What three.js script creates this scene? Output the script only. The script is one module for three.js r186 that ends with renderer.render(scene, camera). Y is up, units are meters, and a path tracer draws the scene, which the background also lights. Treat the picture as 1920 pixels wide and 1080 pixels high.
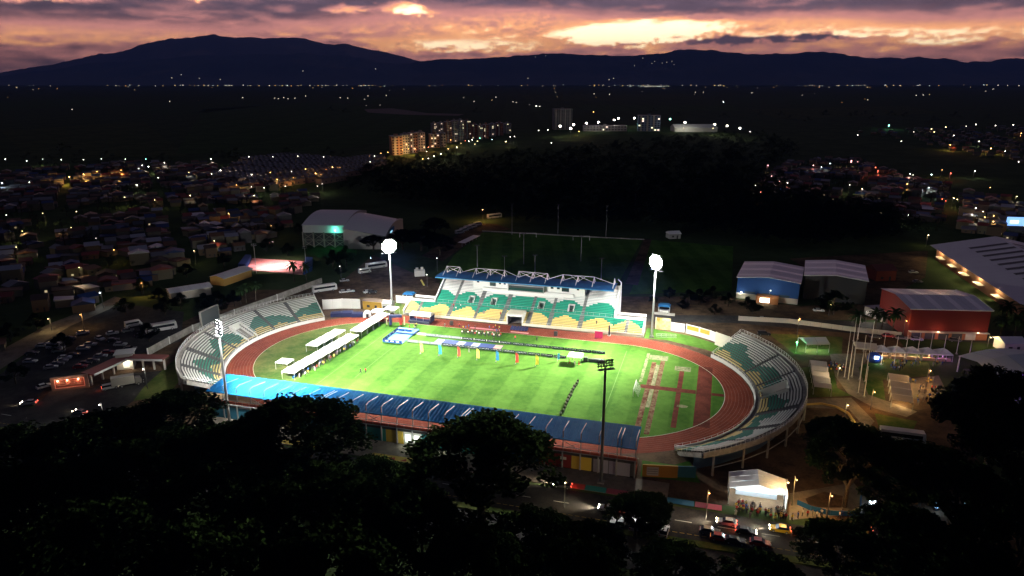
import * as THREE from 'three';
import { mergeGeometries, mergeVertices } from 'three/addons/utils/BufferGeometryUtils.js';
import { MarchingCubes } from 'three/addons/objects/MarchingCubes.js';
import { ImprovedNoise } from 'three/addons/math/ImprovedNoise.js';

// ---------- camera, sky, sun, exposure ----------
const R = Math.PI / 180, F = 1345.6, CAM_H = 92, TILT = Math.atan(390 / F);
const scene = new THREE.Scene();
const camera = new THREE.PerspectiveCamera(2 * Math.atan(540 / F) / R, 1024 / 576, 1, 90000);
camera.position.set(0, CAM_H, 0);
camera.rotation.x = -TILT;
const renderer = new THREE.WebGLRenderer({ antialias: true });
renderer.setSize(1024, 576);
renderer.toneMapping = THREE.LinearToneMapping;
renderer.toneMappingExposure = 1;
renderer.shadowMap.enabled = true;
scene.fog = new THREE.FogExp2(0x4f74c0, 0.00004);

function rng(seed) { let a = seed >>> 0; return () => { a = (a + 0x6D2B79F5) | 0; let t = Math.imul(a ^ (a >>> 15), 1 | a); t = (t + Math.imul(t ^ (t >>> 7), 61 | t)) ^ t; return ((t ^ (t >>> 14)) >>> 0) / 4294967296; }; }
const noise = new ImprovedNoise();
function fbm(x, y, z, oct) { let s = 0, a = 0.5; for (let i = 0; i < oct; i++) { s += a * noise.noise(x, y, z); x = x * 2.03 + 7.1; y = y * 2.03 + 3.7; z = z * 2.03 + 1.3; a *= 0.5; } return s; }
const smooth = (a, b, x) => { const t = Math.min(1, Math.max(0, (x - a) / (b - a))); return t * t * (3 - 2 * t); };
const mix = (a, b, t) => a + (b - a) * t;

const SUN_AZ = 9.3, SUN_EL = 3.0;
{ // dusk sky: a broken purple cloud deck with the sunset glowing through gaps low in the west
  const W = 4096, H = 2048, d = new Float32Array(W * H * 4);
  // openings in the cloud deck: azimuth, elevation (degrees), half widths, strength
  const gaps = [[9.6, 3.5, 5.2, 0.85, 1.05], [8.2, 3.3, 3.4, 0.6, 0.6], [20.5, 3.6, 6.5, 0.85, 0.5], [26, 2.7, 8, 0.7, 0.3], [33, 3.1, 7, 0.75, 0.4], [-7.2, 5.1, 2.2, 0.42, 0.95], [-12, 4.95, 1.6, 0.25, 0.5], [-34.5, 5.45, 5.2, 0.5, 1.15], [-22, 5.75, 3.5, 0.2, 0.6],
    [-2, 3.3, 7.5, 1.2, 0.34], [-31, 2.9, 11, 0.7, 0.3], [-14, 3.5, 5, 0.5, 0.22], [-5, 2.45, 7.5, 0.5, 0.44], [18.5, 2.72, 6.5, 0.2, -0.8], [-9, 4.3, 5, 0.6, 0.2], [1, 4.6, 5, 0.7, 0.3], [48, 3.6, 9, 0.9, 0.5], [-52, 3.4, 10, 0.9, 0.4]];
  const skyAt = (az, el) => {
    const away = Math.acos(Math.max(-1, Math.min(1, Math.cos(el * R) * Math.cos((az - SUN_AZ) * R)))) / R;
    const west = Math.exp(-Math.pow(away / 62, 2));          // how far the sunset still reaches
    const n1 = fbm(az * 0.11 + 3, el * 0.62, 1.7, 6), n2 = fbm(az * 0.42 - 8, el * 2.3 + n1 * 1.5, 5.1, 5), n3 = fbm(az * 1.7 + 2 + n2, el * 6.5 + n2 * 2, 9.4, 5);
    let g = 0;
    for (const [a, e, wa, we, s] of gaps) { const x = (az - a + n1 * 3.4 + n2 * 2.0) / wa, y = (el - e + n2 * 0.75 + n1 * 0.55 + n3 * 0.42) / we, q = x * x + y * y; if (q < 7) g += s * Math.exp(-q * q * 0.5 - q * 0.35); }
    g *= 1 + n3 * 0.9;
    const haze = 0.28 * Math.exp(-Math.pow((el - 2.4) / 2.0, 2)) * (0.45 + 0.9 * west) * (1 + 1.0 * n2);
    const band = smooth(-0.05, 0.35, n1 + n2 * 0.5) * 0.16 * Math.exp(-Math.max(0, el - 5) / 5) * west;
    const t = Math.max(0, g + haze + band);
    // cloud body: mauve near the sunset, slate overhead and in the east
    const dark = 0.95 + 0.4 * n1 + 0.32 * n2 + 0.22 * n3, lit = west * Math.exp(-Math.max(0, el - 7) / 20);
    let r = mix(0.020, 0.29, lit) * dark, gg = mix(0.023, 0.195, lit) * dark, b = mix(0.040, 0.265, lit) * dark;
    // sunset colour by strength: rose, salmon, orange, pale gold
    const rose = smooth(0.05, 0.42, t), gold = smooth(0.36, 0.85, t), white = smooth(0.75, 1.15, t);
    r = mix(r, 1.4, rose); gg = mix(gg, 0.58, rose); b = mix(b, 0.51, rose);
    r = mix(r, 2.7, gold); gg = mix(gg, 1.2, gold); b = mix(b, 0.52, gold);
    return [mix(r, 4.2, white), mix(gg, 3.3, white), mix(b, 2.1, white)];
  };
  const elOf = j => ((j + 0.5) / H - 0.5) * 180, azOf = i => { const a = ((i + 0.5) / W - 0.5) * 360 + 90; return a > 180 ? a - 360 : a; };
  const j0 = Math.floor((0.5 - 0.4 / 180) * H), put = (i, j, c) => { const k = (j * W + i) * 4; d[k] = c[0]; d[k + 1] = c[1]; d[k + 2] = c[2]; d[k + 3] = 1; };
  for (let j = 0; j < j0; j++) for (let i = 0; i < W; i++) put(i, j, [0.02, 0.016, 0.022]);
  const Q = 8, gw = W / Q, gh = Math.ceil((H - j0) / Q) + 1, grid = [];   // a coarse net, filled in between; the west is worked out texel by texel
  for (let y = 0; y < gh; y++) for (let x = 0; x < gw; x++) grid.push(skyAt(azOf(x * Q), Math.min(90, elOf(j0 + y * Q))));
  for (let j = j0; j < H; j++) for (let i = 0; i < W; i++) {
    const az = azOf(i), el = elOf(j);
    if (el < 9 && Math.abs(az) < 44) { put(i, j, skyAt(az, el)); continue; }
    const x = Math.floor(i / Q), y = Math.floor((j - j0) / Q), u = i / Q - x, v = (j - j0) / Q - y, A = grid[y * gw + x], B = grid[y * gw + (x + 1) % gw], C = grid[(y + 1) * gw + x], D = grid[(y + 1) * gw + (x + 1) % gw];
    put(i, j, [0, 1, 2].map(k => mix(mix(A[k], B[k], u), mix(C[k], D[k], u), v)));
  }
  const sky = new THREE.DataTexture(d, W, H, THREE.RGBAFormat, THREE.FloatType);
  sky.mapping = THREE.EquirectangularReflectionMapping; sky.magFilter = THREE.LinearFilter; sky.minFilter = THREE.LinearFilter; sky.needsUpdate = true;
  scene.background = sky; scene.environment = sky;
}
const sun = new THREE.DirectionalLight(0xffb27a, 0.03);   // the sun has sunk into the clouds over the range
sun.position.set(Math.sin(SUN_AZ * R) * 3000, Math.tan(SUN_EL * R) * 3000, -Math.cos(SUN_AZ * R) * 3000);
sun.castShadow = true; sun.shadow.radius = 25;
Object.assign(sun.shadow.camera, { left: -700, right: 700, top: 500, bottom: -500, near: 10, far: 6000 });
scene.add(sun);

// ---------- helpers ----------
const ST = { x: -11, z: -221.1, a: 16.09 * R };            // centre and turn of the stadium
const SC = Math.cos(ST.a), SS = Math.sin(ST.a);
const SW = (u, v, y = 0) => [ST.x + u * SC + v * SS, y, ST.z + u * SS - v * SC];   // along the pitch u, across it v
function P(px, py, h = 0) {                                 // where the line of sight through a photo pixel meets height h
  const x = px - 960, y = py - 540, dy = -y * Math.cos(TILT) - F * Math.sin(TILT), dz = F * Math.cos(TILT) - y * Math.sin(TILT), t = (h - CAM_H) / dy;
  return [x * t, h, -dz * t];
}
function HT(px, pyBase, pyTop) { const b = P(px, pyBase), y = pyTop - 540, dy = -y * Math.cos(TILT) - F * Math.sin(TILT), dz = F * Math.cos(TILT) - y * Math.sin(TILT); return CAM_H - b[2] * dy / dz; }
const dist = (a, b) => Math.hypot(a[0] - b[0], a[2] - b[2]);
const turnOf = (a, b) => Math.atan2(-(b[2] - a[2]), b[0] - a[0]);   // rotation.y that lays +x along a to b

const taken = new Map();
function numbered(n) { const c = taken.get(n) || 0; taken.set(n, c + 1); return c ? n + '_' + String(c).padStart(3, '0') : n; }
const shade = o => { o.traverse(c => { if (c.isMesh) { c.castShadow = true; c.receiveShadow = true; } }); return o; };
function tag(o, label, category, group, kind) { o.userData.label = label; o.userData.category = category; if (group) o.userData.group = group; if (kind) o.userData.kind = kind; return o; }
function thing(name, label, category, pos = [0, 0, 0], turn = 0, group) { const o = new THREE.Group(); o.name = numbered(name); o.position.set(...pos); o.rotation.y = turn; tag(o, label, category, group); scene.add(o); return o; }
const sthing = (name, label, category, u, v, turn = 0, group, y = 0) => thing(name, label, category, SW(u, v, y), turn - ST.a, group);
function copy(o, pos, turn, label, group) { const c = o.clone(); c.name = numbered(o.name.replace(/_\d{3}$/, '')); c.userData = { ...o.userData }; if (label) c.userData.label = label; if (group) c.userData.group = group; c.position.set(...pos); c.rotation.y = turn; scene.add(c); return c; }
function part(name, g, m, parent, label) { const o = new THREE.Mesh(g.geo ? g.geo() : g, m); o.name = name; o.castShadow = o.receiveShadow = true; if (label) o.userData.label = label; parent.add(o); return o; }
function solo(name, g, m, label, category, pos = [0, 0, 0], turn = 0, group) { const o = part(numbered(name), g, m, scene); o.position.set(...pos); o.rotation.y = turn; return tag(o, label, category, group); }
function struct(name, g, m, pos = [0, 0, 0], turn = 0) { const o = part(numbered(name), g, m, scene); o.position.set(...pos); o.rotation.y = turn; o.userData.kind = 'structure'; return o; }

class GB {                                                 // collects flat faces; uv in metres
  constructor(colored) { this.p = []; this.n = []; this.t = []; this.c = colored ? [] : null; }
  tri(a, b, c, col) {
    const ux = b[0] - a[0], uy = b[1] - a[1], uz = b[2] - a[2], vx = c[0] - a[0], vy = c[1] - a[1], vz = c[2] - a[2];
    let nx = uy * vz - uz * vy, ny = uz * vx - ux * vz, nz = ux * vy - uy * vx; const l = Math.hypot(nx, ny, nz) || 1; nx /= l; ny /= l; nz /= l;
    const ax = Math.abs(nx), ay = Math.abs(ny), az = Math.abs(nz);
    for (const q of [a, b, c]) {
      this.p.push(q[0], q[1], q[2]); this.n.push(nx, ny, nz);
      if (ay >= ax && ay >= az) this.t.push(q[0], -q[2]); else if (ax > az) this.t.push(q[2], q[1]); else this.t.push(q[0], q[1]);
      if (this.c) this.c.push(...(col || [1, 1, 1]));
    }
    return this;
  }
  quad(a, b, c, d, col) { this.tri(a, b, c, col); return this.tri(a, c, d, col); }
  box(x, y, z, w, h, d, ry = 0, col) {                      // x, z the middle, y the foot
    const c = Math.cos(ry), s = Math.sin(ry), q = (i, j, k) => { const lx = i * w / 2, lz = k * d / 2; return [x + lx * c + lz * s, y + (j ? h : 0), z - lx * s + lz * c]; };
    const [a, b, e, f] = [q(-1, 0, 1), q(1, 0, 1), q(1, 0, -1), q(-1, 0, -1)], [A, B, E, Fq] = [q(-1, 1, 1), q(1, 1, 1), q(1, 1, -1), q(-1, 1, -1)];
    return this.quad(a, b, B, A, col).quad(b, e, E, B, col).quad(e, f, Fq, E, col).quad(f, a, A, Fq, col).quad(A, B, E, Fq, col).quad(f, e, b, a, col);
  }
  bar(a, b, r, n = 6, r2 = r, col, caps = true) {           // a round bar from a to b
    const d = [b[0] - a[0], b[1] - a[1], b[2] - a[2]], l = Math.hypot(...d) || 1; d.forEach((_, i) => d[i] /= l);
    const s = Math.abs(d[1]) < 0.9 ? [0, 1, 0] : [1, 0, 0];
    let x = [s[1] * d[2] - s[2] * d[1], s[2] * d[0] - s[0] * d[2], s[0] * d[1] - s[1] * d[0]]; const xl = Math.hypot(...x); x = x.map(v => v / xl);
    const y = [d[1] * x[2] - d[2] * x[1], d[2] * x[0] - d[0] * x[2], d[0] * x[1] - d[1] * x[0]];
    const at = (p, rr, i) => { const t = i / n * 2 * Math.PI, c = Math.cos(t) * rr, e = Math.sin(t) * rr; return [p[0] + x[0] * c + y[0] * e, p[1] + x[1] * c + y[1] * e, p[2] + x[2] * c + y[2] * e]; };
    for (let i = 0; i < n; i++) {
      this.quad(at(a, r, i), at(a, r, i + 1), at(b, r2, i + 1), at(b, r2, i), col);
      if (caps) { this.tri(b, at(b, r2, i), at(b, r2, i + 1), col); this.tri(a, at(a, r, i + 1), at(a, r, i), col); }
    }
    return this;
  }
  prism(pts, y0, y1, col) {                                 // convex outline [x, z] raised from y0 to y1
    const n = pts.length;
    let area = 0; for (let i = 0; i < n; i++) { const a = pts[i], b = pts[(i + 1) % n]; area += a[0] * b[1] - b[0] * a[1]; }
    const q = area > 0 ? [...pts].reverse() : pts;
    for (let i = 0; i < n; i++) { const a = q[i], b = q[(i + 1) % n]; this.quad([a[0], y0, a[1]], [b[0], y0, b[1]], [b[0], y1, b[1]], [a[0], y1, a[1]], col); if (i > 0 && i < n - 1) { this.tri([q[0][0], y1, q[0][1]], [q[i][0], y1, q[i][1]], [q[i + 1][0], y1, q[i + 1][1]], col); this.tri([q[0][0], y0, q[0][1]], [q[i + 1][0], y0, q[i + 1][1]], [q[i][0], y0, q[i][1]], col); } }
    return this;
  }
  ball(x, y, z, rx, ry = rx, rz = rx, n = 6, m = 4, col) {
    const at = (i, j) => { const a = i / n * 2 * Math.PI, b = (j / m - 0.5) * Math.PI; return [x + Math.cos(a) * Math.cos(b) * rx, y + Math.sin(b) * ry, z - Math.sin(a) * Math.cos(b) * rz]; };
    for (let j = 0; j < m; j++) for (let i = 0; i < n; i++) { const a = at(i, j), b = at(i + 1, j), c = at(i + 1, j + 1), d = at(i, j + 1); if (j > 0) this.tri(a, b, c, col); if (j < m - 1) this.tri(a, c, d, col); }
    return this;
  }
  geo() {
    const g = new THREE.BufferGeometry();
    g.setAttribute('position', new THREE.Float32BufferAttribute(this.p, 3)); g.setAttribute('normal', new THREE.Float32BufferAttribute(this.n, 3)); g.setAttribute('uv', new THREE.Float32BufferAttribute(this.t, 2));
    if (this.c) g.setAttribute('color', new THREE.Float32BufferAttribute(this.c, 3));
    return g;
  }
}
// textures: tileable value noise of several grains, tinted
function noiseTex(size, lo, hi, seed, grains = [4, 16, 64], weights = [0.5, 0.3, 0.2], metres = 8, srgb = true, bands = 0) {
  const r = rng(seed), L = grains.map(g => { const a = new Float32Array(g * g); for (let i = 0; i < a.length; i++) a[i] = r(); return a; }), d = new Uint8Array(size * size * 4);
  const S = t => t * t * (3 - 2 * t), enc = v => Math.round(255 * (srgb ? (v <= 0.0031308 ? v * 12.92 : 1.055 * Math.pow(v, 1 / 2.4) - 0.055) : v));
  for (let y = 0; y < size; y++) for (let x = 0; x < size; x++) {
    let v = 0;
    grains.forEach((g, k) => { const fx = x / size * g, fy = y / size * g, i = Math.floor(fx), j = Math.floor(fy), tx = S(fx - i), ty = S(fy - j), q = (a, b) => L[k][((b % g) * g) + (a % g)]; v += weights[k] * mix(mix(q(i, j), q(i + 1, j), tx), mix(q(i, j + 1), q(i + 1, j + 1), tx), ty); });
    v = Math.min(1, Math.max(0, (v - 0.5) * 1.9 + 0.5 + (bands ? 0.17 * Math.tanh(6 * Math.sin(x / size * bands * Math.PI)) : 0)));   // bands: strips left by the mower
    const k = (y * size + x) * 4; for (let c = 0; c < 3; c++) d[k + c] = enc(mix(lo[c], hi[c], v)); d[k + 3] = 255;
  }
  const t = new THREE.DataTexture(d, size, size); t.wrapS = t.wrapT = THREE.RepeatWrapping; t.magFilter = THREE.LinearFilter; t.minFilter = THREE.LinearMipmapLinearFilter; t.generateMipmaps = true; if (srgb) t.colorSpace = THREE.SRGBColorSpace; t.repeat.set(1 / metres, 1 / metres); t.needsUpdate = true; return t;
}
const mats = new Map();
function M(r, g, b, rough = 0.85, metal = 0, extra) { const k = [r, g, b, rough, metal, JSON.stringify(extra || 0)].join(); if (!mats.has(k)) { const m = new THREE.MeshStandardMaterial({ roughness: rough, metalness: metal, ...extra }); m.color.setRGB(r, g, b); mats.set(k, m); } return mats.get(k); }
function MT(tex, rough = 0.9, metal = 0) { return new THREE.MeshPhysicalMaterial({ map: tex, roughness: rough, metalness: metal, specularIntensity: 0.03 }); }
const VC = new THREE.MeshStandardMaterial({ vertexColors: true, roughness: 0.8 });
function glow(r, g, b, e) { const k = 'glow' + [r, g, b, e].join(); if (!mats.has(k)) { const m = new THREE.MeshStandardMaterial({ roughness: 0.5 }); m.color.setRGB(0.6, 0.6, 0.6); m.emissive.setRGB(r, g, b); m.emissiveIntensity = e; mats.set(k, m); } return mats.get(k); }
function lamp(pos, r, g, b, cd, radius = 8) { const l = new THREE.PointLight(0xffffff, cd, 0, 2); l.color.setRGB(r, g, b); l.position.set(...pos); l.castShadow = true; l.shadow.radius = radius; scene.add(l); return l; }

const grassTex = noiseTex(1024, [0.034, 0.096, 0.012], [0.082, 0.175, 0.028], 11, [3, 11, 44, 170, 500], [0.36, 0.26, 0.18, 0.12, 0.08], 46, true, 8);
const wornTex = noiseTex(512, [0.04, 0.085, 0.018], [0.14, 0.15, 0.05], 12, [4, 12, 48, 160], [0.4, 0.3, 0.2, 0.1], 34);
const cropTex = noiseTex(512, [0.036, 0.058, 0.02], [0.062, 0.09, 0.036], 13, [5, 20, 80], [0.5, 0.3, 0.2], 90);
const earthTex = noiseTex(512, [0.05, 0.036, 0.024], [0.15, 0.1, 0.062], 14, [4, 16, 64, 200], [0.4, 0.3, 0.2, 0.1], 30);
const asphaltTex = noiseTex(512, [0.032, 0.032, 0.034], [0.075, 0.072, 0.068], 15, [4, 16, 64, 220], [0.35, 0.25, 0.2, 0.2], 22);
const pavingTex = noiseTex(512, [0.13, 0.115, 0.095], [0.25, 0.22, 0.18], 16, [5, 20, 80, 220], [0.35, 0.25, 0.2, 0.2], 18);
const trackTex = noiseTex(512, [0.145, 0.034, 0.02], [0.225, 0.055, 0.032], 17, [4, 14, 60, 220], [0.4, 0.25, 0.2, 0.15], 26);
const concreteTex = noiseTex(512, [0.2, 0.19, 0.175], [0.36, 0.345, 0.32], 18, [4, 16, 64, 200], [0.35, 0.3, 0.2, 0.15], 9);
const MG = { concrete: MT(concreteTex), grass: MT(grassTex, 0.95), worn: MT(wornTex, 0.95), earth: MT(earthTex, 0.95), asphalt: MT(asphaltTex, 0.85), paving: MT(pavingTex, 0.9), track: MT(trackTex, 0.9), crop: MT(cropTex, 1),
  white: M(0.72, 0.72, 0.7, 0.6), steel: M(0.55, 0.56, 0.57, 0.45, 0.5), dark: M(0.03, 0.03, 0.034, 0.6), navy: M(0.012, 0.02, 0.09, 0.7), blue: M(0.01, 0.1, 0.34, 0.55), yellow: M(0.62, 0.42, 0.06, 0.7), green: M(0.01, 0.26, 0.17, 0.7), canvas: M(0.78, 0.78, 0.77, 0.7), black: M(0.012, 0.012, 0.013, 0.6), red: M(0.42, 0.03, 0.02, 0.7), wood: M(0.16, 0.1, 0.055, 0.8) };

// ---------- ground, plain and mountains ----------
function flat(pts, y) {                                     // any outline of [x, z] as a level sheet
  const v = pts.map(p => new THREE.Vector2(p[0], p[1])), f = THREE.ShapeUtils.triangulateShape(v, []), g = new GB();
  for (const [a, b, c] of f) { const A = [pts[a][0], y, pts[a][1]], B = [pts[b][0], y, pts[b][1]], C = [pts[c][0], y, pts[c][1]]; const up = (B[2] - A[2]) * (C[0] - A[0]) - (B[0] - A[0]) * (C[2] - A[2]); up > 0 ? g.tri(A, B, C) : g.tri(A, C, B); }
  return g;
}
const pxPoly = (pts, y) => flat(pts.map(([a, b]) => { const q = P(a, b); return [q[0], q[2]]; }), y);
const stPoly = (pts, y) => flat(pts.map(([u, v]) => { const q = SW(u, v); return [q[0], q[2]]; }), y);
{
  const g = new THREE.CircleGeometry(31000, 96); g.rotateX(-Math.PI / 2);
  const uv = g.attributes.uv, p = g.attributes.position; for (let i = 0; i < uv.count; i++) uv.setXY(i, p.getX(i), -p.getZ(i));
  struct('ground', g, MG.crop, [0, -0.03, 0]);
  const r = rng(5);
  const plots = [[[380, 205], [610, 190], [830, 222], [760, 262], [600, 285], [330, 288]], [[0, 245], [270, 228], [350, 292], [60, 300]], [[150, 200], [420, 188], [560, 190], [330, 218]], [[620, 183], [900, 180], [940, 192], [700, 196]], [[960, 178], [1300, 176], [1330, 186], [1010, 190]], [[1350, 180], [1800, 176], [1900, 186], [1420, 196]], [[0, 190], [240, 182], [200, 196], [0, 208]], [[1400, 205], [1700, 198], [1760, 212], [1460, 224]], [[880, 285], [1110, 268], [1130, 292], [900, 305]], [[1080, 196], [1380, 198], [1390, 208], [1090, 208]]];
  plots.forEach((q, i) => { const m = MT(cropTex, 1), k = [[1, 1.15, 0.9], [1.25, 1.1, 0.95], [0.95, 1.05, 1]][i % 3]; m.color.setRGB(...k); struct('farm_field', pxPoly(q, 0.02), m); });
  struct('bare_field', pxPoly([[683, 205], [735, 203], [800, 212], [870, 214], [860, 217], [760, 215], [690, 211]], 0.06), M(0.13, 0.1, 0.09, 1));
}
function range(name, line, D, base, color, seed, lumps) {
  const n = 300, rows = 18, pos = [], idx = [];
  const at = px => { for (let i = 0; i < line.length - 1; i++) if (px <= line[i + 1][0]) { const t = (px - line[i][0]) / (line[i + 1][0] - line[i][0]); return mix(line[i][1], line[i + 1][1], t); } return line[line.length - 1][1]; };
  const x0 = line[0][0], x1 = line[line.length - 1][0];
  for (let j = 0; j <= rows; j++) for (let i = 0; i <= n; i++) {
    const px = mix(x0, x1, i / n), py = at(px) + (fbm(px * 0.02 + seed, seed, 0.5, 6) * 9 + fbm(px * 0.11 + seed, seed, 2.5, 3) * 2.4), y = py - 540, dy = -y * Math.cos(TILT) - F * Math.sin(TILT), dz = F * Math.cos(TILT) - y * Math.sin(TILT);
    const X = (px - 960) / dz * D, top = Math.max(0, CAM_H + dy / dz * D), t = j / rows, s = t < 0.8 ? t / 0.8 : 1 - (t - 0.8) / 0.2;
    const z = mix(base, D + (D - base) * 0.25, t), spur = fbm(X / 1500 + seed, z / 3800, 2.2, 5) * lumps * Math.sin(Math.min(1, s) * Math.PI);
    pos.push(X * (0.75 + 0.25 * Math.min(1, t / 0.8)), Math.max(-20, top * Math.pow(s, 1.25) + spur * top - (s < 0.02 ? 20 : 0)), -z);
  }
  for (let j = 0; j < rows; j++) for (let i = 0; i < n; i++) { const a = j * (n + 1) + i, b = a + 1, c = a + n + 1, d = c + 1; idx.push(a, b, d, a, d, c); }
  const g = new THREE.BufferGeometry(); g.setAttribute('position', new THREE.Float32BufferAttribute(pos, 3)); g.setIndex(idx); g.computeVertexNormals();
  const o = struct(name, g, M(...color, 1)); return o;
}
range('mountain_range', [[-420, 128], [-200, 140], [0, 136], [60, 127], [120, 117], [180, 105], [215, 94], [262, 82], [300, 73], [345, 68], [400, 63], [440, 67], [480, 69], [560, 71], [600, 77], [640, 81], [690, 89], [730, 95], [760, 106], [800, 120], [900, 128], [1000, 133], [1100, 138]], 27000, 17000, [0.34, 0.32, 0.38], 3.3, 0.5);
range('mountain_range', [[620, 150], [700, 132], [760, 119], [800, 113], [840, 109], [880, 110], [920, 105], [960, 105], [1030, 99], [1070, 102], [1130, 103], [1190, 103], [1250, 97], [1290, 92], [1340, 95], [1400, 99], [1450, 99], [1500, 97], [1545, 93], [1570, 97], [1610, 104], [1650, 107], [1700, 106], [1722, 103], [1750, 108], [1790, 113], [1806, 117], [1830, 114], [1880, 111], [1920, 110], [2050, 104], [2300, 112]], 21500, 13500, [0.12, 0.15, 0.2], 8.1, 0.35);
range('mountain_range', [[-420, 150], [-200, 146], [0, 142], [110, 128], [180, 117], [260, 112], [330, 106], [430, 99], [500, 97], [580, 101], [660, 107], [740, 116], [840, 128], [940, 140], [1040, 150]], 21000, 13000, [0.13, 0.17, 0.24], 5.6, 0.35);

// grounds round the stadium
struct('stadium_apron', stPoly([[-128, -60], [140, -60], [140, 70], [112, 84], [-60, 84], [-128, 60]], 0.01), MG.earth);
struct('training_pitch', pxPoly([[905, 435], [1205, 449], [1150, 548], [815, 530], [850, 480]], 0.02), MT(grassTex, 1));
struct('training_lawn', pxPoly([[1222, 450], [1375, 462], [1372, 545], [1180, 552]], 0.02), MT(grassTex, 1));
struct('dirt_path', pxPoly([[1208, 448], [1222, 449], [1196, 535], [1172, 532]], 0.03), MG.earth);
struct('dirt_yard', pxPoly([[590, 562], [640, 528], [700, 478], [770, 510], [826, 525], [815, 572], [700, 575], [655, 574]], 0.02), MG.earth);
struct('dirt_lane', pxPoly([[790, 480], [895, 418], [930, 420], [960, 430], [905, 436], [830, 490]], 0.025), MG.earth);
struct('dirt_yard', pxPoly([[1150, 556], [1378, 556], [1390, 600], [1340, 612], [1250, 602], [1150, 592]], 0.024), MG.earth);
struct('road', stPoly([[-260, -65], [300, -62.5], [300, -74], [-260, -76.5]], 0.015), MG.asphalt);
struct('road', stPoly([[-260, -79], [300, -76.5], [300, -87], [-260, -89.5]], 0.015), MG.asphalt);
struct('sidewalk', new GB().prism([[-64, 54.3], [-64, 63.2], [66, 62.6], [66, 54.3]], 0, 0.13), MG.paving, SW(0, 0), -ST.a);
struct('median_strip', new GB().prism([[-220, 76.7], [-220, 78.8], [260, 76.3], [260, 74.2]], 0, 0.13), MG.worn, SW(0, 0), -ST.a);
{
  const dash = new GB(); for (let u = -200; u < 280; u += 9) dash.box(u, 0.019, 69.2 - u * 0.0045, 3.6, 0.006, 0.16);
  const o = struct('lane_marking', dash, M(0.6, 0.6, 0.56, 0.8), SW(0, 0), -ST.a);
  const edge = new GB(); for (let u = -200; u < 280; u += 1.5) edge.box(u, 0.019, 73.6 - u * 0.0045, 1.0, 0.006, 0.14);
  struct('edge_marking', edge, M(0.6, 0.42, 0.08, 0.8), SW(0, 0), -ST.a);
  // painted pavement in front of the stand
  const cols = [[0.55, 0.4, 0.07], [0.45, 0.07, 0.05], [0.03, 0.3, 0.26], [0.45, 0.09, 0.12], [0.02, 0.16, 0.3]];
  [[-8, 16, 0], [42, 47, 1], [47.2, 52, 2], [52.2, 57, 3], [57.2, 62, 1], [-40, -24, 0], [66, 72, 4], [72.2, 78, 3]].forEach(([a, b, c]) => struct('painted_pavement', new GB().box((a + b) / 2, 0.132, 61.6, b - a, 0.006, 2.2), M(...cols[c], 0.85), SW(0, 0), -ST.a));
  const tri = new GB(); for (let u = -6; u < 15; u += 3.1) tri.prism([[u, 62.4], [u + 1.7, 62.4], [u + 1.1, 61.2]], 0.14, 0.146); struct('painted_triangles', tri, M(...cols[1], 0.85), SW(0, 0), -ST.a);
}
struct('car_park', pxPoly([[0, 702], [150, 592], [235, 570], [345, 585], [338, 640], [235, 672], [95, 712], [60, 760], [0, 772]], 0.018), MG.asphalt);
struct('street', pxPoly([[-60, 730], [130, 612], [205, 580], [232, 560], [215, 556], [180, 574], [95, 606], [-60, 690]], 0.022), MG.paving);
struct('forecourt', pxPoly([[60, 768], [95, 732], [170, 728], [250, 700], [318, 694], [300, 715], [225, 770], [180, 800], [40, 800]], 0.026), MG.asphalt);
struct('lawn', pxPoly([[270, 725], [330, 672], [345, 700], [318, 740], [250, 752]], 0.028), MG.worn);
struct('road', pxPoly([[1060, 600], [1380, 606], [1560, 622], [1925, 650], [1925, 622], [1560, 600], [1400, 592], [1180, 590]], 0.03), MG.asphalt);
struct('lawn', pxPoly([[1440, 625], [1580, 632], [1578, 668], [1490, 664]], 0.034), MG.worn);
struct('lawn', pxPoly([[1500, 690], [1560, 682], [1570, 728], [1598, 742], [1512, 746]], 0.034), MG.worn);
struct('lawn', pxPoly([[1606, 686], [1668, 672], [1740, 680], [1752, 704], [1655, 712], [1662, 764], [1625, 742]], 0.034), MG.worn);
struct('lawn', pxPoly([[1640, 775], [1720, 790], [1700, 830], [1650, 810]], 0.034), MG.worn);
struct('plaza_path', pxPoly([[1556, 664], [1640, 662], [1610, 690], [1628, 740], [1720, 772], [1700, 782], [1640, 766], [1590, 738], [1566, 706]], 0.036), MG.paving);
struct('plaza_path', pxPoly([[1505, 748], [1596, 746], [1640, 790], [1625, 806], [1592, 768], [1508, 764]], 0.04), MG.paving);
struct('plaza', pxPoly([[1690, 712], [1760, 704], [1780, 745], [1705, 748]], 0.036), MG.paving);
struct('plaza', pxPoly([[1480, 925], [1600, 905], [1650, 960], [1480, 975]], 0.02), MG.paving);
struct('sand_bed', pxPoly([[1510, 935], [1545, 922], [1580, 930], [1578, 952], [1518, 952]], 0.03), MG.earth);
struct('side_road', pxPoly([[1480, 485], [1740, 470], [1735, 520], [1660, 560], [1640, 600], [1560, 600], [1370, 590], [1372, 560], [1500, 574], [1620, 568]], 0.028), MG.earth);

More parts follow.
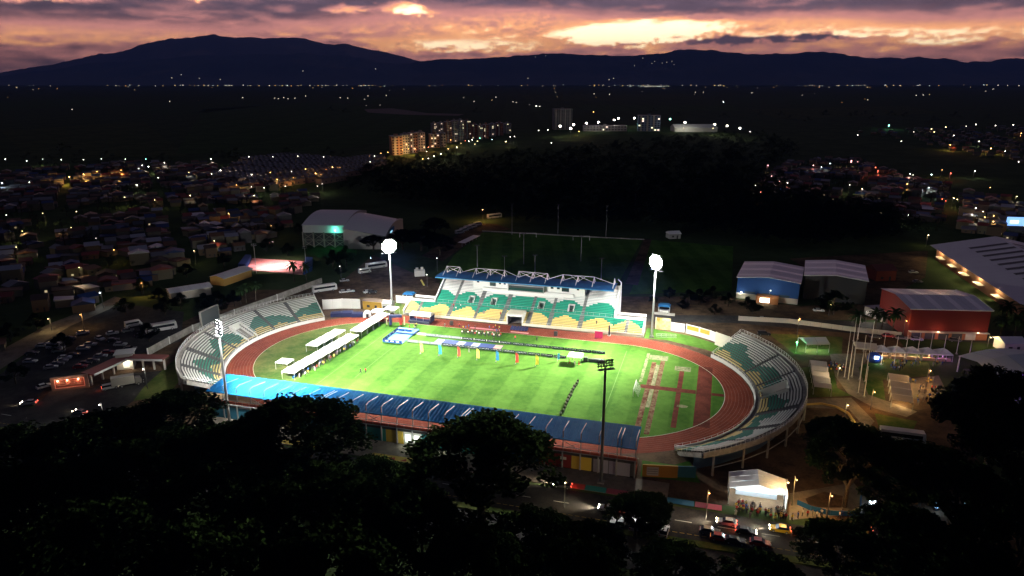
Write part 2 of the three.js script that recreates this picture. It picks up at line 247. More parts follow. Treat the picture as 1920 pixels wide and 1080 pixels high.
// ---------- pitch and track ----------
function ring(g, L, r0, r1, y, n = 48) {                    // a stadium-shaped band between two radii
  const pts = r => { const o = []; for (let i = 0; i <= n; i++) { const a = -Math.PI / 2 + Math.PI * i / n; o.push([L + Math.cos(a) * r, y, -Math.sin(a) * r]); } for (let i = 0; i <= n; i++) { const a = Math.PI / 2 + Math.PI * i / n; o.push([-L + Math.cos(a) * r, y, -Math.sin(a) * r]); } return o; };
  const A = pts(r0), B = pts(r1), m = A.length; for (let i = 0; i < m; i++) { const k = (i + 1) % m; g.quad(A[i], B[i], B[k], A[k]); } return g;
}
const TL = 42.195, TR = 36.3, TO = 44.5;
{
  const t = struct('running_track', ring(new GB(), TL, TR, TO, 0.035), MG.track, SW(0, 0), -ST.a);
  for (let k = 0; k <= 8; k++) part('lane_line', ring(new GB(), TL, TR + 0.02 + k * 1.0, TR + 0.07 + k * 1.0, 0.04), M(0.3, 0.17, 0.14, 0.9), t);
  const outline = []; for (let i = 0; i <= 40; i++) { const a = -Math.PI / 2 + Math.PI * i / 40; outline.push([TL + Math.cos(a) * TR, -Math.sin(a) * TR]); } for (let i = 0; i <= 40; i++) { const a = Math.PI / 2 + Math.PI * i / 40; outline.push([-TL + Math.cos(a) * TR, -Math.sin(a) * TR]); }
  const main = outline.filter(p => p[0] >= -53); const cut = Math.sqrt(TR * TR - (53 - TL) ** 2); main.push([-53, -cut]); main.sort((a, b) => Math.atan2(a[1], a[0]) - Math.atan2(b[1], b[0])); main.push([-53, cut]); main.sort((a, b) => Math.atan2(a[1], a[0]) - Math.atan2(b[1], b[0]));
  struct('pitch_grass', flat(main, 0.03), MG.grass, SW(0, 0), -ST.a);
  const end = outline.filter(p => p[0] < -53); end.push([-53, -cut], [-53, cut]); end.sort((a, b) => Math.atan2(a[1], a[0] + 60) - Math.atan2(b[1], b[0] + 60));
  struct('worn_grass', flat(end, 0.031), MG.worn, SW(0, 0), -ST.a);
  const kerb = ring(new GB(), TL, TR - 0.12, TR, 0.06); struct('track_kerb', kerb, M(0.6, 0.58, 0.5, 0.8), SW(0, 0), -ST.a);
  // field-event runways, sand pits and the high-jump fan at the right-hand bend
  const oldRed = MT(noiseTex(256, [0.085, 0.024, 0.016], [0.15, 0.042, 0.028], 29, [4, 14, 60], [0.4, 0.3, 0.3], 20)), red = (u0, u1, v0, v1, y = 0.045) => struct('runway', new GB().box((u0 + u1) / 2, y - 0.005, -(v0 + v1) / 2, u1 - u0, 0.01, v1 - v0), oldRed, SW(0, 0), -ST.a);
  red(70, 74.5, -22.6, 22.6); red(53, 69.9, -0.6, 2.2, 0.047); red(74.6, 78.2, -0.4, 1.6, 0.047); red(64.1, 65.6, -25, -0.7); red(64.1, 65.6, 2.3, 16.5);
  const worn = (u0, u1, v0, v1, mm) => struct('worn_strip', new GB().box((u0 + u1) / 2, 0.036, -(v0 + v1) / 2, u1 - u0, 0.008, v1 - v0), mm, SW(0, 0), -ST.a);
  const oldTrack = MT(noiseTex(256, [0.09, 0.03, 0.016], [0.2, 0.15, 0.085], 31, [3, 16, 60], [0.3, 0.4, 0.3], 14));
  const bare = MT(noiseTex(256, [0.06, 0.1, 0.03], [0.25, 0.24, 0.15], 33, [4, 16, 60], [0.3, 0.4, 0.3], 9));
  worn(54.6, 56.1, -30, -0.7, oldTrack); worn(54.6, 56.1, 2.3, 22, oldTrack); worn(57.4, 58.9, -31, -0.7, oldTrack); worn(57.4, 58.9, 2.3, 24, oldTrack); worn(53.4, 59.6, 24.2, 28.6, bare); worn(62.4, 67.6, 16.6, 20.5, bare); worn(52.2, 53.2, 4, 30, bare); worn(56.15, 57.3, -14, 20, bare);
  struct('sand_patch', new GB().prism(Array.from({ length: 12 }, (_, i) => [66.4 + Math.cos(i * Math.PI / 6) * (1.4 + 0.3 * (i % 3)), 10.5 + Math.sin(i * Math.PI / 6) * (0.9 + 0.2 * (i % 2))]), 0.03, 0.05), bare, SW(0, 0), -ST.a);
  // grass verge between track and walls
  struct('verge_grass', stPoly([[49.5, 45], [58, 45], [72, 39], [78, 34.5], [79, 44], [66, 52], [49.5, 57]], 0.03), MG.grass);
  struct('verge_grass', stPoly([[58.6, -45.2], [66.5, -45.2], [70, -42], [73, -52], [59, -53]], 0.03), MG.grass);
  struct('verge_grass', stPoly([[-52, 46], [-48.5, 46], [-48.5, 58], [-60, 60], [-66, 50], [-58, 46]], 0.03), MG.worn);
  // painted marks on the grass
  const mark = new GB(); mark.box(-45, 0.036, 0, 0.14, 0.006, 60).box(45, 0.036, 0, 0.14, 0.006, 60).box(0, 0.036, 30, 90, 0.006, 0.12).box(-36, 0.036, 0, 0.12, 0.006, 36);
  struct('pitch_marking', mark, M(0.09, 0.17, 0.04, 0.95), SW(0, 0), -ST.a);
  struct('cream_runway_mat', new GB().box(-17, 0.034, -26.4, 36, 0.012, 1.6), M(0.72, 0.7, 0.58, 0.8), SW(0, 0), -ST.a);
}

// ---------- curved terraces ----------
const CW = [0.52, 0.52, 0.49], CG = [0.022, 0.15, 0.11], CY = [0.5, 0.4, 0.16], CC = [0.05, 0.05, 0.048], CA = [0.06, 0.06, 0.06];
function curvedStand(side, a0, a1, label, aisles, gapAt) {
  const t = sthing('curved_terrace', label, 'stand', 0, 0), rows = 14, r0 = 46.4, dr = 0.8, h0 = 1.1, dh = 0.4, step = 1.5 * R, facet = 8 * R;
  const n = Math.round((a1 - a0) * R / step);
  const at = (r, a) => { const k = Math.floor((a - a0 * R) / facet), b = a0 * R + k * facet, c = b + facet, f = (a - b) / facet; return [side * TL + mix(Math.cos(b), Math.cos(c), f) * r, -mix(Math.sin(b), Math.sin(c), f) * r]; };
  const q = (r, a, y) => { const [x, z] = at(r, a); return [x, y, z]; };
  const isAisle = a => aisles.some(d => Math.abs(a / R - d) < 0.85), isGap = (a, i) => i > 0 && i < 10 && Math.abs(a / R - gapAt) < 3.1;
  for (let i = 0; i < rows; i++) {
    let g = new GB(true); const r = r0 + i * dr, y = h0 + i * dh;
    for (let k = 0; k < n; k++) {
      const a = a0 * R + k * step, b = a + step, m = (a + b) / 2;
      if (isGap(m, i)) { if (g.p.length) part('terrace_row', g, VC, t); g = new GB(true); continue; }
      const w = (m / R - a0) / 26 * 2 * Math.PI, yb = 1.9 + 1.1 * Math.cos(w + side) + 0.7 * Math.cos(w * 2.3 + 1), gb = 6.8 + 2.2 * Math.cos(w + 0.6 + side) + 0.8 * Math.cos(w * 2.7);
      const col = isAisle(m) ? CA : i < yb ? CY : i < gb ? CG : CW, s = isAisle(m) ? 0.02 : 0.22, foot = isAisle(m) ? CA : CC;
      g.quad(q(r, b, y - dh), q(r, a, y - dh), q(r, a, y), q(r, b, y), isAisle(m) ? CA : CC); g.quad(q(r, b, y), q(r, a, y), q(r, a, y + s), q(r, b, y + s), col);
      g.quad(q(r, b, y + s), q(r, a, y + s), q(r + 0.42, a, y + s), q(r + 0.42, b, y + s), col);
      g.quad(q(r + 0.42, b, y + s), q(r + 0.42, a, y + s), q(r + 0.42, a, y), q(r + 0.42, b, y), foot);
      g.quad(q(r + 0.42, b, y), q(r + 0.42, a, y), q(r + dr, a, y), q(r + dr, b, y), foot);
    }
    if (g.p.length) part('terrace_row', g, VC, t);
  }
  const rT = r0 + rows * dr, yT = h0 + rows * dh, band = (ra, ya, rb, yb, g, from = 0, to = n) => { for (let k = from; k < to; k++) { const a = a0 * R + k * step, b = a + step; g.quad(q(ra, b, ya), q(ra, a, ya), q(rb, a, yb), q(rb, b, yb)); } return g; };
  // front parapet, rear walk, rear wall and underside
  const fp = new GB(); band(r0 - 1.5, 0, r0 - 1.5, 1.25, fp); band(r0 - 1.5, 1.25, r0 - 1.3, 1.25, fp); band(r0 - 1.3, 1.25, r0 - 1.3, 0.3, fp); part('front_parapet', fp, M(0.6, 0.6, 0.57, 0.8), t);
  part('front_walk', band(r0 - 1.3, 0.7, r0, 0.7, new GB()), MG.concrete, t);
  part('rear_walk', band(rT, yT - 0.4, rT + 1.0, yT - 0.4, new GB()), MG.concrete, t);
  const rw = new GB(); band(rT + 1.0, yT - 1.3, rT + 1.0, yT + 0.25, rw); band(rT + 1.0, yT + 0.25, rT + 1.2, yT + 0.25, rw); band(rT + 1.2, yT + 0.25, rT + 1.2, yT - 1.3, rw); part('rear_wall', rw, MG.concrete, t);
  part('underside', band(rT + 1.0, yT - 1.3, r0 + 2, 0.4, new GB()), MG.concrete, t);
  const rb = new GB(); band(rT - 3.2, 0, rT - 3.2, 4.2, rb); part('lower_wall', rb, M(0.05, 0.1, 0.16, 0.85), t);
  const end = (a, nm) => { const g = new GB(); for (let i = 0; i < rows; i++) { const r = r0 + i * dr, y = h0 + i * dh; g.quad(q(r, a, Math.max(0, y - 1.7)), q(r + dr, a, Math.max(0, y - 1.3)), q(r + dr, a, y), q(r, a, y)); } part(nm, g, MG.concrete, t); const h = new GB(); h.bar(q(r0 - 1, a, 1.9), q(rT + 0.9, a, yT + 1.1), 0.07).bar(q(r0 - 1, a, 1.3), q(rT + 0.9, a, yT + 0.5), 0.05); for (let i = 0; i <= rows + 1; i += 3) { const r = r0 + i * dr - 0.4; h.bar(q(r, a, h0 + (i - 1) * dh), q(r, a, h0 + i * dh + 0.85), 0.05); } part('end_rail', h, MG.white, t); };
  end(a0 * R + 0.002, 'end_wall'); end(a0 * R + (n - 0.01) * step, 'end_wall');
  const posts = new GB(), rails = new GB();
  for (let k = 0; k < n; k += 1) { const a = a0 * R + k * step, b = a + step; posts.bar(q(rT + 1.1, a, yT + 0.2), q(rT + 1.1, a, yT + 1.25), 0.05, 5); rails.bar(q(rT + 1.1, a, yT + 1.25), q(rT + 1.1, b, yT + 1.25), 0.05, 5, 0.05, null, false).bar(q(rT + 1.1, a, yT + 0.75), q(rT + 1.1, b, yT + 0.75), 0.035, 4, 0.035, null, false); if (k % 2 == 0) posts.bar(q(r0 - 1.4, a, 1.2), q(r0 - 1.4, a, 1.95), 0.04, 4); rails.bar(q(r0 - 1.4, a, 1.95), q(r0 - 1.4, b, 1.95), 0.04, 4, 0.04, null, false); }
  part('rail_posts', posts, MG.white, t); part('hand_rail', rails, MG.white, t);
  for (let k = 2; k < n; k += 6) { const a = a0 * R + k * step; part('column', new GB().bar(q(rT + 0.9, a, 0), q(rT + 0.9, a, yT - 1.2), 0.28, 8), MG.concrete, t); const b = new GB(); b.bar(q(rT + 0.9, a, yT - 1.6), q(r0 + 3, a, 1.6), 0.22, 4); part('raker_beam', b, MG.concrete, t); }
  const low = new GB(); for (let k = 0; k < n - 6; k += 6) low.bar(q(rT + 0.95, a0 * R + (k + 2) * step, 2.2), q(rT + 0.95, a0 * R + (k + 8) * step, 2.2), 0.16, 4, 0.16, null, false); part('tie_beam', low, MG.concrete, t);
  // the tunnel through the terrace
  const ga = gapAt * R, g = new GB(), w = 3.0 * R;
  for (const s of [-1, 1]) { const a = ga + s * w; g.quad(q(r0 - 0.2, a, 0), q(r0 + 9.4 * dr, a, 0), q(r0 + 9.4 * dr, a, h0 + 9.4 * dh + 0.9), q(r0 - 0.2, a, 1.6)); const b = a + s * 0.004; g.quad(q(r0 - 0.2, b, 0), q(r0 + 9.4 * dr, b, 0), q(r0 + 9.4 * dr, b, h0 + 9.4 * dh + 0.9), q(r0 - 0.2, b, 1.6)); }
  g.quad(q(r0 + 9.4 * dr, ga - w, 2.6), q(r0 + 9.4 * dr, ga + w, 2.6), q(r0 + 9.4 * dr, ga + w, h0 + 9.4 * dh + 0.9), q(r0 + 9.4 * dr, ga - w, h0 + 9.4 * dh + 0.9));
  part('tunnel_wall', g, M(0.55, 0.55, 0.52, 0.85), t);
  const tr = new GB(); for (const s of [-1, 1]) { const a = ga + s * w; tr.bar(q(r0, a, 2.4), q(r0 + 9.4 * dr, a, h0 + 9.4 * dh + 1.7), 0.06).bar(q(r0 + 4, a, 2), q(r0 + 4, a, 4.2), 0.05).bar(q(r0 + 9.4 * dr, a, 4.5), q(r0 + 9.4 * dr, a, h0 + 9.4 * dh + 1.7), 0.05); } tr.bar(q(r0 + 9.4 * dr, ga - w, h0 + 9.4 * dh + 1.7), q(r0 + 9.4 * dr, ga + w, h0 + 9.4 * dh + 1.7), 0.06); part('tunnel_rail', tr, MG.steel, t);
  const fl = new GB(); fl.quad(q(r0 - 1.6, ga - w, 0.06), q(r0 + 9.4 * dr, ga - w, 0.06), q(r0 + 9.4 * dr, ga + w, 0.06), q(r0 - 1.6, ga + w, 0.06)); part('tunnel_floor', fl, MG.concrete, t);
  return t;
}
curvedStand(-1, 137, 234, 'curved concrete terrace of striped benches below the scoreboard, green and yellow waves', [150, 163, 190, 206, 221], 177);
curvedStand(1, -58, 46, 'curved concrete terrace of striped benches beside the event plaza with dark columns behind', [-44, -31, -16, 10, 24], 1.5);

// ---------- main grandstand ----------
{
  const t = sthing('main_grandstand', 'roofed grandstand painted in yellow, green and white waves with blue roof', 'grandstand', 0, 0);
  const aisles = [-42.2, -28.8, -17.7, -6.4, 4.2, 12.6, 24.6, 42.4];
  const saw = (u, list) => { for (let i = 0; i < list.length - 1; i++) if (u <= list[i + 1][0]) return mix(list[i][1], list[i + 1][1], (u - list[i][0]) / (list[i + 1][0] - list[i][0])); return list[list.length - 1][1]; };
  const yel = [[-48, 8.6], [-46, 8.4], [-41, 3.9], [-38, 4.6], [-34.4, 7.6], [-32.5, 7.6], [-27, 3.6], [-22.5, 7.5], [-21.3, 7.5], [-17.3, 3.4], [-12, 7.9], [-6, 8], [6, 8], [8, 7.9], [12.6, 3.8], [18, 7.6], [19, 7.4], [24.4, 3.6], [31, 8], [32.5, 8], [37.2, 3.6], [42, 8], [43.5, 8], [48.5, 3]];
  const gre = [[-37, 17], [-34.5, 17], [-29.5, 13], [-25, 16.6], [-22, 16.6], [-17.6, 12.6], [-13, 16.6], [-9, 16.6], [-6.5, 14.8], [-3, 16.6], [5, 16.6], [8, 16.6], [12, 13], [16.5, 16.7], [19.5, 16.7], [24.5, 12.7], [30.5, 16.8], [33, 16.8], [37, 13.4]];
  const voms = [-21.9, -12.3, 7.5, 19.6];
  const rows = 26, split = 9;
  const prof = i => i < split ? [46.4 + i * 0.76, 1.0 + i * 0.37] : [53.9 + (i - split) * 0.78, 4.5 + (i - split) * 0.425];
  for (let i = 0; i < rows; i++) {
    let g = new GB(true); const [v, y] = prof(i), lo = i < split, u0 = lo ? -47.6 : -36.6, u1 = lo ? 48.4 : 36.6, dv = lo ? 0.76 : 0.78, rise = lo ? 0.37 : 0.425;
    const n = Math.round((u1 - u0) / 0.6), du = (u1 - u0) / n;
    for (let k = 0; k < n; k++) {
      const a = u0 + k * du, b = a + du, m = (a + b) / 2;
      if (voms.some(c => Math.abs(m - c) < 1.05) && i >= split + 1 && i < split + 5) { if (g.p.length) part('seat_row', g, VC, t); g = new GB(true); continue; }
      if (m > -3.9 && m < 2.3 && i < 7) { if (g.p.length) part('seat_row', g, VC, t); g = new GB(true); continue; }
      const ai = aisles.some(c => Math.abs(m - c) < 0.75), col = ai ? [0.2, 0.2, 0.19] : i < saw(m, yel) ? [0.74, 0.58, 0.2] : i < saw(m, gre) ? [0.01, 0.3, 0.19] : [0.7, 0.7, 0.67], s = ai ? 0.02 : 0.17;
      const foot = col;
      g.quad([a, y - rise, -v], [b, y - rise, -v], [b, y - rise + 0.2, -v], [a, y - rise + 0.2, -v], [col[0] * 0.3, col[1] * 0.36, col[2] * 0.4]).quad([a, y - rise + 0.2, -v], [b, y - rise + 0.2, -v], [b, y + s, -v], [a, y + s, -v], col).quad([a, y + s, -v], [b, y + s, -v], [b, y + s, -v - 0.4], [a, y + s, -v - 0.4], col);  // riser foot painted a darker copy of the seat colour, as shade
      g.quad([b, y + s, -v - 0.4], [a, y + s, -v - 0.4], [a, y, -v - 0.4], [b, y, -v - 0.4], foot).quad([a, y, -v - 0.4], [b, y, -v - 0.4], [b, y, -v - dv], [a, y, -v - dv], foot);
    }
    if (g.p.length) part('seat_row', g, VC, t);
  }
  // front wall, side walls, back
  part('front_wall', new GB().box(-25.6, 0, -46.2, 43.4, 1.0, 0.3).box(25.4, 0, -46.2, 46, 1.0, 0.3), M(0.7, 0.66, 0.55, 0.8), t);
  const white = M(0.68, 0.68, 0.66, 0.7);
  const side = (u, v0, v1, y0, y1, nm) => { const g = new GB(), w = 0.3; const a = [[u - w, -v0], [u + w, -v0], [u + w, -v1], [u - w, -v1]], h = [y0, y0, y1, y1]; for (let k = 0; k < 4; k++) { const j = (k + 1) % 4; g.quad([a[k][0], 0, a[k][1]], [a[j][0], 0, a[j][1]], [a[j][0], h[j], a[j][1]], [a[k][0], h[k], a[k][1]]); } g.quad([a[0][0], y0, a[0][1]], [a[1][0], y0, a[1][1]], [a[2][0], y1, a[2][1]], [a[3][0], y1, a[3][1]]); part(nm, g, white, t); };
  side(-48, 46.2, 53.6, 1.9, 5.0, 'side_wall'); side(48.8, 46.2, 53.6, 1.9, 5.0, 'side_wall'); side(-37.1, 53.6, 67.4, 5.2, 13.2, 'side_wall'); side(37.1, 53.6, 67.4, 5.2, 13.2, 'side_wall');
  part('rear_wall', new GB().box(0, 0, -67.6, 74.4, 13, 0.4), M(0.3, 0.3, 0.29, 0.85), t);
  part('wing_wall', new GB().box(-42.6, 0, -53.5, 10.6, 4.9, 0.3), white, t); part('wing_wall', new GB().box(43, 0, -53.5, 11.4, 4.9, 0.3), white, t);
  part('wing_terrace', new GB().box(-42.6, 3.6, -56.2, 10.6, 0.3, 5).box(43, 3.6, -56.2, 11.4, 0.3, 5), M(0.1, 0.09, 0.08, 0.9), t);
  part('wing_parapet', new GB().box(-42.6, 0, -58.9, 10.6, 4.8, 0.3).box(43, 0, -58.9, 11.4, 4.8, 0.3), white, t);
  part('cross_walk', new GB().box(0, 4.05, -53.62, 73, 0.1, 0.5), M(0.16, 0.3, 0.25, 0.9), t);
  const xr = new GB(); xr.bar([-36.4, 5.3, -53.75], [36.4, 5.3, -53.75], 0.04, 5); for (let u = -36; u <= 36; u += 2.4) xr.bar([u, 4.1, -53.75], [u, 5.3, -53.75], 0.03, 4); part('cross_rail', xr, MG.steel, t);
  const fr = new GB(); fr.bar([-47.6, 1.75, -46.1], [-3.9, 1.75, -46.1], 0.04, 5).bar([2.4, 1.75, -46.1], [48.4, 1.75, -46.1], 0.04, 5); for (let u = -47.6; u < 48.5; u += 3) if (u < -3.9 || u > 2.4) fr.bar([u, 1, -46.1], [u, 1.75, -46.1], 0.04, 4); part('front_rail', fr, MG.white, t);
  // the four stair mouths in the upper tier, and the players' tunnel
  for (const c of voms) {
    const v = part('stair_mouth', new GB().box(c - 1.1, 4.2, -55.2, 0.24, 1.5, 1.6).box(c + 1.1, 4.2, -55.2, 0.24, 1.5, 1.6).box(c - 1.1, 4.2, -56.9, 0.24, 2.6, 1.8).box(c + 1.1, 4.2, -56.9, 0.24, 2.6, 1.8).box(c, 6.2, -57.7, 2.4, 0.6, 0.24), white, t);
    part('stair_floor', new GB().box(c, 4.1, -56, 2, 0.12, 3), M(0.12, 0.12, 0.11, 0.9), v); part('door', new GB().box(c, 4.2, -57.5, 1.8, 2.0, 0.12), M(0.04, 0.09, 0.07, 0.8), v);  // dark panel stands for the shade inside the stair mouth
  }
  const tun = part('tunnel_portal', new GB().box(-3.9, 0, -48.8, 0.4, 4.4, 5.4).box(2.3, 0, -48.8, 0.4, 4.4, 5.4).box(-0.8, 3.4, -51.2, 6.6, 1.0, 0.4).box(-0.8, 3.3, -46.6, 6.6, 0.9, 0.4), white, t);
  part('portal_roof', new GB().box(-0.8, 4.3, -49, 6.2, 0.14, 5), M(0.66, 0.62, 0.5, 0.8), tun); part('passage', new GB().box(-0.8, 0, -64, 5.8, 3.3, 0.2).box(-3.6, 0, -57.6, 0.2, 3.3, 12.6).box(2.0, 0, -57.6, 0.2, 3.3, 12.6).box(-0.8, 3.3, -57.6, 5.8, 0.12, 12.8).box(-0.8, 0.04, -56, 5.4, 0.05, 15), MG.concrete, tun);
  // press box
  const pb = part('press_box', new GB().box(0.4, 9.0, -63.5, 47, 4.0, 3.2).box(0.4, 7.4, -61.6, 30, 2.1, 2.2).box(0.4, 8.4, -61.9, 38, 1.4, 2.4), M(0.74, 0.74, 0.72, 0.7), t);
  for (const [u, w, h, y] of [[-14.6, 2.6, 1.8, 10.4], [15.9, 3, 1.8, 10.4], [-11.5, 0.9, 0.9, 11.4], [-9.5, 0.9, 0.9, 11.4], [10.4, 1.2, 0.8, 11.2], [13, 1.2, 0.8, 11.2], [21, 1, 0.8, 11.4], [-21, 1, 0.8, 11.4]]) part('press_window', new GB().box(u, y, -61.86, w, h, 0.1), M(0.02, 0.03, 0.035, 0.2), pb);
  const vip = part('glazed_booth', new GB().box(0, 9.6, -60.9, 15, 0.35, 2.6).box(-7.4, 9.9, -60.9, 0.3, 2.2, 2.6).box(7.4, 9.9, -60.9, 0.3, 2.2, 2.6).box(0, 12.0, -60.9, 15.2, 0.3, 2.8), M(0.3, 0.3, 0.3, 0.6), pb);
  part('booth_glass', new GB().box(0, 9.95, -59.7, 14.4, 1.1, 0.06), M(0.015, 0.06, 0.05, 0.15), vip); part('booth_back', new GB().box(0, 9.95, -61.7, 14.4, 2.0, 0.08), M(0.03, 0.035, 0.035, 0.6), vip);
  for (const u of [-4.5, -1.4, 1.4, 4.6]) part('booth_lamp', new GB().box(u, 11.86, -60.6, 0.6, 0.12, 0.3), glow(1, 0.97, 0.88, 9), vip);
  // roof: blue sheets on white frames
  const blue = M(0.008, 0.1, 0.3, 0.75), NR = 24;
  for (let k = 0; k < NR; k++) { const a = -38.8 + k * 74.4 / NR, b = a + 74.4 / NR - 0.03, g = new GB(); const f = [59.2, 13.15], m = [65, 13.5], e = [70.6, 13.1]; for (const [p, q] of [[f, m], [m, e]]) { g.quad([a, p[1], -p[0]], [b, p[1], -p[0]], [b, q[1], -q[0]], [a, q[1], -q[0]]); g.quad([a, p[1] - 0.12, -p[0]], [a, q[1] - 0.12, -q[0]], [b, q[1] - 0.12, -q[0]], [b, p[1] - 0.12, -p[0]]); } g.quad([a, f[1] - 0.12, -f[0]], [b, f[1] - 0.12, -f[0]], [b, f[1], -f[0]], [a, f[1], -f[0]]); g.box(a, 13.5, -65, 0.07, 0.08, 11); part('roof_sheet', g, blue, t); }
  part('roof_fascia', new GB().box(-1.6, 12.75, -59.15, 74.6, 0.38, 0.12), M(0.03, 0.2, 0.42, 0.6), t);
  const col = [-36.5, -30.6, -23.4, -17.2, -11, -4.8, 1.2, 7.4, 13.8, 20, 26.6, 34.8];
  const bays = ['x', 'v', 'd', 'd', 'v', 'x', 'x', 'v', 'd', 'd', 'v'];
  const fm = M(0.7, 0.7, 0.7, 0.5);
  col.forEach((u, i) => { const g = new GB(); g.bar([u, 12.6, -66.8], [u, 16.1, -66.6], 0.16, 6).bar([u, 16.1, -66.6], [u, 13.3, -61.6], 0.12, 5).bar([u, 16.1, -66.6], [u, 13.2, -70], 0.12, 5).bar([u, 12.9, -59.4], [u, 13.0, -70.4], 0.14, 5); part('roof_frame', g, fm, t); });
  for (let i = 0; i < bays.length; i++) { const a = col[i], b = col[i + 1], g = new GB(), T = 16.1, B = 13.7, z = -66.6; if (bays[i] == 'x') g.bar([a, T, z], [b, T, z], 0.11, 5).bar([a, T, z], [b, B, z], 0.09, 5).bar([a, B, z], [b, T, z], 0.09, 5); else if (bays[i] == 'd') g.bar([a, T, z], [b, T, z], 0.11, 5).bar([i % 2 ? a : b, T, z], [i % 2 ? b : a, B, z], 0.09, 5).bar([i % 2 ? a : b, B, z], [(a + b) / 2, T, z], 0.07, 5); else g.bar([a, i == 1 || i == 7 ? B : T, z], [b, i == 1 || i == 7 ? T : B, z], 0.1, 5); part('truss_bay', g, fm, t); }
  for (const u of [-36.6, -18, 0, 18, 36.6]) part('roof_column', new GB().bar([u, 5 + (u % 36.6 ? 6.5 : 0), -66.6], [u, 13.2, -66.6], 0.2, 8), fm, t);
  part('end_frame', new GB().bar([37.4, 0, -67.4], [37.4, 14.4, -67.4], 0.26, 6).bar([37.4, 14.4, -67.4], [36.2, 15.8, -66.6], 0.2, 6), fm, t);
}

// ---------- roofed stand along the road ----------
{
  const t = sthing('roadside_stand', 'long stand with sloping blue sheet roof and white frames beside the road', 'grandstand', 0, 0);
  const U0 = -62.5, U1 = 58, F0 = [-44.9, 9.15], B0 = [-54.6, 7.95], blue = new THREE.MeshPhysicalMaterial({ map: noiseTex(256, [0.005, 0.11, 0.3], [0.014, 0.16, 0.4], 51, [3, 12, 48], [0.5, 0.3, 0.2], 16), roughness: 0.75, specularIntensity: 0.25 });
  const NS = 60, w = (U1 - U0) / NS;
  for (let k = 0; k < NS; k++) { const a = U0 + k * w, b = a + w - 0.04, g = new GB(); g.quad([a, B0[1], -B0[0]], [b, B0[1], -B0[0]], [b, F0[1], -F0[0]], [a, F0[1], -F0[0]]).quad([a, B0[1] - 0.12, -B0[0]], [a, F0[1] - 0.12, -F0[0]], [b, F0[1] - 0.12, -F0[0]], [b, B0[1] - 0.12, -B0[0]]).quad([a, B0[1] - 0.12, -B0[0]], [b, B0[1] - 0.12, -B0[0]], [b, B0[1], -B0[0]], [a, B0[1], -B0[0]]); for (const x of [a + 0.02, a + w / 2]) g.quad([x, B0[1] + 0.09, -B0[0]], [x + 0.12, B0[1] + 0.09, -B0[0]], [x + 0.12, F0[1] + 0.09, -F0[0]], [x, F0[1] + 0.09, -F0[0]]).quad([x, B0[1], -B0[0]], [x, B0[1] + 0.09, -B0[0]], [x, F0[1] + 0.09, -F0[0]], [x, F0[1], -F0[0]]).quad([x + 0.12, B0[1], -B0[0]], [x + 0.12, F0[1], -F0[0]], [x + 0.12, F0[1] + 0.09, -F0[0]], [x + 0.12, B0[1] + 0.09, -B0[0]]); part('roof_sheet', g, blue, t); }
  const fm = M(0.3, 0.31, 0.32, 0.6);
  for (let k = 0; k < 28; k++) { const u = U0 + 0.6 + k * (U1 - U0 - 0.9) / 27, g = new GB(); for (const d of k % 9 == 8 ? [0, 0.9] : [0]) g.bar([u + d, 4.4, 53.9], [u + d, 9.7, 53.7], 0.13, 6).bar([u + d, 9.7, 53.7], [u + d, 9.9, 52.2], 0.12, 6).bar([u + d, 9.9, 52.2], [u + d, 9.05, 46.6], 0.11, 6).bar([u + d, 7.6, 53.8], [u + d, 8.7, 45.3], 0.12, 5); part('roof_frame', g, fm, t); part('column', new GB().box(u, 0.13, 54.3, 0.32, 4.4, 0.32), fm, t); }
  const br = new GB(); for (let k = 3; k < 27; k += 4) { const u = U0 + 0.6 + k * (U1 - U0 - 0.9) / 27, e = u + (U1 - U0 - 0.9) / 27; br.bar([u, 5, 53.9], [e, 7.4, 53.9], 0.06, 5).bar([u, 7.4, 53.9], [e, 5, 53.9], 0.06, 5); } part('cross_brace', br, fm, t);
  for (let i = 0; i < 9; i++) part('seat_row', new GB().box(-2.2, 0, 46.9 + i * 0.74, 120, 1.2 + i * 0.42, 0.74), i < 5 ? M(0.3, 0.3, 0.28, 0.85) : M(0.36, 0.06, 0.035, 0.85), t);
  part('upper_walk', new GB().box(-2.2, 4.3, 53.5, 120, 0.25, 0.9), M(0.36, 0.07, 0.04, 0.85), t);
  part('kick_wall', new GB().box(-2.2, 4.55, 53.95, 120, 0.75, 0.14), M(0.34, 0.06, 0.035, 0.85), t);
  const rl = new GB(); rl.bar([U0, 5.75, 54.05], [U1, 5.75, 54.05], 0.07, 5).bar([U0, 4.5, 54.15], [U1, 4.5, 54.15], 0.11, 5).bar([U0, 7.5, 53.9], [U1, 7.5, 53.9], 0.09, 5); for (let u = U0; u <= U1; u += 2.23) rl.bar([u, 4.5, 54.05], [u, 5.75, 54.05], 0.04, 4); part('rear_rail', rl, fm, t);
  part('slab_edge', new GB().box(-2.2, 3.75, 54.0, 120.4, 0.5, 0.5), M(0.05, 0.05, 0.05, 0.9), t);
  const panels = [[-62, -48, [0.02, 0.14, 0.22]], [-48, -34, [0.5, 0.33, 0.05]], [-34, -26, [0.02, 0.14, 0.22]], [-26, -16, [0.02, 0.2, 0.12]], [-16, -7.6, [0.03, 0.24, 0.22]], [-7.6, -2.6, [0.6, 0.42, 0.06]], [2.6, 8.4, [0.03, 0.24, 0.27]], [11, 16.6, [0.03, 0.24, 0.27]], [16.6, 26, [0.02, 0.16, 0.1]], [26, 34, [0.02, 0.1, 0.2]], [34, 38.2, [0.26, 0.03, 0.025]], [38.2, 42.2, [0.24, 0.025, 0.02]], [42.2, 47.2, [0.6, 0.42, 0.05]], [47.6, 51.3, [0.34, 0.34, 0.44]], [51.4, 56.6, [0.36, 0.36, 0.46]]];
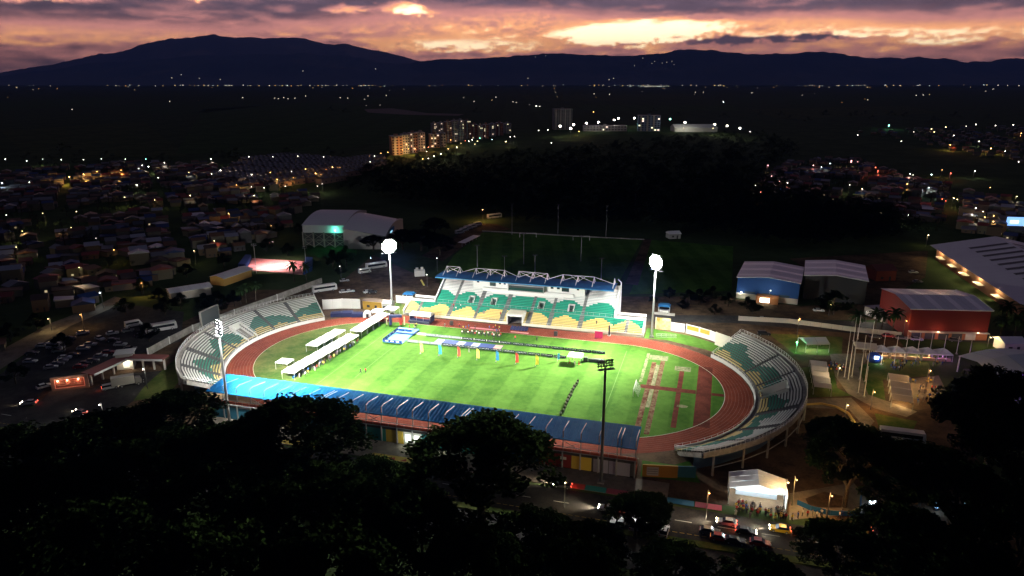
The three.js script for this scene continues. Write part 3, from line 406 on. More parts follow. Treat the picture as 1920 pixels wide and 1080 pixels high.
  for (const [a, b, c] of panels) part('wall_panel', new GB().box((a + b) / 2, 0.13, 54.0, b - a - 0.1, 3.6, 0.24), M(...c, 0.8), t);
  part('back_wall', new GB().box(-2.2, 0.13, 53.6, 120, 3.6, 0.2), M(0.1, 0.1, 0.1, 0.9), t);
  const win = part('door_surround', new GB().box(0, 0.13, 54.0, 5, 3.6, 0.22).box(9.7, 0.13, 54.0, 2.4, 3.6, 0.22), M(0.5, 0.5, 0.47, 0.8), t);
  for (const u of [-1.25, 1.25, 9.7]) { const p = part('lit_window', new GB().box(u, 0.7, 54.13, 1.55, 2.3, 0.06), glow(0.9, 1, 0.86, u < 5 ? 0.85 : 1.6), win); const bars = new GB(); for (let k = -1; k <= 1; k++) bars.box(u + k * 0.5, 0.7, 54.18, 0.05, 2.3, 0.04); bars.box(u, 1.7, 54.185, 1.55, 0.05, 0.04); part('window_bar', bars, MG.steel, p); lamp(SW(u, -55.2, 2.2), 0.92, 1, 0.85, 14, 20); }
  part('wall_sign', new GB().box(40.2, 2.3, 54.16, 1.5, 0.7, 0.06), M(0.6, 0.6, 0.55, 0.8), t);
}

// ---------- floodlight towers ----------
function tower(u, v, h, aim, lit, label, rows, colsN, size, aims = [], stray = 0.26) {
  const t = sthing('floodlight_tower', label, 'floodlight', u, v, 0, 'stadium floodlight towers');
  part('footing', new GB().box(0, 0, 0, 1.6, 0.5, 1.6), MG.concrete, t);
  part('mast', new GB().bar([0, 0.4, 0], [0, h - 1, 0], 0.42, 12, 0.26), lit ? M(0.6, 0.62, 0.62, 0.45, 0.3) : M(0.06, 0.065, 0.07, 0.5, 0.3), t);  // the unlit tower's darkness is put into its mast colour
  const head = new THREE.Group(); head.name = 'lamp_rack'; head.position.set(0, h, 0); head.rotation.y = Math.atan2(aim[0] - u, -(aim[1] - v)); t.add(head);
  const W = colsN * size, H = rows * size * 0.95, fr = new GB(); for (let i = 0; i < rows; i++) fr.box(0, (i + 0.5) * size * 0.95 - H / 2 - 0.06, -0.25, W, 0.12, 0.12); fr.box(-W * 0.3, -H / 2 - 0.3, -0.3, 0.12, H + 0.5, 0.12).box(W * 0.3, -H / 2 - 0.3, -0.3, 0.12, H + 0.5, 0.12).box(0, -H / 2 - 0.45, -0.5, W, 0.06, 1.2);
  part('rack_frame', fr, M(0.2, 0.2, 0.2, 0.6, 0.3), head);
  const can = new GB(); can.bar([0, 0, -0.28], [0, -0.12, 0.12], size * 0.24, 10, size * 0.46, null, true); const canG = can.geo(), faceG = new GB().bar([0, -0.125, 0.125], [0, -0.135, 0.15], size * 0.45, 10).geo();
  const face = lit ? glow(1, 0.98, 0.92, 70) : M(0.05, 0.06, 0.06, 0.15);
  for (let i = 0; i < rows; i++) for (let k = 0; k < colsN; k++) { if (rows > 5 && Math.hypot((k + 0.5) / colsN - 0.5, (i + 0.5) / rows - 0.5) > 0.49) continue; const l = part('floodlight', canG, MG.dark, head); l.position.set((k + 0.5) * size - W / 2, (i + 0.5) * size * 0.95 - H / 2, 0); part('light_face', faceG, face, l); }  // far racks filled out to a disc to give the shape of their glow
  if (lit) {
    const p = SW(u, v, h), n = aim.length;   // the lamps of a rack are trained on different parts of the ground
    for (const [au, av, f] of aims) { const a = SW(au, av, 0), d = new THREE.Vector3(a[0] - p[0], a[1] - p[1], a[2] - p[2]).normalize(), s = new THREE.SpotLight(0xffffff, lit * f, 0, 40 * R, 1, 2); s.color.setRGB(1, 0.985, 0.92); s.position.set(p[0] + d.x * 0.8, p[1] + d.y * 0.8, p[2] + d.z * 0.8); s.target.position.set(...a); s.castShadow = true; s.shadow.radius = 90; scene.add(s, s.target); }
    const w = new THREE.SpotLight(0xffffff, lit * stray, 0, 82 * R, 1, 2); w.color.setRGB(1, 0.985, 0.92); w.position.set(p[0], p[1] - H / 2 - 0.9, p[2]); w.target.position.set(p[0], 0, p[2]); w.castShadow = true; w.shadow.radius = 90; scene.add(w, w.target);   // stray light round the mast
  }
  return t;
}
tower(-53.7, 47.7, 28, [-8, -8], 44000, 'tall lit floodlight mast at the scoreboard end of the painted grandstand', 8, 8, 0.72, [[-66, 4, 0.75], [-32, 4, 0.7], [-14, 30, 0.25], [-10, -6, 0.95]]);
tower(52.1, 46.9, 28.9, [10, -8], 62000, 'tall lit floodlight mast at the yellow wall end of the painted grandstand', 8, 8, 0.72, [[50, 2, 0.4], [28, 2, 0.85], [14, 28, 0.25], [6, -10, 0.95]]);
tower(-53, -58, 29, [-22, 6], 44000, 'tall lit floodlight mast rising behind the blue roadside roof', 5, 4, 0.85, [[-72, -14, 0.75], [-42, -20, 0.9], [-44, -38, 0.9], [-18, -14, 1], [-14, 18, 0.45]], 0.03);
tower(50.3, -58.4, 30.6, [10, 0], 0, 'dark unlit floodlight mast with three rows of lamps by the road', 3, 6, 0.66);

// ---------- walls, scoreboard and sheds round the track ----------
function wallRun(name, label, pts, y0, h, m, cap, cat = 'wall', thick = 0.25) {    // panels between posts, end to end; points in stadium u, v
  const t = sthing(name, label, cat, 0, 0);
  for (let i = 0; i < pts.length - 1; i++) {
    const [a, b] = [pts[i], pts[i + 1]], L = Math.hypot(b[0] - a[0], b[1] - a[1]), n = Math.max(1, Math.round(L / 4)), ry = Math.atan2(b[1] - a[1], b[0] - a[0]);
    for (let k = 0; k < n; k++) { const f = (k + 0.5) / n, hh = Array.isArray(h) ? mix(h[i], h[i + 1], f) : h; part('wall_panel', new GB().box(mix(a[0], b[0], f), y0, -mix(a[1], b[1], f), L / n - 0.06, hh, thick, ry), m, t); }
    part('wall_post', new GB().box(a[0], y0, -a[1], thick + 0.1, (Array.isArray(h) ? h[i] : h) + 0.1, thick + 0.1, ry), cap || m, t);
  }
  return t;
}
const S2 = (px, py, h = 0) => { const q = P(px, py, h), a = q[0] - ST.x, b = -(q[2] - ST.z); return [a * SC - b * SS, a * SS + b * SC]; };
wallRun('stadium_wall', 'pale concrete perimeter wall running from the gatehouse up behind the scoreboard', [[278, 667], [318, 645], [362, 622], [440, 592], [520, 563], [604, 531]].map(p => S2(...p)), 0, 2.7, MG.concrete, MG.white);
wallRun('stadium_wall', 'low white wall between the curved terrace and the yellow hut', [[-83, 43], [-76, 46.5], [-68.5, 48.2]], 0, 4.2, M(0.68, 0.68, 0.65, 0.8));
wallRun('stadium_wall', 'white wall joining the painted grandstand to the tall floodlight mast', [[-57.5, 60], [-50, 60.6]], 0, 3.2, M(0.66, 0.66, 0.63, 0.8));
wallRun('stadium_wall', 'plain white wall panels beside the yellow graffiti block', [[58.4, 56.2], [63.6, 55.4]], 0, 3.4, M(0.55, 0.56, 0.58, 0.8), M(0.3, 0.3, 0.3, 0.8));
{
  const t = wallRun('stadium_wall', 'white curving wall with two yellow upper bands', [[64.2, 54.9], [69, 52.6], [73, 50], [76.2, 47]], 0, 3.6, M(0.66, 0.66, 0.64, 0.8));
  const band = (a, b) => part('yellow_band', new GB().box((a[0] + b[0]) / 2, 1.7, -(a[1] + b[1]) / 2 + 0.16, Math.hypot(b[0] - a[0], b[1] - a[1]) - 0.2, 1.6, 0.08, Math.atan2(b[1] - a[1], b[0] - a[0])), M(0.55, 0.33, 0.04, 0.8), t); band([64.3, 54.8], [68.8, 52.6]); band([69.2, 52.5], [72.8, 50.1]);
  wallRun('stadium_wall', 'tall cream wall panels against the end of the curved terrace', [[75, 45.2], [79.4, 41.6], [83.4, 38]], 0, 4.8, M(0.66, 0.62, 0.5, 0.8));
  wallRun('graffiti_wall', 'weathered ochre wall block with patchy paint beside the grandstand end', [[52.6, 56.8], [58.2, 56.6]], 0, 4.6, MT(noiseTex(256, [0.3, 0.16, 0.02], [0.66, 0.52, 0.3], 41, [3, 9, 30], [0.5, 0.3, 0.2], 7)), M(0.6, 0.55, 0.42, 0.8));
}
{
  const t = sthing('scoreboard', 'large dark scoreboard on steel posts behind the curved terrace', 'scoreboard', -106, 2.4);
  part('screen_panel', new GB().box(0, 4.8, 0, 0.5, 6, 9.6), M(0.05, 0.06, 0.065, 0.4), t); part('frame', new GB().box(0, 10.8, 0, 0.8, 0.25, 9.9).box(0, 4.55, 0, 0.8, 0.25, 9.9).box(0, 4.8, 4.85, 0.8, 6, 0.2).box(0, 4.8, -4.85, 0.8, 6, 0.2), MG.concrete, t);
  for (const z of [-4, 0, 4]) part('post', new GB().bar([-0.2, 0, z], [-0.2, 5, z], 0.22, 8), MG.steel, t); part('back_brace', new GB().bar([-3, 0, 4], [-0.3, 8, 4], 0.12, 6).bar([-3, 0, -4], [-0.3, 8, -4], 0.12, 6).bar([-0.5, 2.2, 4.6], [-0.5, 10.4, 4.6], 0.16, 6), MG.white, t);
}
function hut(name, label, p, turn, w, d, h, wall, roof, over = 0.5, rise = 0.5, cat = 'hut', door) {
  const t = thing(name, label, cat, p, turn); part('wall', new GB().box(0, 0, 0, w, h, d), wall, t);
  const W = w / 2 + over, D = d / 2 + over, g = new GB(); g.quad([-W, h, D], [W, h, D], [W, h + rise, 0], [-W, h + rise, 0]).quad([W, h, -D], [-W, h, -D], [-W, h + rise, 0], [W, h + rise, 0]).tri([W, h, D], [W, h, -D], [W, h + rise, 0]).tri([-W, h, -D], [-W, h, D], [-W, h + rise, 0]).quad([-W, h, -D], [W, h, -D], [W, h, D], [-W, h, D]); part('roof', g, roof, t);
  if (door !== false) { part('door', new GB().box(w * 0.2, 0, d / 2 + 0.03, 1, 2.1, 0.08), MG.dark, t); part('window', new GB().box(-w * 0.2, 1, d / 2 + 0.03, 1.3, 1, 0.08), MG.dark, t); }
  return t;
}
hut('yellow_hut', 'long ochre fronted hut with dark openings beside the white shed', SW(-63, 50, 0), -ST.a, 8.5, 4, 3.6, M(0.55, 0.32, 0.04, 0.8), M(0.1, 0.07, 0.05, 0.8), 0.4, 0.4);
hut('white_shed', 'small white shed with sloping roof beside the ochre hut', SW(-56.8, 50.5, 0), -ST.a, 4.2, 4, 3.2, M(0.66, 0.66, 0.62, 0.8), M(0.7, 0.7, 0.67, 0.7), 0.3, 0.9);
function kiosk(p, label) { const t = thing('kiosk', label, 'kiosk', p, -ST.a, 'blue roofed kiosks behind the grandstand'); part('canopy', new GB().box(0, 3, 0, 5, 0.2, 4.2).box(0, 3.2, 0, 3.8, 0.5, 3), M(0.01, 0.12, 0.3, 0.6), t); for (const [x, z] of [[-2.2, -1.8], [2.2, -1.8], [-2.2, 1.8], [2.2, 1.8]]) part('post', new GB().bar([x, 0, z], [x, 3, z], 0.1, 6), MG.white, t); part('counter', new GB().box(0, 0, 0, 3.6, 1.1, 2.8), MG.white, t); part('plinth', new GB().box(0, 0, 2.6, 9, 0.5, 2), M(0.55, 0.53, 0.48, 0.85), t); }
kiosk(P(768, 563), 'open kiosk with blue canopy beside the scoreboard-end floodlight mast'); kiosk(P(1245, 586), 'open kiosk with blue canopy behind the ochre graffiti wall');

// ---------- event tents on the pitch ----------
function canopy(label, u, v, w = 4.5, d = 4.7, group, h = 2.6, rise = 0.35, mat = MG.canvas) {
  const t = sthing('canopy_tent', label, 'tent', u, v, 0, group), W = w / 2 - 0.02, D = d / 2 - 0.02, g = new GB(), c = [0, h + rise, 0], k = [[-W, h, D], [W, h, D], [W, h, -D], [-W, h, -D]];
  for (let i = 0; i < 4; i++) { const a = k[i], b = k[(i + 1) % 4]; g.tri(a, b, c); g.quad([a[0], h - 0.3, a[2]], [b[0], h - 0.3, b[2]], b, a); } part('roof', g, mat, t);
  for (const [x, , z] of k) part('leg', new GB().bar([x * 0.96, 0, z * 0.96], [x * 0.96, h, z * 0.96], 0.05, 5), MG.steel, t);
  return t;
}
for (let k = 0; k < 8; k++) canopy('white canopy in the long tent row across the worn end of the pitch', -55.6 + k * 0.42, -23 + k * 4.72, 4.8, 4.7, 'long row of white canopies on the pitch');
for (let k = 0; k < 4; k++) canopy('white canopy in the short tent row on worn grass behind the long row', -61.2 + k * 0.4, 0.2 + k * 4.52, 4.6, 4.5, 'short row of white canopies');
canopy('single low white canopy on bare soil behind the long tent row', -62.2, -17, 4.6, 4.2);
for (let k = 0; k < 5; k++) canopy('white canopy in the tent row reaching the running track', -53.6 + k * 0.2, 18.4 + k * 4.5, 4.8, 4.48, 'tent row reaching the running track');
canopy('peaked white canopy on the track before the grandstand wing', -56.4, 40.4, 4.6, 4.6, null, 2.8, 0.9); canopy('peaked white canopy beside the mast footing at the track edge', -52.4, 44.2, 5.2, 4.6, null, 3.0, 0.6);
{ const tb = new GB().box(0, 0.7, 0, 1.8, 0.05, 0.7).box(-0.7, 0, 0, 0.06, 0.7, 0.6).box(0.7, 0, 0, 0.06, 0.7, 0.6).geo(); for (let k = 0; k < 8; k++) { const o = solo('folding_table', tb, k % 3 ? MG.dark : MG.blue, 'folding table set up under the long canopy row', 'table', SW(-54.6 + k * 0.42, -23.5 + k * 4.7), Math.PI / 2 - ST.a, 'tables under the canopies'); } }
{
  const t = sthing('marquee', 'white topped marquee with navy side curtains at the grandstand front', 'tent', -37.4, 40.6);
  const g = new GB(); g.quad([-4.4, 3, 2.4], [4.4, 3, 2.4], [4, 3.9, 0], [-4, 3.9, 0]).quad([4.4, 3, -2.4], [-4.4, 3, -2.4], [-4, 3.9, 0], [4, 3.9, 0]).tri([4.4, 3, 2.4], [4.4, 3, -2.4], [4, 3.9, 0]).tri([-4.4, 3, -2.4], [-4.4, 3, 2.4], [-4, 3.9, 0]).quad([-4.4, 2.6, 2.4], [4.4, 2.6, 2.4], [4.4, 3, 2.4], [-4.4, 3, 2.4]); part('roof', g, MG.canvas, t);
  part('curtain', new GB().box(0, 0, 2.2, 8.6, 1.6, 0.1).box(-4.3, 0, 0, 0.1, 2.6, 4.5).box(4.3, 0, 0, 0.1, 2.6, 4.5), MG.navy, t); part('stage_front', new GB().box(0, 0, 3, 8.8, 0.9, 1.4), M(0.03, 0.035, 0.06, 0.8), t); for (const x of [-4.3, -1.4, 1.4, 4.3]) part('pole', new GB().bar([x, 0, 2.3], [x, 3, 2.3], 0.06, 5), MG.steel, t);
}
for (const [u, v, w, d, h, r] of [[-73.2, 36.6, 4.6, 3, 1.9, 0.5], [-69, 37.8, 4.8, 3, 2.2, 0.4], [-64.8, 38.6, 4.4, 3, 1.9, 0.3]]) { const t = sthing('covered_mats', w == 4.6 ? 'navy cover over landing mats nearest the terrace end rail' : w == 4.8 ? 'navy cover over the tall middle stack of landing mats' : 'navy cover over landing mats beside the white igloo tent', 'mat', u, v, r); part('mats', new GB().box(0, 0, 0, w - 0.3, h - 0.3, d - 0.3), M(0.02, 0.03, 0.1, 0.8), t); const g = new GB(), W = w / 2, D = d / 2; g.quad([-W, h - 0.5, D], [W, h - 0.5, D], [W * 0.7, h, 0], [-W * 0.7, h, 0]).quad([W, h - 0.5, -D], [-W, h - 0.5, -D], [-W * 0.7, h, 0], [W * 0.7, h, 0]).tri([W, h - 0.5, D], [W, h - 0.5, -D], [W * 0.7, h, 0]).tri([-W, h - 0.5, -D], [-W, h - 0.5, D], [-W * 0.7, h, 0]).quad([-W, 0.1, D], [W, 0.1, D], [W, h - 0.5, D], [-W, h - 0.5, D]); part('cover', g, MG.navy, t); }
{ const t = sthing('igloo_tent', 'white rounded tent with dark doorway on the track', 'tent', -61, 39.6, 0.5); const g = new GB(), n = 8; for (let i = 0; i < n; i++) { const a = Math.PI * i / n, b = Math.PI * (i + 1) / n; g.quad([Math.cos(a) * 1.7, Math.sin(a) * 2.2, 1.6], [Math.cos(a) * 1.7, Math.sin(a) * 2.2, -1.6], [Math.cos(b) * 1.7, Math.sin(b) * 2.2, -1.6], [Math.cos(b) * 1.7, Math.sin(b) * 2.2, 1.6]).tri([0, 0, -1.6], [Math.cos(a) * 1.7, Math.sin(a) * 2.2, -1.6], [Math.cos(b) * 1.7, Math.sin(b) * 2.2, -1.6]).tri([0, 0.2, 1.6], [Math.cos(a) * 1.7, Math.sin(a) * 2.2, 1.6], [Math.cos(b) * 1.7, Math.sin(b) * 2.2, 1.6]); } part('shell', g, MG.canvas, t); part('doorway', new GB().box(0, 0, 1.62, 1, 1.5, 0.06), MG.black, t); }  // black panel stands for the shade inside the tent mouth
{ const t = sthing('goal_cage', 'white framed practice goal standing on the verge behind the igloo tent', 'goal', -58.2, 43.6); part('frame', new GB().bar([-2.4, 0, 0], [-2.4, 2, 0], 0.08).bar([2.4, 0, 0], [2.4, 2, 0], 0.08).bar([-2.4, 2, 0], [2.4, 2, 0], 0.08).bar([-2.4, 0, -1.2], [-2.4, 2, 0], 0.06).bar([2.4, 0, -1.2], [2.4, 2, 0], 0.06).bar([-2.4, 0, -1.2], [2.4, 0, -1.2], 0.06), MG.white, t); }
// boards with pale marks along the two lanes
function boards(u0, u1, v, n, label, group, turn = 0) {
  const L = (u1 - u0) / n, g = new GB().box(0, 0.06, 0, L - 0.25, 0.9, 0.08).geo(), mk = new GB(); const r = rng(77); for (let x = -L / 2 + 0.4; x < L / 2 - 0.6; x += 0.55) mk.box(x + 0.2, 0.4 + 0.1 * r(), 0.05, 0.3, 0.12 + 0.12 * r(), 0.03); const mg = mk.geo(), foot = new GB().box(-L / 2 + 0.5, 0, 0, 0.1, 0.06, 0.5).geo(), foot2 = new GB().box(L / 2 - 0.5, 0, 0, 0.1, 0.06, 0.5).geo();
  for (let k = 0; k < n; k++) { const t = sthing('advertising_board', label, 'board', u0 + (k + 0.5) * L, v, turn, group); const face = part('panel', g, k < 3 ? M(0.2, 0.22, 0.25, 0.8) : M(0.012, 0.024, 0.03, 0.8), t); part('marks', mg, M(0.6, 0.62, 0.62, 0.7), face).userData.kind = 'stuff'; part('foot', foot, MG.dark, t); part('foot', foot2, MG.dark, t); }
}
boards(-33.6, 26, 17, 13, 'low dark advertising board along the lane beside the feather flags', 'boards along the flag side lane');
boards(-29.6, 38.2, 24.9, 14, 'low dark advertising board along the lane on the grandstand side', 'boards along the grandstand side lane');
{
  const t = sthing('event_mat', 'long floor mat of blue and white panels between the lanes of boards', 'mat', -11, 20.6); part('base', new GB().box(0, 0.03, 0, 25.4, 0.05, 4.9), M(0.01, 0.04, 0.2, 0.9), t);
  const c = [[0.4, 0.44, 0.5], [0.006, 0.025, 0.13], [0.006, 0.03, 0.14], [0.38, 0.42, 0.48], [0.006, 0.025, 0.12], [0.3, 0.36, 0.44], [0.008, 0.03, 0.14], [0.006, 0.025, 0.12], [0.4, 0.2, 0.16]];
  c.forEach((k, i) => part('mat_panel', new GB().box(-11.2 + i * 2.8, 0.082, 0.2 * (i % 2), 2.7, 0.02, 4.3), M(...k, 0.8), t));
}
{ // judges' platform
  const t = sthing('blue_platform', 'bright blue floor platform edged by navy boards at the end of the lanes', 'platform', -38, 21.8); part('deck', new GB().box(0, 0, 0, 7.6, 0.28, 15), M(0.008, 0.16, 0.32, 0.8), t);
  const bd = (x, z, w, ry) => { const p = part('edge_board', new GB().box(x, 0.28, z, w, 1, 0.1, ry), M(0.006, 0.035, 0.17, 0.8), t); const mk = new GB(); for (let k = -1; k <= 1; k++) mk.box(x + (ry ? 0.07 : k * w * 0.28), 0.55, z + (ry ? k * w * 0.28 : 0.07), ry ? 0.04 : w * 0.16, 0.36, ry ? w * 0.16 : 0.04); part('marks', mk, MG.white, p).userData.kind = 'stuff'; }; bd(0, 7.6, 7.6, 0); bd(-3.85, 3.7, 7.6, Math.PI / 2); bd(-3.85, -3.9, 7.4, Math.PI / 2);
  part('upper_deck', new GB().box(0.6, 0.28, -4.6, 7.4, 0.5, 5.4), M(0.008, 0.07, 0.24, 0.8), t); for (const x of [-1.6, 1.4]) part('table', new GB().box(x, 0.78, -4.2, 2.4, 0.75, 0.8), MG.blue, t);
}
{ const t = sthing('inflatable_arch', 'navy and red start arch standing between tents and blue platform', 'arch', -45.6, 33.6, 0.3); part('beam', new GB().box(0, 3, 0, 4.8, 1, 1).box(-2, 0, 0, 1, 3, 1), MG.navy, t); part('red_leg', new GB().box(2, 0, 0, 1, 3, 1), MG.red, t); part('pale_leg', new GB().box(3.4, 0, 0.2, 0.5, 3.2, 0.5).box(-3.4, 0, 0.3, 0.5, 2.6, 0.5), M(0.6, 0.5, 0.3, 0.7), t); }
// feather flags
{
  const cols = [['yellow', [0.72, 0.62, 0.12]], ['sky blue', [0.02, 0.36, 0.5]], ['red', [0.6, 0.06, 0.03]], ['yellow', [0.72, 0.62, 0.12]], ['sky blue', [0.02, 0.22, 0.5]], ['red', [0.6, 0.05, 0.03]], ['yellow', [0.74, 0.6, 0.06]]];
  const where = ['beside the blue platform', 'second from the blue platform', 'third from the blue platform', 'before the middle of the striped mat', 'at the end of the striped mat', 'beyond the end of the striped mat', 'nearest the white judging canopy'];
  cols.forEach(([nm, c], k) => {
    const t = sthing('feather_flag', `${nm} feather flag on the grass ${where[k]}`, 'flag', -24 + k * 6.92, 7.3, 0, 'feather flags along the lane'); part('pole', new GB().bar([0, 0, 0], [0, 4.1, 0], 0.035, 6), MG.steel, t); part('base', new GB().bar([0, 0, 0], [0, 0.12, 0], 0.35, 10), MG.dark, t);
    const g = new GB(), W = y => 0.1 + 0.95 * Math.min(1, (4.25 - y) * 1.4); for (let i = 0; i < 8; i++) { const y0 = 0.7 + i * 0.43, y1 = y0 + 0.43, b = s => 0.12 * Math.sin(s * 2.1); for (const o of [0, 0.012]) g.quad([0, y0, b(y0) + o], [W(y0), y0, b(y0 + 1) + o], [W(y1), y1, b(y1 + 1) + o], [0, y1, b(y1) + o]); } part('cloth', g, M(...c, 0.75), t);
  });
  const t = sthing('feather_flag', 'short blue feather flag at the end of the board lane', 'flag', 23.6, 13.6, 0, 'feather flags along the lane'); part('pole', new GB().bar([0, 0, 0], [0, 3, 0], 0.03, 6), MG.steel, t); part('cloth', new GB().box(0.4, 0.8, 0, 0.75, 2.1, 0.03), M(0.02, 0.25, 0.5, 0.75), t);
}
canopy('white judging canopy with red posts beside the dark equipment bench', 29.6, 14.6, 4.8, 4.2, null, 2.7, 0.7);
{ const t = sthing('equipment_bench', 'long black covered equipment bench at the end of the boards', 'bench', 36.4, 17, 0.05); part('top', new GB().box(0, 0.5, 0, 5.4, 0.5, 1.1), MG.black, t); part('skirt', new GB().box(0, 0, 0, 5, 0.5, 0.9), MG.dark, t); part('case', new GB().box(-3.6, 0, 0.4, 1.4, 1.5, 1.2), MG.black, t); }
for (const [x, z] of [[28, 13.2], [31.2, 12.6]]) { const o = solo('red_bollard', new GB().bar([0, 0, 0], [0, 1.6, 0], 0.22, 8, 0.14).bar([0, 1.6, 0], [0, 1.72, 0], 0.14, 8, 0.03), MG.red, 'red padded bollard before the white judging canopy', 'bollard', SW(x, z), 0, 'red bollards'); }
{ const t = sthing('pink_board', 'bright pink square board standing at the track edge', 'board', 33.4, 39.6); part('face', new GB().box(0, 0.25, 0, 2.9, 2.6, 0.16), M(0.62, 0.02, 0.13, 0.7), t); part('stand', new GB().box(-1, 0, 0, 0.12, 0.25, 1).box(1, 0, 0, 0.12, 0.25, 1), MG.dark, t); }
for (const [u, v, l] of [[-24.4, 39, 'before the yellow seats beside the marquee'], [17.4, 38.4, 'on the track near the pink board']]) { const t = sthing('loudspeaker', 'black cabinet loudspeaker ' + l, 'loudspeaker', u, v); part('cabinet', new GB().box(0, 0, 0, 1.2, 1.7, 1), MG.black, t); part('grille', new GB().box(0, 0.2, 0.52, 1, 1.3, 0.05), M(0.03, 0.03, 0.03, 0.4), t); }
struct('red_carpet', new GB().box(-10.4, 0.044, -38.2, 12, 0.02, 1.5), M(0.55, 0.18, 0.2, 0.9), SW(0, 0), -ST.a); struct('red_carpet', new GB().box(3.5, 0.044, -38, 7, 0.02, 1.3), M(0.6, 0.25, 0.26, 0.9), SW(0, 0), -ST.a);
for (let k = 0; k < 6; k++) for (let j = 0; j < 2; j++) { const t = sthing('navy_chair', 'navy covered chair in the block before the players tunnel', 'chair', -0.4 + k * 1.15, 40.4 + j * 1.3, 0, 'navy chairs before the tunnel'); part('seat', new GB().box(0, 0, 0, 0.9, 0.5, 0.8), MG.navy, t); part('backrest', new GB().box(0, 0.5, -0.35, 0.9, 0.6, 0.14), MG.navy, t); }
{ const t = sthing('football_goal', 'white football goal with net at the runway end of the pitch', 'goal', 51.8, -4); part('frame', new GB().bar([0, 0, 3.66], [0, 2.44, 3.66], 0.08, 8).bar([0, 0, -3.66], [0, 2.44, -3.66], 0.08, 8).bar([0, 2.44, 3.66], [0, 2.44, -3.66], 0.08, 8), MG.white, t); const n = new GB(); for (let z = -3.6; z <= 3.61; z += 0.45) n.bar([0, 2.44, z], [1.6, 0.02, z], 0.016, 3, 0.016, null, false); for (let s = 0.1; s < 1; s += 0.12) n.bar([1.6 * s, 2.44 * (1 - s), -3.66], [1.6 * s, 2.44 * (1 - s), 3.66], 0.016, 3, 0.016, null, false); part('net', n, M(0.6, 0.6, 0.6, 0.8), t); }
{ const t = sthing('hurdle_rack', 'low steel hurdle rack lying on the verge beside the track', 'rack', 57.2, 48.6, 0.16); const g = new GB(); for (const z of [-0.7, 0.7]) { g.bar([-3.6, 0.9, z], [3.6, 0.9, z], 0.06).bar([-3.6, 0.1, z], [3.6, 0.1, z], 0.06); for (let x = -3.6; x <= 3.61; x += 1.8) g.bar([x, 0, z], [x, 0.95, z], 0.05); } for (let x = -3.6; x <= 3.61; x += 1.8) g.bar([x, 0.9, -0.7], [x, 0.9, 0.7], 0.05); part('frame', g, MG.steel, t); }
{ const t = sthing('tall_screen', 'narrow upright dark screen at the grandstand front rail', 'screen', 36.6, 44.2); part('panel', new GB().box(0, 0.3, 0, 0.5, 3.6, 0.9), MG.dark, t); part('base', new GB().box(0, 0, 0, 1, 0.3, 1.4), MG.steel, t); }

// ---------- halls and houses round the stadium ----------
const corr = (r, g, b, rough = 0.42, metal = 0.85) => M(r, g, b, rough, metal);
function hall(name, label, p, turn, w, d, h, rise, wallM, roofM, opt = {}) {           // gabled hall, ridge along its own x or z; p the middle
  const t = thing(name, label, opt.cat || 'hall', p, turn), o = 0.6, W = w / 2 + o, D = d / 2 + o;
  part('wall', new GB().box(0, 0, d / 2, w, h, 0.3).box(0, 0, -d / 2, w, h, 0.3).box(w / 2 - 0.16, 0, 0, 0.3, h, d - 0.3).box(-w / 2 + 0.16, 0, 0, 0.3, h, d - 0.3), wallM, t);
  const N = opt.sheets || 12;
  if (opt.alongZ) {   // ridge runs front to back
    for (const z of [d / 2 + 0.14, -d / 2 - 0.14]) part('gable', new GB().tri([-w / 2, h, z], [w / 2, h, z], [0, h + rise, z]), wallM, t);
    for (let k = 0; k < N; k++) for (const s of [-1, 1]) { const a = D - k * 2 * D / N, b = D - (k + 1) * 2 * D / N + 0.04, g = new GB(); g.quad([s * W, h - 0.05, a], [s * W, h - 0.05, b], [0, h + rise, b], [0, h + rise, a]); part('roof_sheet', g, opt.sky && k % 3 == 1 ? opt.sky : roofM, t); }
  } else {
    for (const x of [w / 2 + 0.02, -w / 2 - 0.02]) part('gable', new GB().tri([x, h, -d / 2], [x, h, d / 2], [x, h + rise, 0]), wallM, t);
    for (let k = 0; k < N; k++) for (const s of [-1, 1]) { const a = -W + k * 2 * W / N, b = -W + (k + 1) * 2 * W / N - 0.04, g = new GB(); g.quad([a, h - 0.05, s * D], [b, h - 0.05, s * D], [b, h + rise, 0], [a, h + rise, 0]); part('roof_sheet', g, opt.sky && k % 3 == 1 ? opt.sky : roofM, t); }
  }
  part('barge_board', opt.alongZ ? new GB().bar([-W, h, D], [0, h + rise, D], 0.16, 4).bar([W, h, D], [0, h + rise, D], 0.16, 4) : new GB().box(0, h - 0.3, D, 2 * W, 0.3, 0.1).bar([W, h, D], [W, h + rise, 0], 0.16, 4).bar([W, h, -D], [W, h + rise, 0], 0.16, 4), MG.white, t);
  return t;
}
const roofGrey = corr(0.6, 0.62, 0.68, 0.42, 0.5), roofPale = M(0.78, 0.78, 0.8, 0.5, 0.25), skylight = corr(0.72, 0.75, 0.78, 0.3), roofDim = corr(0.26, 0.28, 0.33, 0.5);
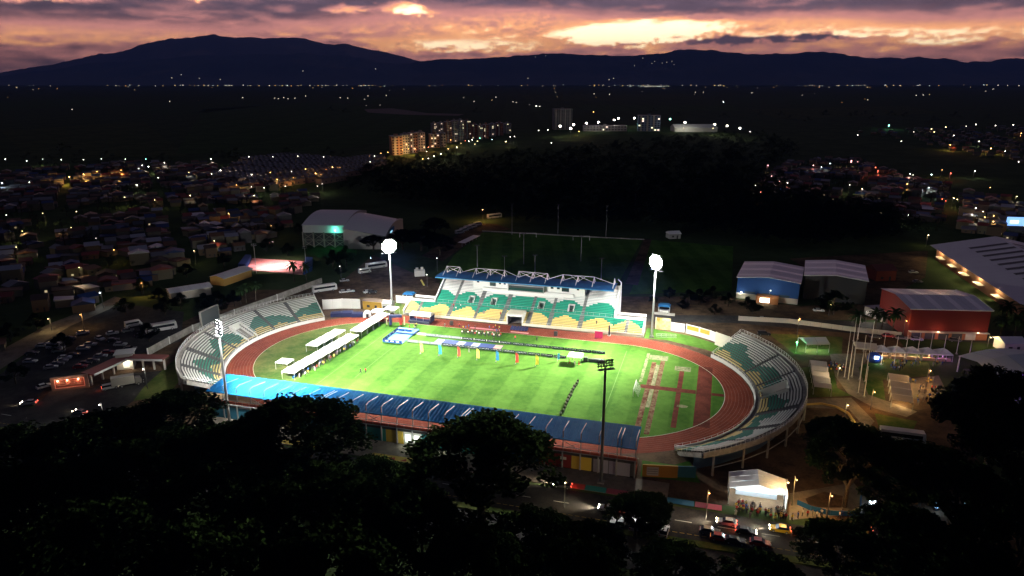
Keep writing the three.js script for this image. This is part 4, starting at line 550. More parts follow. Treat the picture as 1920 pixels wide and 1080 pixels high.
{ // sports hall: two barrel vaults
  const A = P(570, 463), B = P(648.6, 464), C = P(771, 435), ax = turnOf(A, B), t = thing('sports_hall', 'large sports hall with two pale vaulted metal roofs behind the pink court', 'hall', B, ax);
  const L = 50, w1 = dist(A, B), w2 = 24, N = 14, arc = (s, base, h) => [base + Math.sin(Math.PI * s) * h, -s * L];
  for (let i = 0; i < N; i++) { const [y0, z0] = arc(i / N, 12.6, 3.4), [y1, z1] = arc((i + 1) / N, 12.6, 3.4); part('roof_sheet', new GB().quad([-w1 - 0.5, y0, z0], [0, y0, z0], [0, y1, z1 + 0.05], [-w1 - 0.5, y1, z1 + 0.05]), roofPale, t); part('wing_roof_sheet', new GB().quad([0.05, y0 - 0.8, z0 + 4], [w2, y0 - 5, z0 + 4], [w2, y1 - 5, z1 + 4.05], [0.05, y1 - 0.8, z1 + 4.05]), roofPale, t); }
  const gable = (x, drop, m) => { const g = new GB(); for (let i = 0; i < N; i++) { const [y0, z0] = arc(i / N, 12.6, 3.4), [y1, z1] = arc((i + 1) / N, 12.6, 3.4); g.quad([x, 0, z0], [x, 0, z1], [x, y1 - drop, z1], [x, y0 - drop, z0]); } part('end_wall', g, m, t); }; gable(-w1, 0.05, MG.concrete); gable(w2 - 1, 5.05, M(0.5, 0.5, 0.5, 0.7)); gable(0.02, 0.05, M(0.3, 0.3, 0.32, 0.7));
  part('upper_wall', new GB().box(-w1 / 2, 8.4, -0.1, w1, 4.2, 0.3), M(0.5, 0.5, 0.52, 0.7), t); part('inner_wall', new GB().box(-w1 / 2, 0, -4, w1, 8.6, 0.3), M(0.05, 0.05, 0.055, 0.8), t); part('side_wall', new GB().quad([0, 0, 3.6], [w2 - 1, 0, 3.6], [w2 - 1, 7.4, 3.6], [0, 11.6, 3.6]), M(0.42, 0.42, 0.42, 0.7), t);
  for (let k = 0; k <= 4; k++) part('column', new GB().box(-w1 + k * w1 / 4, 0, 0.3, 0.7, 8.8, 0.7), MG.concrete, t);
  for (let k = 0; k < 4; k++) { const a = -w1 + k * w1 / 4 + 0.4, b = a + w1 / 4 - 0.8; part('cross_brace', new GB().bar([a, 0.4, 0.3], [b, 4, 0.3], 0.14, 5).bar([b, 0.4, 0.3], [a, 4, 0.3], 0.14, 5).bar([a, 4.2, 0.3], [b, 4.2, 0.3], 0.16, 5).bar([a, 4.4, 0.3], [b, 8, 0.3], 0.12, 5).bar([b, 4.4, 0.3], [a, 8, 0.3], 0.12, 5), MG.concrete, t); }
  const q = part('wall_banner', new GB().box(w2 + 0.14, 6.6, -14, 0.1, 2.6, 11), M(0.02, 0.2, 0.5, 0.7), t); part('banner_light', new GB().box(w2 + 0.22, 6.8, -11, 0.08, 0.9, 5), glow(0.35, 0.75, 1, 1.4), q);
  part('green_lamp', new GB().ball(-5.4, 9.9, 0.6, 0.32), glow(0.1, 1, 0.65, 26), t); const gl = t.localToWorld(new THREE.Vector3(-5.4, 9.9, 1.4)); t.updateMatrixWorld(true); gl.set(-5.4, 9.9, 1.4).applyMatrix4(t.matrixWorld); lamp(gl.toArray(), 0.1, 1, 0.65, 90, 15);
}
{ // pink-lit court with striped floor and its pole
  const q = [[473, 484], [571, 490], [567, 515], [462, 507]].map(a => P(...a));
  const t = thing('lit_court', 'coral floored sports court with pale stripes lit by an added overhead lamp', 'court', q[3], 0), l = (i, s, r) => { const a = q[3], b = q[2], c = q[1], d = q[0], u = k => mix(mix(a[k], b[k], s), mix(d[k], c[k], s), r) - a[k]; return [u(0), i, u(2)]; };
  part('floor', new GB().quad(l(0.05, 0, 0), l(0.05, 1, 0), l(0.05, 1, 1), l(0.05, 0, 1)), M(0.5, 0.14, 0.13, 0.85), t); const st = M(0.62, 0.4, 0.38, 0.85);
  for (let k = 0; k < 9; k++) { const r = 0.06 + k * 0.105; part('stripe', new GB().quad(l(0.07, 0.01, r), l(0.07, 0.99, r), l(0.07, 0.99, r + 0.035), l(0.07, 0.01, r + 0.035)), st, t); }
  part('kerb', new GB().bar(l(0.2, 0, -0.01), l(0.2, 1, -0.01), 0.25, 4).bar(l(0.2, 1, 0), l(0.2, 1, 1), 0.25, 4), M(0.4, 0.2, 0.18, 0.9), t); part('side_cover', new GB().prism([[l(0, 1.02, 0)[0], l(0, 1.02, 0)[2]], [l(0, 1.16, 0.3)[0], l(0, 1.16, 0.3)[2]], [l(0, 1.16, 1)[0], l(0, 1.16, 1)[2]], [l(0, 1.02, 1)[0], l(0, 1.02, 1)[2]]], 0, 2.6), M(0.01, 0.05, 0.2, 0.7), t); part('side_cover', new GB().prism([[l(0, -0.16, 0.1)[0], l(0, -0.16, 0.1)[2]], [l(0, -0.01, 0.1)[0], l(0, -0.01, 0.1)[2]], [l(0, -0.01, 0.95)[0], l(0, -0.01, 0.95)[2]], [l(0, -0.12, 0.95)[0], l(0, -0.12, 0.95)[2]]], 0, 2.2), M(0.01, 0.05, 0.22, 0.7), t);
  for (const [px, py, top] of [[481, 512, 457], [574, 500, 462]]) { const b = P(px, py), h = HT(px, py, top), m = thing('court_mast', px < 500 ? 'slim lamp mast at the near corner of the coral court' : 'slim lamp mast at the far side of the coral court', 'mast', b, 0.3, 'coral court masts'); part('pole', new GB().bar([0, 0, 0], [0, h, 0], 0.16, 7, 0.1), MG.steel, m); part('crossbar', new GB().box(0, h - 0.2, 0, 2.6, 0.1, 0.1).box(0, h - 1, 0, 2.6, 0.1, 0.1), MG.steel, m); for (const x of [-1, 0, 1]) part('floodlight', new GB().box(x, h - 0.9, 0.1, 0.5, 0.5, 0.25), MG.dark, m); }
  const c = l(0, 0.5, 0.5), s = new THREE.SpotLight(0xffffff, 5200, 0, 62 * R, 0.6, 2); s.color.setRGB(1, 0.72, 0.72); s.position.set(q[3][0] + c[0], 13, q[3][2] + c[2] + 2); s.target.position.set(q[3][0] + c[0], 0, q[3][2] + c[2]); s.castShadow = true; s.shadow.radius = 40; scene.add(s, s.target);
  const lp = thing('added_hanging_lamp', 'added lamp slung on a cable over the middle of the coral court', 'lamp', [q[3][0] + c[0], 0, q[3][2] + c[2] + 2]); part('lamp_housing', new GB().box(0, 13.15, 0, 0.6, 0.25, 0.6), MG.dark, lp); part('lamp_face', new GB().box(0, 13.08, 0, 0.44, 0.06, 0.44), glow(1, 0.8, 0.8, 8), lp); const k0 = P(481, 512), k1 = P(574, 500), at = lp.position; part('cable', new GB().bar([k0[0] - at.x, 12.5, k0[2] - at.z], [0, 13.4, 0], 0.02, 4).bar([0, 13.4, 0], [k1[0] - at.x, 12.5, k1[2] - at.z], 0.02, 4), MG.dark, lp);  // overhead lamp and cable added to light the court
}
{ const a = P(318, 560), b = P(392, 548); hall('long_shed', 'long low shed with pale metal roof beyond the scoreboard', [(a[0] + b[0]) / 2, 0, (a[2] + b[2]) / 2], turnOf(a, b), dist(a, b), 8, 3.6, 1, M(0.45, 0.42, 0.36, 0.85), roofPale, { cat: 'shed', sheets: 8 }); const c = P(408, 535), d = P(460, 517); hall('long_shed', 'pale roofed shed with ochre walls beside the coral court', [(c[0] + d[0]) / 2, 0, (c[2] + d[2]) / 2], turnOf(c, d), dist(c, d), 8, 3.8, 1, M(0.5, 0.3, 0.08, 0.85), roofPale, { cat: 'shed', sheets: 6 }); }
{ // blue, black and red halls
  const mk = (l, r, dep, h, rise, name, label, wall, roof, opt) => { const a = P(...l), b = P(...r), tn = turnOf(a, b), w = dist(a, b), m = [(a[0] + b[0]) / 2, 0, (a[2] + b[2]) / 2]; m[0] -= Math.sin(tn) * dep / 2; m[2] -= Math.cos(tn) * dep / 2; return hall(name, label, m, tn, w, dep, h, rise, wall, roof, { sky: skylight, ...opt }); };
  const b = mk([1380, 558], [1495, 571], 30, 9.4, 1.3, 'blue_hall', 'blue clad hall with grey sheet roof beside the dirt yard', M(0.003, 0.05, 0.2, 0.8), roofGrey, { alongZ: true, sheets: 9 });
  part('base_band', new GB().box(0, 0, 15.25, dist(P(1380, 558), P(1495, 571)), 2.4, 0.3), M(0.45, 0.42, 0.34, 0.8), b); part('entrance', new GB().box(0.5, 0, 17.4, 9, 3, 4), M(0.4, 0.16, 0.06, 0.8), b); part('entrance_light', new GB().box(-0.4, 0.5, 19.46, 4, 2, 0.08), glow(1, 0.97, 0.82, 2.4), b); b.updateMatrixWorld(true); lamp(new THREE.Vector3(-0.4, 2.2, 21).applyMatrix4(b.matrixWorld).toArray(), 1, 0.95, 0.75, 30, 20); for (const x of [-7, 0, 7]) part('high_window', new GB().box(x, 2.6, 15.2, 4.5, 0.9, 0.14), M(0.05, 0.07, 0.09, 0.2), b); part('corner_lamp', new GB().box(-10.6, 2.6, 15.5, 0.4, 0.3, 0.3), glow(1, 0.95, 0.8, 20), b); lamp(new THREE.Vector3(-10.6, 2.5, 16.6).applyMatrix4(b.matrixWorld).toArray(), 1, 0.95, 0.8, 20);
  mk([1505, 560], [1620, 572], 29, 10.6, 1.3, 'dark_hall', 'dark walled hall with grey sheet roof behind the round tree', M(0.012, 0.014, 0.016, 0.7), roofGrey, { alongZ: true, sheets: 9 });
  const r = mk([1700, 634], [1848, 638], 26, 11.6, 1.6, 'red_hall', 'deep red hall with grey sheet roof above the street stalls', M(0.13, 0.009, 0.005, 0.85), roofGrey, { sheets: 12 });
  const rw = dist(P(1700, 634), P(1848, 638)); part('shop_band', new GB().box(0, 0, 13.3, rw, 3, 0.4), M(0.42, 0.16, 0.08, 0.8), r); part('awning', new GB().box(0, 3, 14.1, rw, 0.18, 1.6), MG.white, r); for (let k = 0; k < 5; k++) part('shop_opening_panel', new GB().box(-rw / 2 + 3 + k * (rw - 6) / 4.6, 0.1, 13.54, 3.6, 2.3, 0.1), k == 4 ? M(0.6, 0.6, 0.58, 0.7) : M(0.08, 0.08, 0.085, 0.6, 0.4), r);  // flat panels, all but one coloured dark for the shade inside the openings
  r.updateMatrixWorld(true); part('awning_lamp', new GB().box(-4, 3.2, 14.6, 0.4, 0.25, 0.3).box(10, 3.2, 14.6, 0.4, 0.25, 0.3), glow(1, 0.6, 0.3, 8), r); lamp(new THREE.Vector3(-4, 3.8, 16).applyMatrix4(r.matrixWorld).toArray(), 1, 0.5, 0.26, 20, 20); lamp(new THREE.Vector3(10, 3.8, 16).applyMatrix4(r.matrixWorld).toArray(), 1, 0.5, 0.26, 12, 20);
  hall('lean_shed', 'small grey roofed shed against the red hall side', P(1655, 596), 0.2, 8, 12, 3.4, 0.8, M(0.3, 0.28, 0.26, 0.8), roofDim, { cat: 'shed', sheets: 6 });
  hut('red_house', 'small red gabled house beyond the dark walled hall', P(1650, 522), 0.1, 10, 9, 5, M(0.25, 0.05, 0.03, 0.8), M(0.16, 0.04, 0.03, 0.7), 0.4, 2.2, 'house');
}
{ // market hall with rows of skylights
  const t = thing('market_hall', 'long pale roofed market hall with two rows of dark skylight slots', 'hall', [226, 0, -372], turnOf(P(1742, 492), P(1892, 600))), L = 148, Dp = 54, h = 7.4, rise = 6.2;
  part('wall', new GB().box(L / 2, 0, 0, L, h, 0.4).box(L / 2, 0, -Dp, L, h, 0.4).box(0.2, 0, -Dp / 2, 0.4, h, Dp).box(L - 0.2, 0, -Dp / 2, 0.4, h, Dp), M(0.3, 0.13, 0.07, 0.85), t);
  const N = 32; for (let k = 0; k < N; k++) { const a = -1.5 + k * (L + 3) / N, b = a + (L + 3) / N - 0.03, g = new GB(); g.quad([a, h, 3.5], [b, h, 3.5], [b, h + rise, -Dp / 2], [a, h + rise, -Dp / 2]).quad([b, h, -Dp - 3], [a, h, -Dp - 3], [a, h + rise, -Dp / 2], [b, h + rise, -Dp / 2]); part('roof_sheet', g, M(0.66, 0.66, 0.72, 0.5, 0.4), t); }
  for (const x of [0.1, L - 0.1]) part('gable', new GB().tri([x, h, 0.2], [x, h, -Dp], [x, h + rise, -Dp / 2]), M(0.34, 0.3, 0.26, 0.85), t);
  const y = s => h + rise * s + 0.12, z = s => mix(3.5, -Dp / 2, s); for (let k = 0; k < 15; k++) { const a = 14 + k * 8.6, b = a + 3; part('skylight', new GB().quad([a, y(0.42), z(0.42)], [b, y(0.42), z(0.42)], [b, y(0.97), z(0.97)], [a, y(0.97), z(0.97)]), M(0.01, 0.012, 0.03, 0.5), t); const zz = s => mix(-Dp - 3, -Dp / 2, s); part('skylight', new GB().quad([a, y(0.2), zz(0.2)], [b, y(0.2), zz(0.2)], [b, y(0.95), zz(0.95)], [a, y(0.95), zz(0.95)]), M(0.01, 0.012, 0.03, 0.5), t); }
  t.updateMatrixWorld(true); for (const x of [8, 24, 40, 58, 78]) { part('eave_lamp', new GB().box(x, h - 1.2, 0.5, 0.7, 0.35, 0.4), glow(1, 0.85, 0.5, 22), t); lamp(new THREE.Vector3(x, h - 1.6, 1.6).applyMatrix4(t.matrixWorld).toArray(), 1, 0.78, 0.42, 130, 12); part('awning', new GB().box(x + 3, 3.2, 1.6, 7, 0.15, 3), M(0.6, 0.56, 0.45, 0.7), t); }
}
{ // gatehouse
  const t = thing('gatehouse', 'stadium gatehouse with a red framed sign wall and two flat canopies', 'gatehouse', P(98, 733), turnOf(P(98, 733), P(168, 725)));
  const w = dist(P(98, 733), P(168, 725)); part('sign_wall', new GB().box(w / 2, 0, 0, w, 4.3, 0.5), M(0.3, 0.22, 0.18, 0.85), t); const fr = part('sign_light', new GB().box(w / 2, 0.7, 0.3, w - 2.2, 0.1, 0.08).box(w / 2, 3.3, 0.3, w - 2.2, 0.1, 0.08).box(1.1, 0.7, 0.3, 0.1, 2.7, 0.08).box(w - 1.1, 0.7, 0.3, 0.1, 2.7, 0.08), glow(1, 0.16, 0.06, 0.7), t);
  part('sign_panel', new GB().box(w / 2, 0.8, 0.28, w - 2.4, 2.4, 0.04), M(0.34, 0.1, 0.06, 0.7), t); part('raised_line', new GB().box(w / 2, 1.4, 0.32, w - 3.4, 0.28, 0.05).box(w / 2, 2.0, 0.32, w - 3.0, 0.24, 0.05).box(w / 2 - 0.5, 2.5, 0.32, w - 4.2, 0.24, 0.05), M(0.5, 0.3, 0.22, 0.7), t); t.updateMatrixWorld(true);
  for (const x of [2.0, 4.6, 7.6]) { part('sign_lamp', new GB().box(x, 3.0, 0.45, 0.28, 0.3, 0.25), glow(1, 0.62, 0.3, 14), t); lamp(new THREE.Vector3(x, 2.9, 0.95).applyMatrix4(t.matrixWorld).toArray(), 1, 0.42, 0.25, 7, 8); }
  const A = P(168, 724), B = P(238, 690), C = P(246, 692), D = P(314, 693), lo = q => { const v = new THREE.Vector3(...q); return t.worldToLocal(v); }; const roof = (a, b, dp, h, nm) => { const p = lo(a), q = lo(b), L = p.distanceTo(q), ry = Math.atan2(-(q.z - p.z), q.x - p.x), m = p.clone().add(q).multiplyScalar(0.5); part(nm, new GB().box(m.x, h, m.z, L, 0.45, dp, ry), M(0.26, 0.08, 0.07, 0.8), t); part('fascia', new GB().box(m.x + Math.sin(ry) * (dp / 2 + 0.06), h - 0.15, m.z + Math.cos(ry) * (dp / 2 + 0.06), L, 0.7, 0.12, ry), M(0.6, 0.6, 0.58, 0.8), t); for (const f of [0.06, 0.35, 0.65, 0.94]) { const c = p.clone().lerp(q, f); part('pillar', new GB().box(c.x, 0, c.z, 0.5, h, 0.5, ry), M(0.5, 0.48, 0.44, 0.85), t); } }; roof(A, B, 5, 3.8, 'canopy_roof'); roof(C, D, 4.4, 4.0, 'canopy_roof');
  const bo = lo(P(238, 688)); part('booth', new GB().box(bo.x, 0, bo.z, 5, 5.2, 4.4), M(0.55, 0.53, 0.48, 0.85), t); part('booth_roof', new GB().box(bo.x, 5.2, bo.z, 6, 0.3, 5.4), M(0.5, 0.5, 0.5, 0.7), t); part('booth_window', new GB().box(bo.x + 0.4, 0.6, bo.z + 2.24, 1.8, 2.6, 0.08), glow(1, 0.98, 0.7, 0.6), t); const li = new THREE.Vector3(bo.x + 1, 3, bo.z + 3.4).applyMatrix4(t.matrixWorld); lamp(li.toArray(), 1, 0.92, 0.7, 40, 10);
}

// ---------- event plaza ----------
function bigTent(name, label, p, turn, w, d, h, rise, bays, roofM, opt = {}) {           // gabled frame tent, ridge along its own x
  const t = thing(name, label, 'tent', p, turn, opt.group), D = d / 2, bw = w / bays;
  for (let k = 0; k < bays; k++) { const a = -w / 2 + k * bw + 0.03, b = a + bw - 0.06, g = new GB(); g.quad([a, h, D], [b, h, D], [b, h + rise, 0], [a, h + rise, 0]).quad([b, h, -D], [a, h, -D], [a, h + rise, 0], [b, h + rise, 0]).quad([a, h - 0.5, D], [b, h - 0.5, D], [b, h, D], [a, h, D]); part('roof_panel', g, roofM, t); }
  for (const x of opt.open ? [-w / 2] : [-w / 2, w / 2]) part('gable', new GB().tri([x, h, -D], [x, h, D], [x, h + rise, 0]), roofM, t);
  for (let k = 0; k <= bays; k++) for (const s of [-1, 1]) part('leg', new GB().bar([-w / 2 + k * bw, 0, s * D], [-w / 2 + k * bw, h, s * D], 0.08, 6), MG.steel, t);
  if (opt.walls) part('side_wall', new GB().box(0, 0, -D + 0.05, w, h - 0.2, 0.08), opt.walls, t);
  t.updateMatrixWorld(true);
  for (const [x, y, z, c, cd, e] of opt.lamps || []) { part('tent_lamp', new GB().box(x, y, z, 0.4, 0.16, 0.25), glow(...c, e || 18), t); lamp(new THREE.Vector3(x, y - 0.35, z).applyMatrix4(t.matrixWorld).toArray(), ...c, cd, 12); }
  return t;
}
{ // white event tent by the road
  const a = P(1365, 945), b = P(1474, 961), tn = turnOf(a, b), m = [(a[0] + b[0]) / 2, 0, (a[2] + b[2]) / 2]; m[0] -= Math.sin(tn) * 3.6; m[2] -= Math.cos(tn) * 3.6;
  const t = bigTent('event_tent', 'white gabled event tent with bright interior open to the road', m, tn - Math.PI / 2, 7, 12.4, 4.2, 1.6, 3, MG.canvas, { open: true, lamps: [[0.5, 3.8, -3.4, [0.86, 0.97, 1], 80], [0.5, 4.6, 0.4, [0.86, 0.97, 1], 90], [0.5, 3.8, 3.8, [0.88, 0.97, 1], 70]] });
  part('back_wall', new GB().box(-3.45, 0, 0, 0.08, 4.1, 12.3), MG.canvas, t); part('side_wall', new GB().box(0, 0, -6.15, 6.9, 4.1, 0.08), MG.canvas, t); part('side_wall', new GB().box(-0.6, 0, 6.15, 5.7, 4.1, 0.08), MG.canvas, t); part('counter', new GB().box(-1.6, 0, 0, 1, 1.2, 9), M(0.4, 0.45, 0.5, 0.7), t); part('banner', new GB().box(-3.36, 2.4, 0, 0.06, 1, 9), M(0.1, 0.3, 0.4, 0.7), t);
}
{ // blue fence beyond the tent, and its yellow light
  const t = thing('event_fence', 'low blue cloth fence around the bare ground by the road', 'fence', [0, 0, 0]); const q = [[1494, 946], [1520, 957], [1556, 966], [1600, 968], [1612, 966], [1613, 935]].map(a => P(...a)); for (let i = 0; i < q.length - 1; i++) { const a = q[i], b = q[i + 1]; part('fence_panel', new GB().box((a[0] + b[0]) / 2, 0, (a[2] + b[2]) / 2, dist(a, b) - 0.05, i == 4 ? 2.6 : 1.2, 0.08, turnOf(a, b)), M(0.01, 0.12, 0.34, 0.75), t); }
}
{ // rows of stall canopies
  const row = (a, b, n, w, d, label, group, m, extra) => { const A = P(...a), B = P(...b); for (let k = 0; k < n; k++) { const f = (k + 0.5) / n, t = bigTent('stall_tent', label, [mix(A[0], B[0], f), 0, mix(A[2], B[2], f)], turnOf(A, B) - Math.PI / 2, w, dist(A, B) / n - 0.12, 2.6, 0.7, 1, m, { group, ...(extra && extra(k)) }); } };
  row([1532, 690], [1541, 742], 5, 5, 5, 'pale stall canopy in the row beside the curved terrace', 'stall row beside the terrace', M(0.6, 0.56, 0.56, 0.75));
  row([1682, 716], [1690, 768], 4, 5.6, 5, 'cream stall canopy in the row between the lawn and the crowd', 'stall row by the crowd', M(0.68, 0.6, 0.46, 0.75), k => ({ lamps: [[0, 2.2, 0, [1, 0.68, 0.3], 55]] }));
  const A = P(1650, 668), B = P(1766, 674), cols = [[1, 0.6, 0.25], [1, 0.72, 0.4], [1, 0.75, 0.5], [1, 0.5, 0.2], [0.55, 0.15, 1]];
  for (let k = 0; k < 5; k++) { const f = k / 4, p = [mix(A[0], B[0], f), 0, mix(A[2], B[2], f)], t = thing('food_stall', ['peaked white food stall lit amber at the flagpole end of its row', 'peaked white food stall lit cream, second from the flagpoles', 'peaked white food stall in the middle of the lit row', 'peaked white food stall lit orange beside the purple one', 'peaked white food stall lit purple at the end of the row'][k], 'stall', p, turnOf(A, B), 'peaked food stalls'), h = 2.7, W = 2.35; const g = new GB(), kx = [[-W, h, W], [W, h, W], [W, h, -W], [-W, h, -W]]; for (let i = 0; i < 4; i++) { const a = kx[i], b = kx[(i + 1) % 4], m = [(a[0] + b[0]) * 0.22, h + 0.5, (a[2] + b[2]) * 0.22], c = [0, h + 1.5, 0]; g.tri(a, b, m).tri(a, m, c).tri(m, b, c).quad([a[0], h - 0.35, a[2]], [b[0], h - 0.35, b[2]], b, a); } part('roof', g, MG.canvas, t); for (const [x, , z] of kx) part('leg', new GB().bar([x * 0.97, 0, z * 0.97], [x * 0.97, h, z * 0.97], 0.06, 5), MG.steel, t); part('counter', new GB().box(0, 0, 1.6, 4, 1, 0.6), M(0.45, 0.3, 0.2, 0.8), t); part('stall_lamp', new GB().box(0, h - 0.3, 0, 0.4, 0.2, 0.4), glow(...cols[k], 16), t); lamp([p[0], h - 0.6, p[2]], ...cols[k], 85, 10); }
  bigTent('frame_tent', 'white frame tent with bright doorway on the green lit lawn', P(1524, 655), 0.05, 8.4, 6.5, 3.4, 1.2, 2, MG.canvas, { lamps: [[-2.4, 3, 1.5, [0.9, 1, 0.95], 60], [1.5, 3, 2.4, [0.9, 1, 0.95], 40]] });
  bigTent('frame_tent', 'beige frame tent beside the round blue screen', P(1620, 664), -0.3, 7, 5, 3, 1.3, 2, M(0.62, 0.54, 0.46, 0.75));
  { const t = thing('light_stand', 'thin green lamp stand on the lawn beside the bright frame tent', 'lamp', P(1492, 662)); part('pole', new GB().bar([0, 0, 0], [0, 4, 0], 0.06), MG.steel, t); part('green_lamp', new GB().box(0, 3.9, 0, 0.4, 0.3, 0.3), glow(0.1, 1, 0.3, 12), t); lamp([t.position.x, 3.6, t.position.z + 0.5], 0.15, 1, 0.35, 55, 10); }
  { const t = thing('dome_screen', 'round blue inflatable booth with a glowing white screen', 'booth', P(1638, 678), -0.25); part('shell', new GB().ball(0, 1.4, 0, 2.3, 2.1, 1.8, 12, 8), M(0.01, 0.05, 0.3, 0.5), t); part('screen', new GB().box(0.3, 1.6, 1.72, 1.3, 1, 0.08), glow(0.6, 0.85, 1, 6), t); lamp([t.position.x + 0.5, 2.2, t.position.z + 2.6], 0.5, 0.75, 1, 22, 10); }
  { // stage canopy washed in purple light
    const t = thing('stage_canopy', 'big pale stage canopy washed in violet light behind the dark tree', 'stage', P(1905, 715), 0.05), N = 6; for (let i = 0; i < N; i++) { const a = -14 + i * 28 / N, b = a + 28 / N - 0.05, y = x => 6.6 + 2.8 * Math.cos(x / 14 * 1.45), g = new GB(); g.quad([a, y(a) - 1.6, 9], [b, y(b) - 1.6, 9], [b, y(b), 0], [a, y(a), 0]).quad([b, y(b) - 1.6, -9], [a, y(a) - 1.6, -9], [a, y(a), 0], [b, y(b), 0]); part('roof_panel', g, MG.canvas, t); } for (const x of [-13.6, 13.6]) for (const z of [-8.6, 8.6]) part('leg', new GB().bar([x, 0, z], [x, 5.4, z], 0.2, 6), MG.steel, t); part('stage_floor', new GB().box(0, 0, -2, 24, 1.2, 12), MG.dark, t); part('light_bar', new GB().box(-4, 5.6, 8.4, 12, 0.25, 0.25), glow(0.35, 0.12, 1, 5), t); for (const x of [-10, -2, 6]) part('stage_light', new GB().box(x, 5.2, 8.8, 0.5, 0.4, 0.4), glow(0.8, 0.8, 1, 22), t); const q = t.position; lamp([q.x - 8, 4.6, q.z + 10.5], 0.25, 0.08, 1, 150, 20); lamp([q.x + 2, 4.6, q.z + 10.5], 0.3, 0.1, 1, 120, 20);
  }
  hut('white_pavilion', 'small white peaked pavilion behind the violet stage canopy', P(1890, 655), 0, 7, 6, 3.4, M(0.6, 0.57, 0.5, 0.8), MG.canvas, 0.6, 1.5, 'pavilion');
}
{ // flagpoles round the plaza
  const bases = [[1583, 708], [1590, 713], [1597, 707], [1612, 712], [1622, 716], [1609, 738], [1620, 744], [1652, 684], [1675, 690], [1696, 672], [1718, 675], [1742, 668], [1767, 672], [1793, 664], [1817, 668], [1600, 640], [1608, 636], [1634, 640]];
  const tops = [620, 626, 622, 630, 632, 684, 688, 628, 632, 630, 624, 626, 630, 632, 636, 596, 592, 604];
  bases.forEach(([x, y], i) => { const h = Math.min(17, HT(x, y, tops[i])), t = thing('flagpole', i < 5 ? 'bare pale flagpole in the tight cluster at the bend of the plaza path' : i < 7 ? 'bare pale flagpole on the lawn side of the plaza path' : i < 15 ? 'bare pale flagpole in the line before the food stalls' : 'bare pale flagpole beside the palms at the street', 'flagpole', P(x, y), 0, ['flagpoles at the path bend', 'flagpoles on the lawn', 'flagpoles before the stalls', 'flagpoles by the street'][i < 5 ? 0 : i < 7 ? 1 : i < 15 ? 2 : 3]); part('pole', new GB().bar([0, 0, 0], [0, h, 0], 0.14, 8, 0.07), M(0.66, 0.64, 0.6, 0.5), t); part('base', new GB().bar([0, 0, 0], [0, 0.35, 0], 0.4, 8), MG.concrete, t); part('finial', new GB().ball(0, h + 0.1, 0, 0.14), MG.steel, t); });
}
wallRun('street_wall', 'long pale wall across the street from the flagpoles', [[1385, 601], [1480, 606], [1600, 622], [1690, 632]].map(p => S2(...p)), 0, 1.9, M(0.4, 0.37, 0.32, 0.85));
{ const t = thing('garden_kerb', 'low yellow kerb curving around the dark garden beside the terrace', 'kerb', [0, 0, 0]), q = [[1506, 760], [1540, 758], [1568, 764], [1590, 776], [1604, 796], [1612, 806]].map(p => P(...p)); for (let i = 0; i < q.length - 1; i++) { const a = q[i], b = q[i + 1]; part('kerb_stone', new GB().box((a[0] + b[0]) / 2, 0, (a[2] + b[2]) / 2, dist(a, b), 0.5, 0.5, turnOf(a, b)), M(0.5, 0.34, 0.1, 0.85), t); } }
{ const a = P(1204, 893), b = P(1270, 896), t = thing('ochre_wall', 'ochre boundary wall with a white notice board by the blue gate', 'wall', a, turnOf(a, b)), w = dist(a, b); part('wall_panel', new GB().box(w / 4, 0, 0, w / 2 - 0.04, 3.2, 0.3), M(0.42, 0.22, 0.03, 0.85), t); part('wall_panel', new GB().box(w * 0.75, 0, 0, w / 2 - 0.04, 3.2, 0.3), M(0.38, 0.2, 0.03, 0.85), t); part('notice_board', new GB().box(2.4, 0.5, 0.2, 2.8, 2.2, 0.08), M(0.45, 0.45, 0.46, 0.7), t); for (let k = 0; k < 3; k++) part('notice_line', new GB().box(2.4, 0.9 + k * 0.6, 0.26, 2.5, 0.18, 0.03), M(0.2, 0.2, 0.2, 0.8), t); part('blue_gate', new GB().box(w + 2.2, 0, -0.4, 4.2, 3, 0.2), M(0.02, 0.13, 0.2, 0.8), t); }
{ const t = thing('small_pavilion', 'white rooftop tank house on the dirt yard beyond the mast', 'hut', P(787, 517), 0.2); part('block', new GB().box(0, 0, 0, 5, 3, 3), MG.white, t); part('tank', new GB().bar([-1.2, 3, 0], [-1.2, 4.1, 0], 0.7, 10), MG.white, t); part('tank', new GB().bar([1.2, 3, 0], [1.2, 4.3, 0], 0.7, 10), MG.white, t); }
{ const t = thing('yellow_slide', 'leaning yellow board on the dirt behind the grandstand', 'board', P(793, 536), 0.4); part('board', new GB().bar([-0.8, 3, 0], [0.6, 0.1, 0], 0.4, 4), M(0.7, 0.6, 0.15, 0.7), t); part('foot', new GB().box(0.6, 0, 0, 0.8, 0.2, 0.8), MG.dark, t); }
{ const t = thing('white_shelter', 'long low white roofed shelter beside the training pitch', 'shelter', P(880, 456), turnOf(P(850, 470), P(905, 443))); part('roof', new GB().box(0, 2.4, 0, 22, 0.2, 4.5), roofPale, t); for (let k = 0; k < 5; k++) part('post', new GB().bar([-10 + k * 5, 0, 0], [-10 + k * 5, 2.4, 0], 0.1, 6), MG.steel, t); }
hut('white_cabin', 'small white roofed cabin beside the dirt path', P(1262, 446), 0.2, 7, 6, 3, M(0.3, 0.3, 0.3, 0.8), roofPale, 0.4, 1.4);
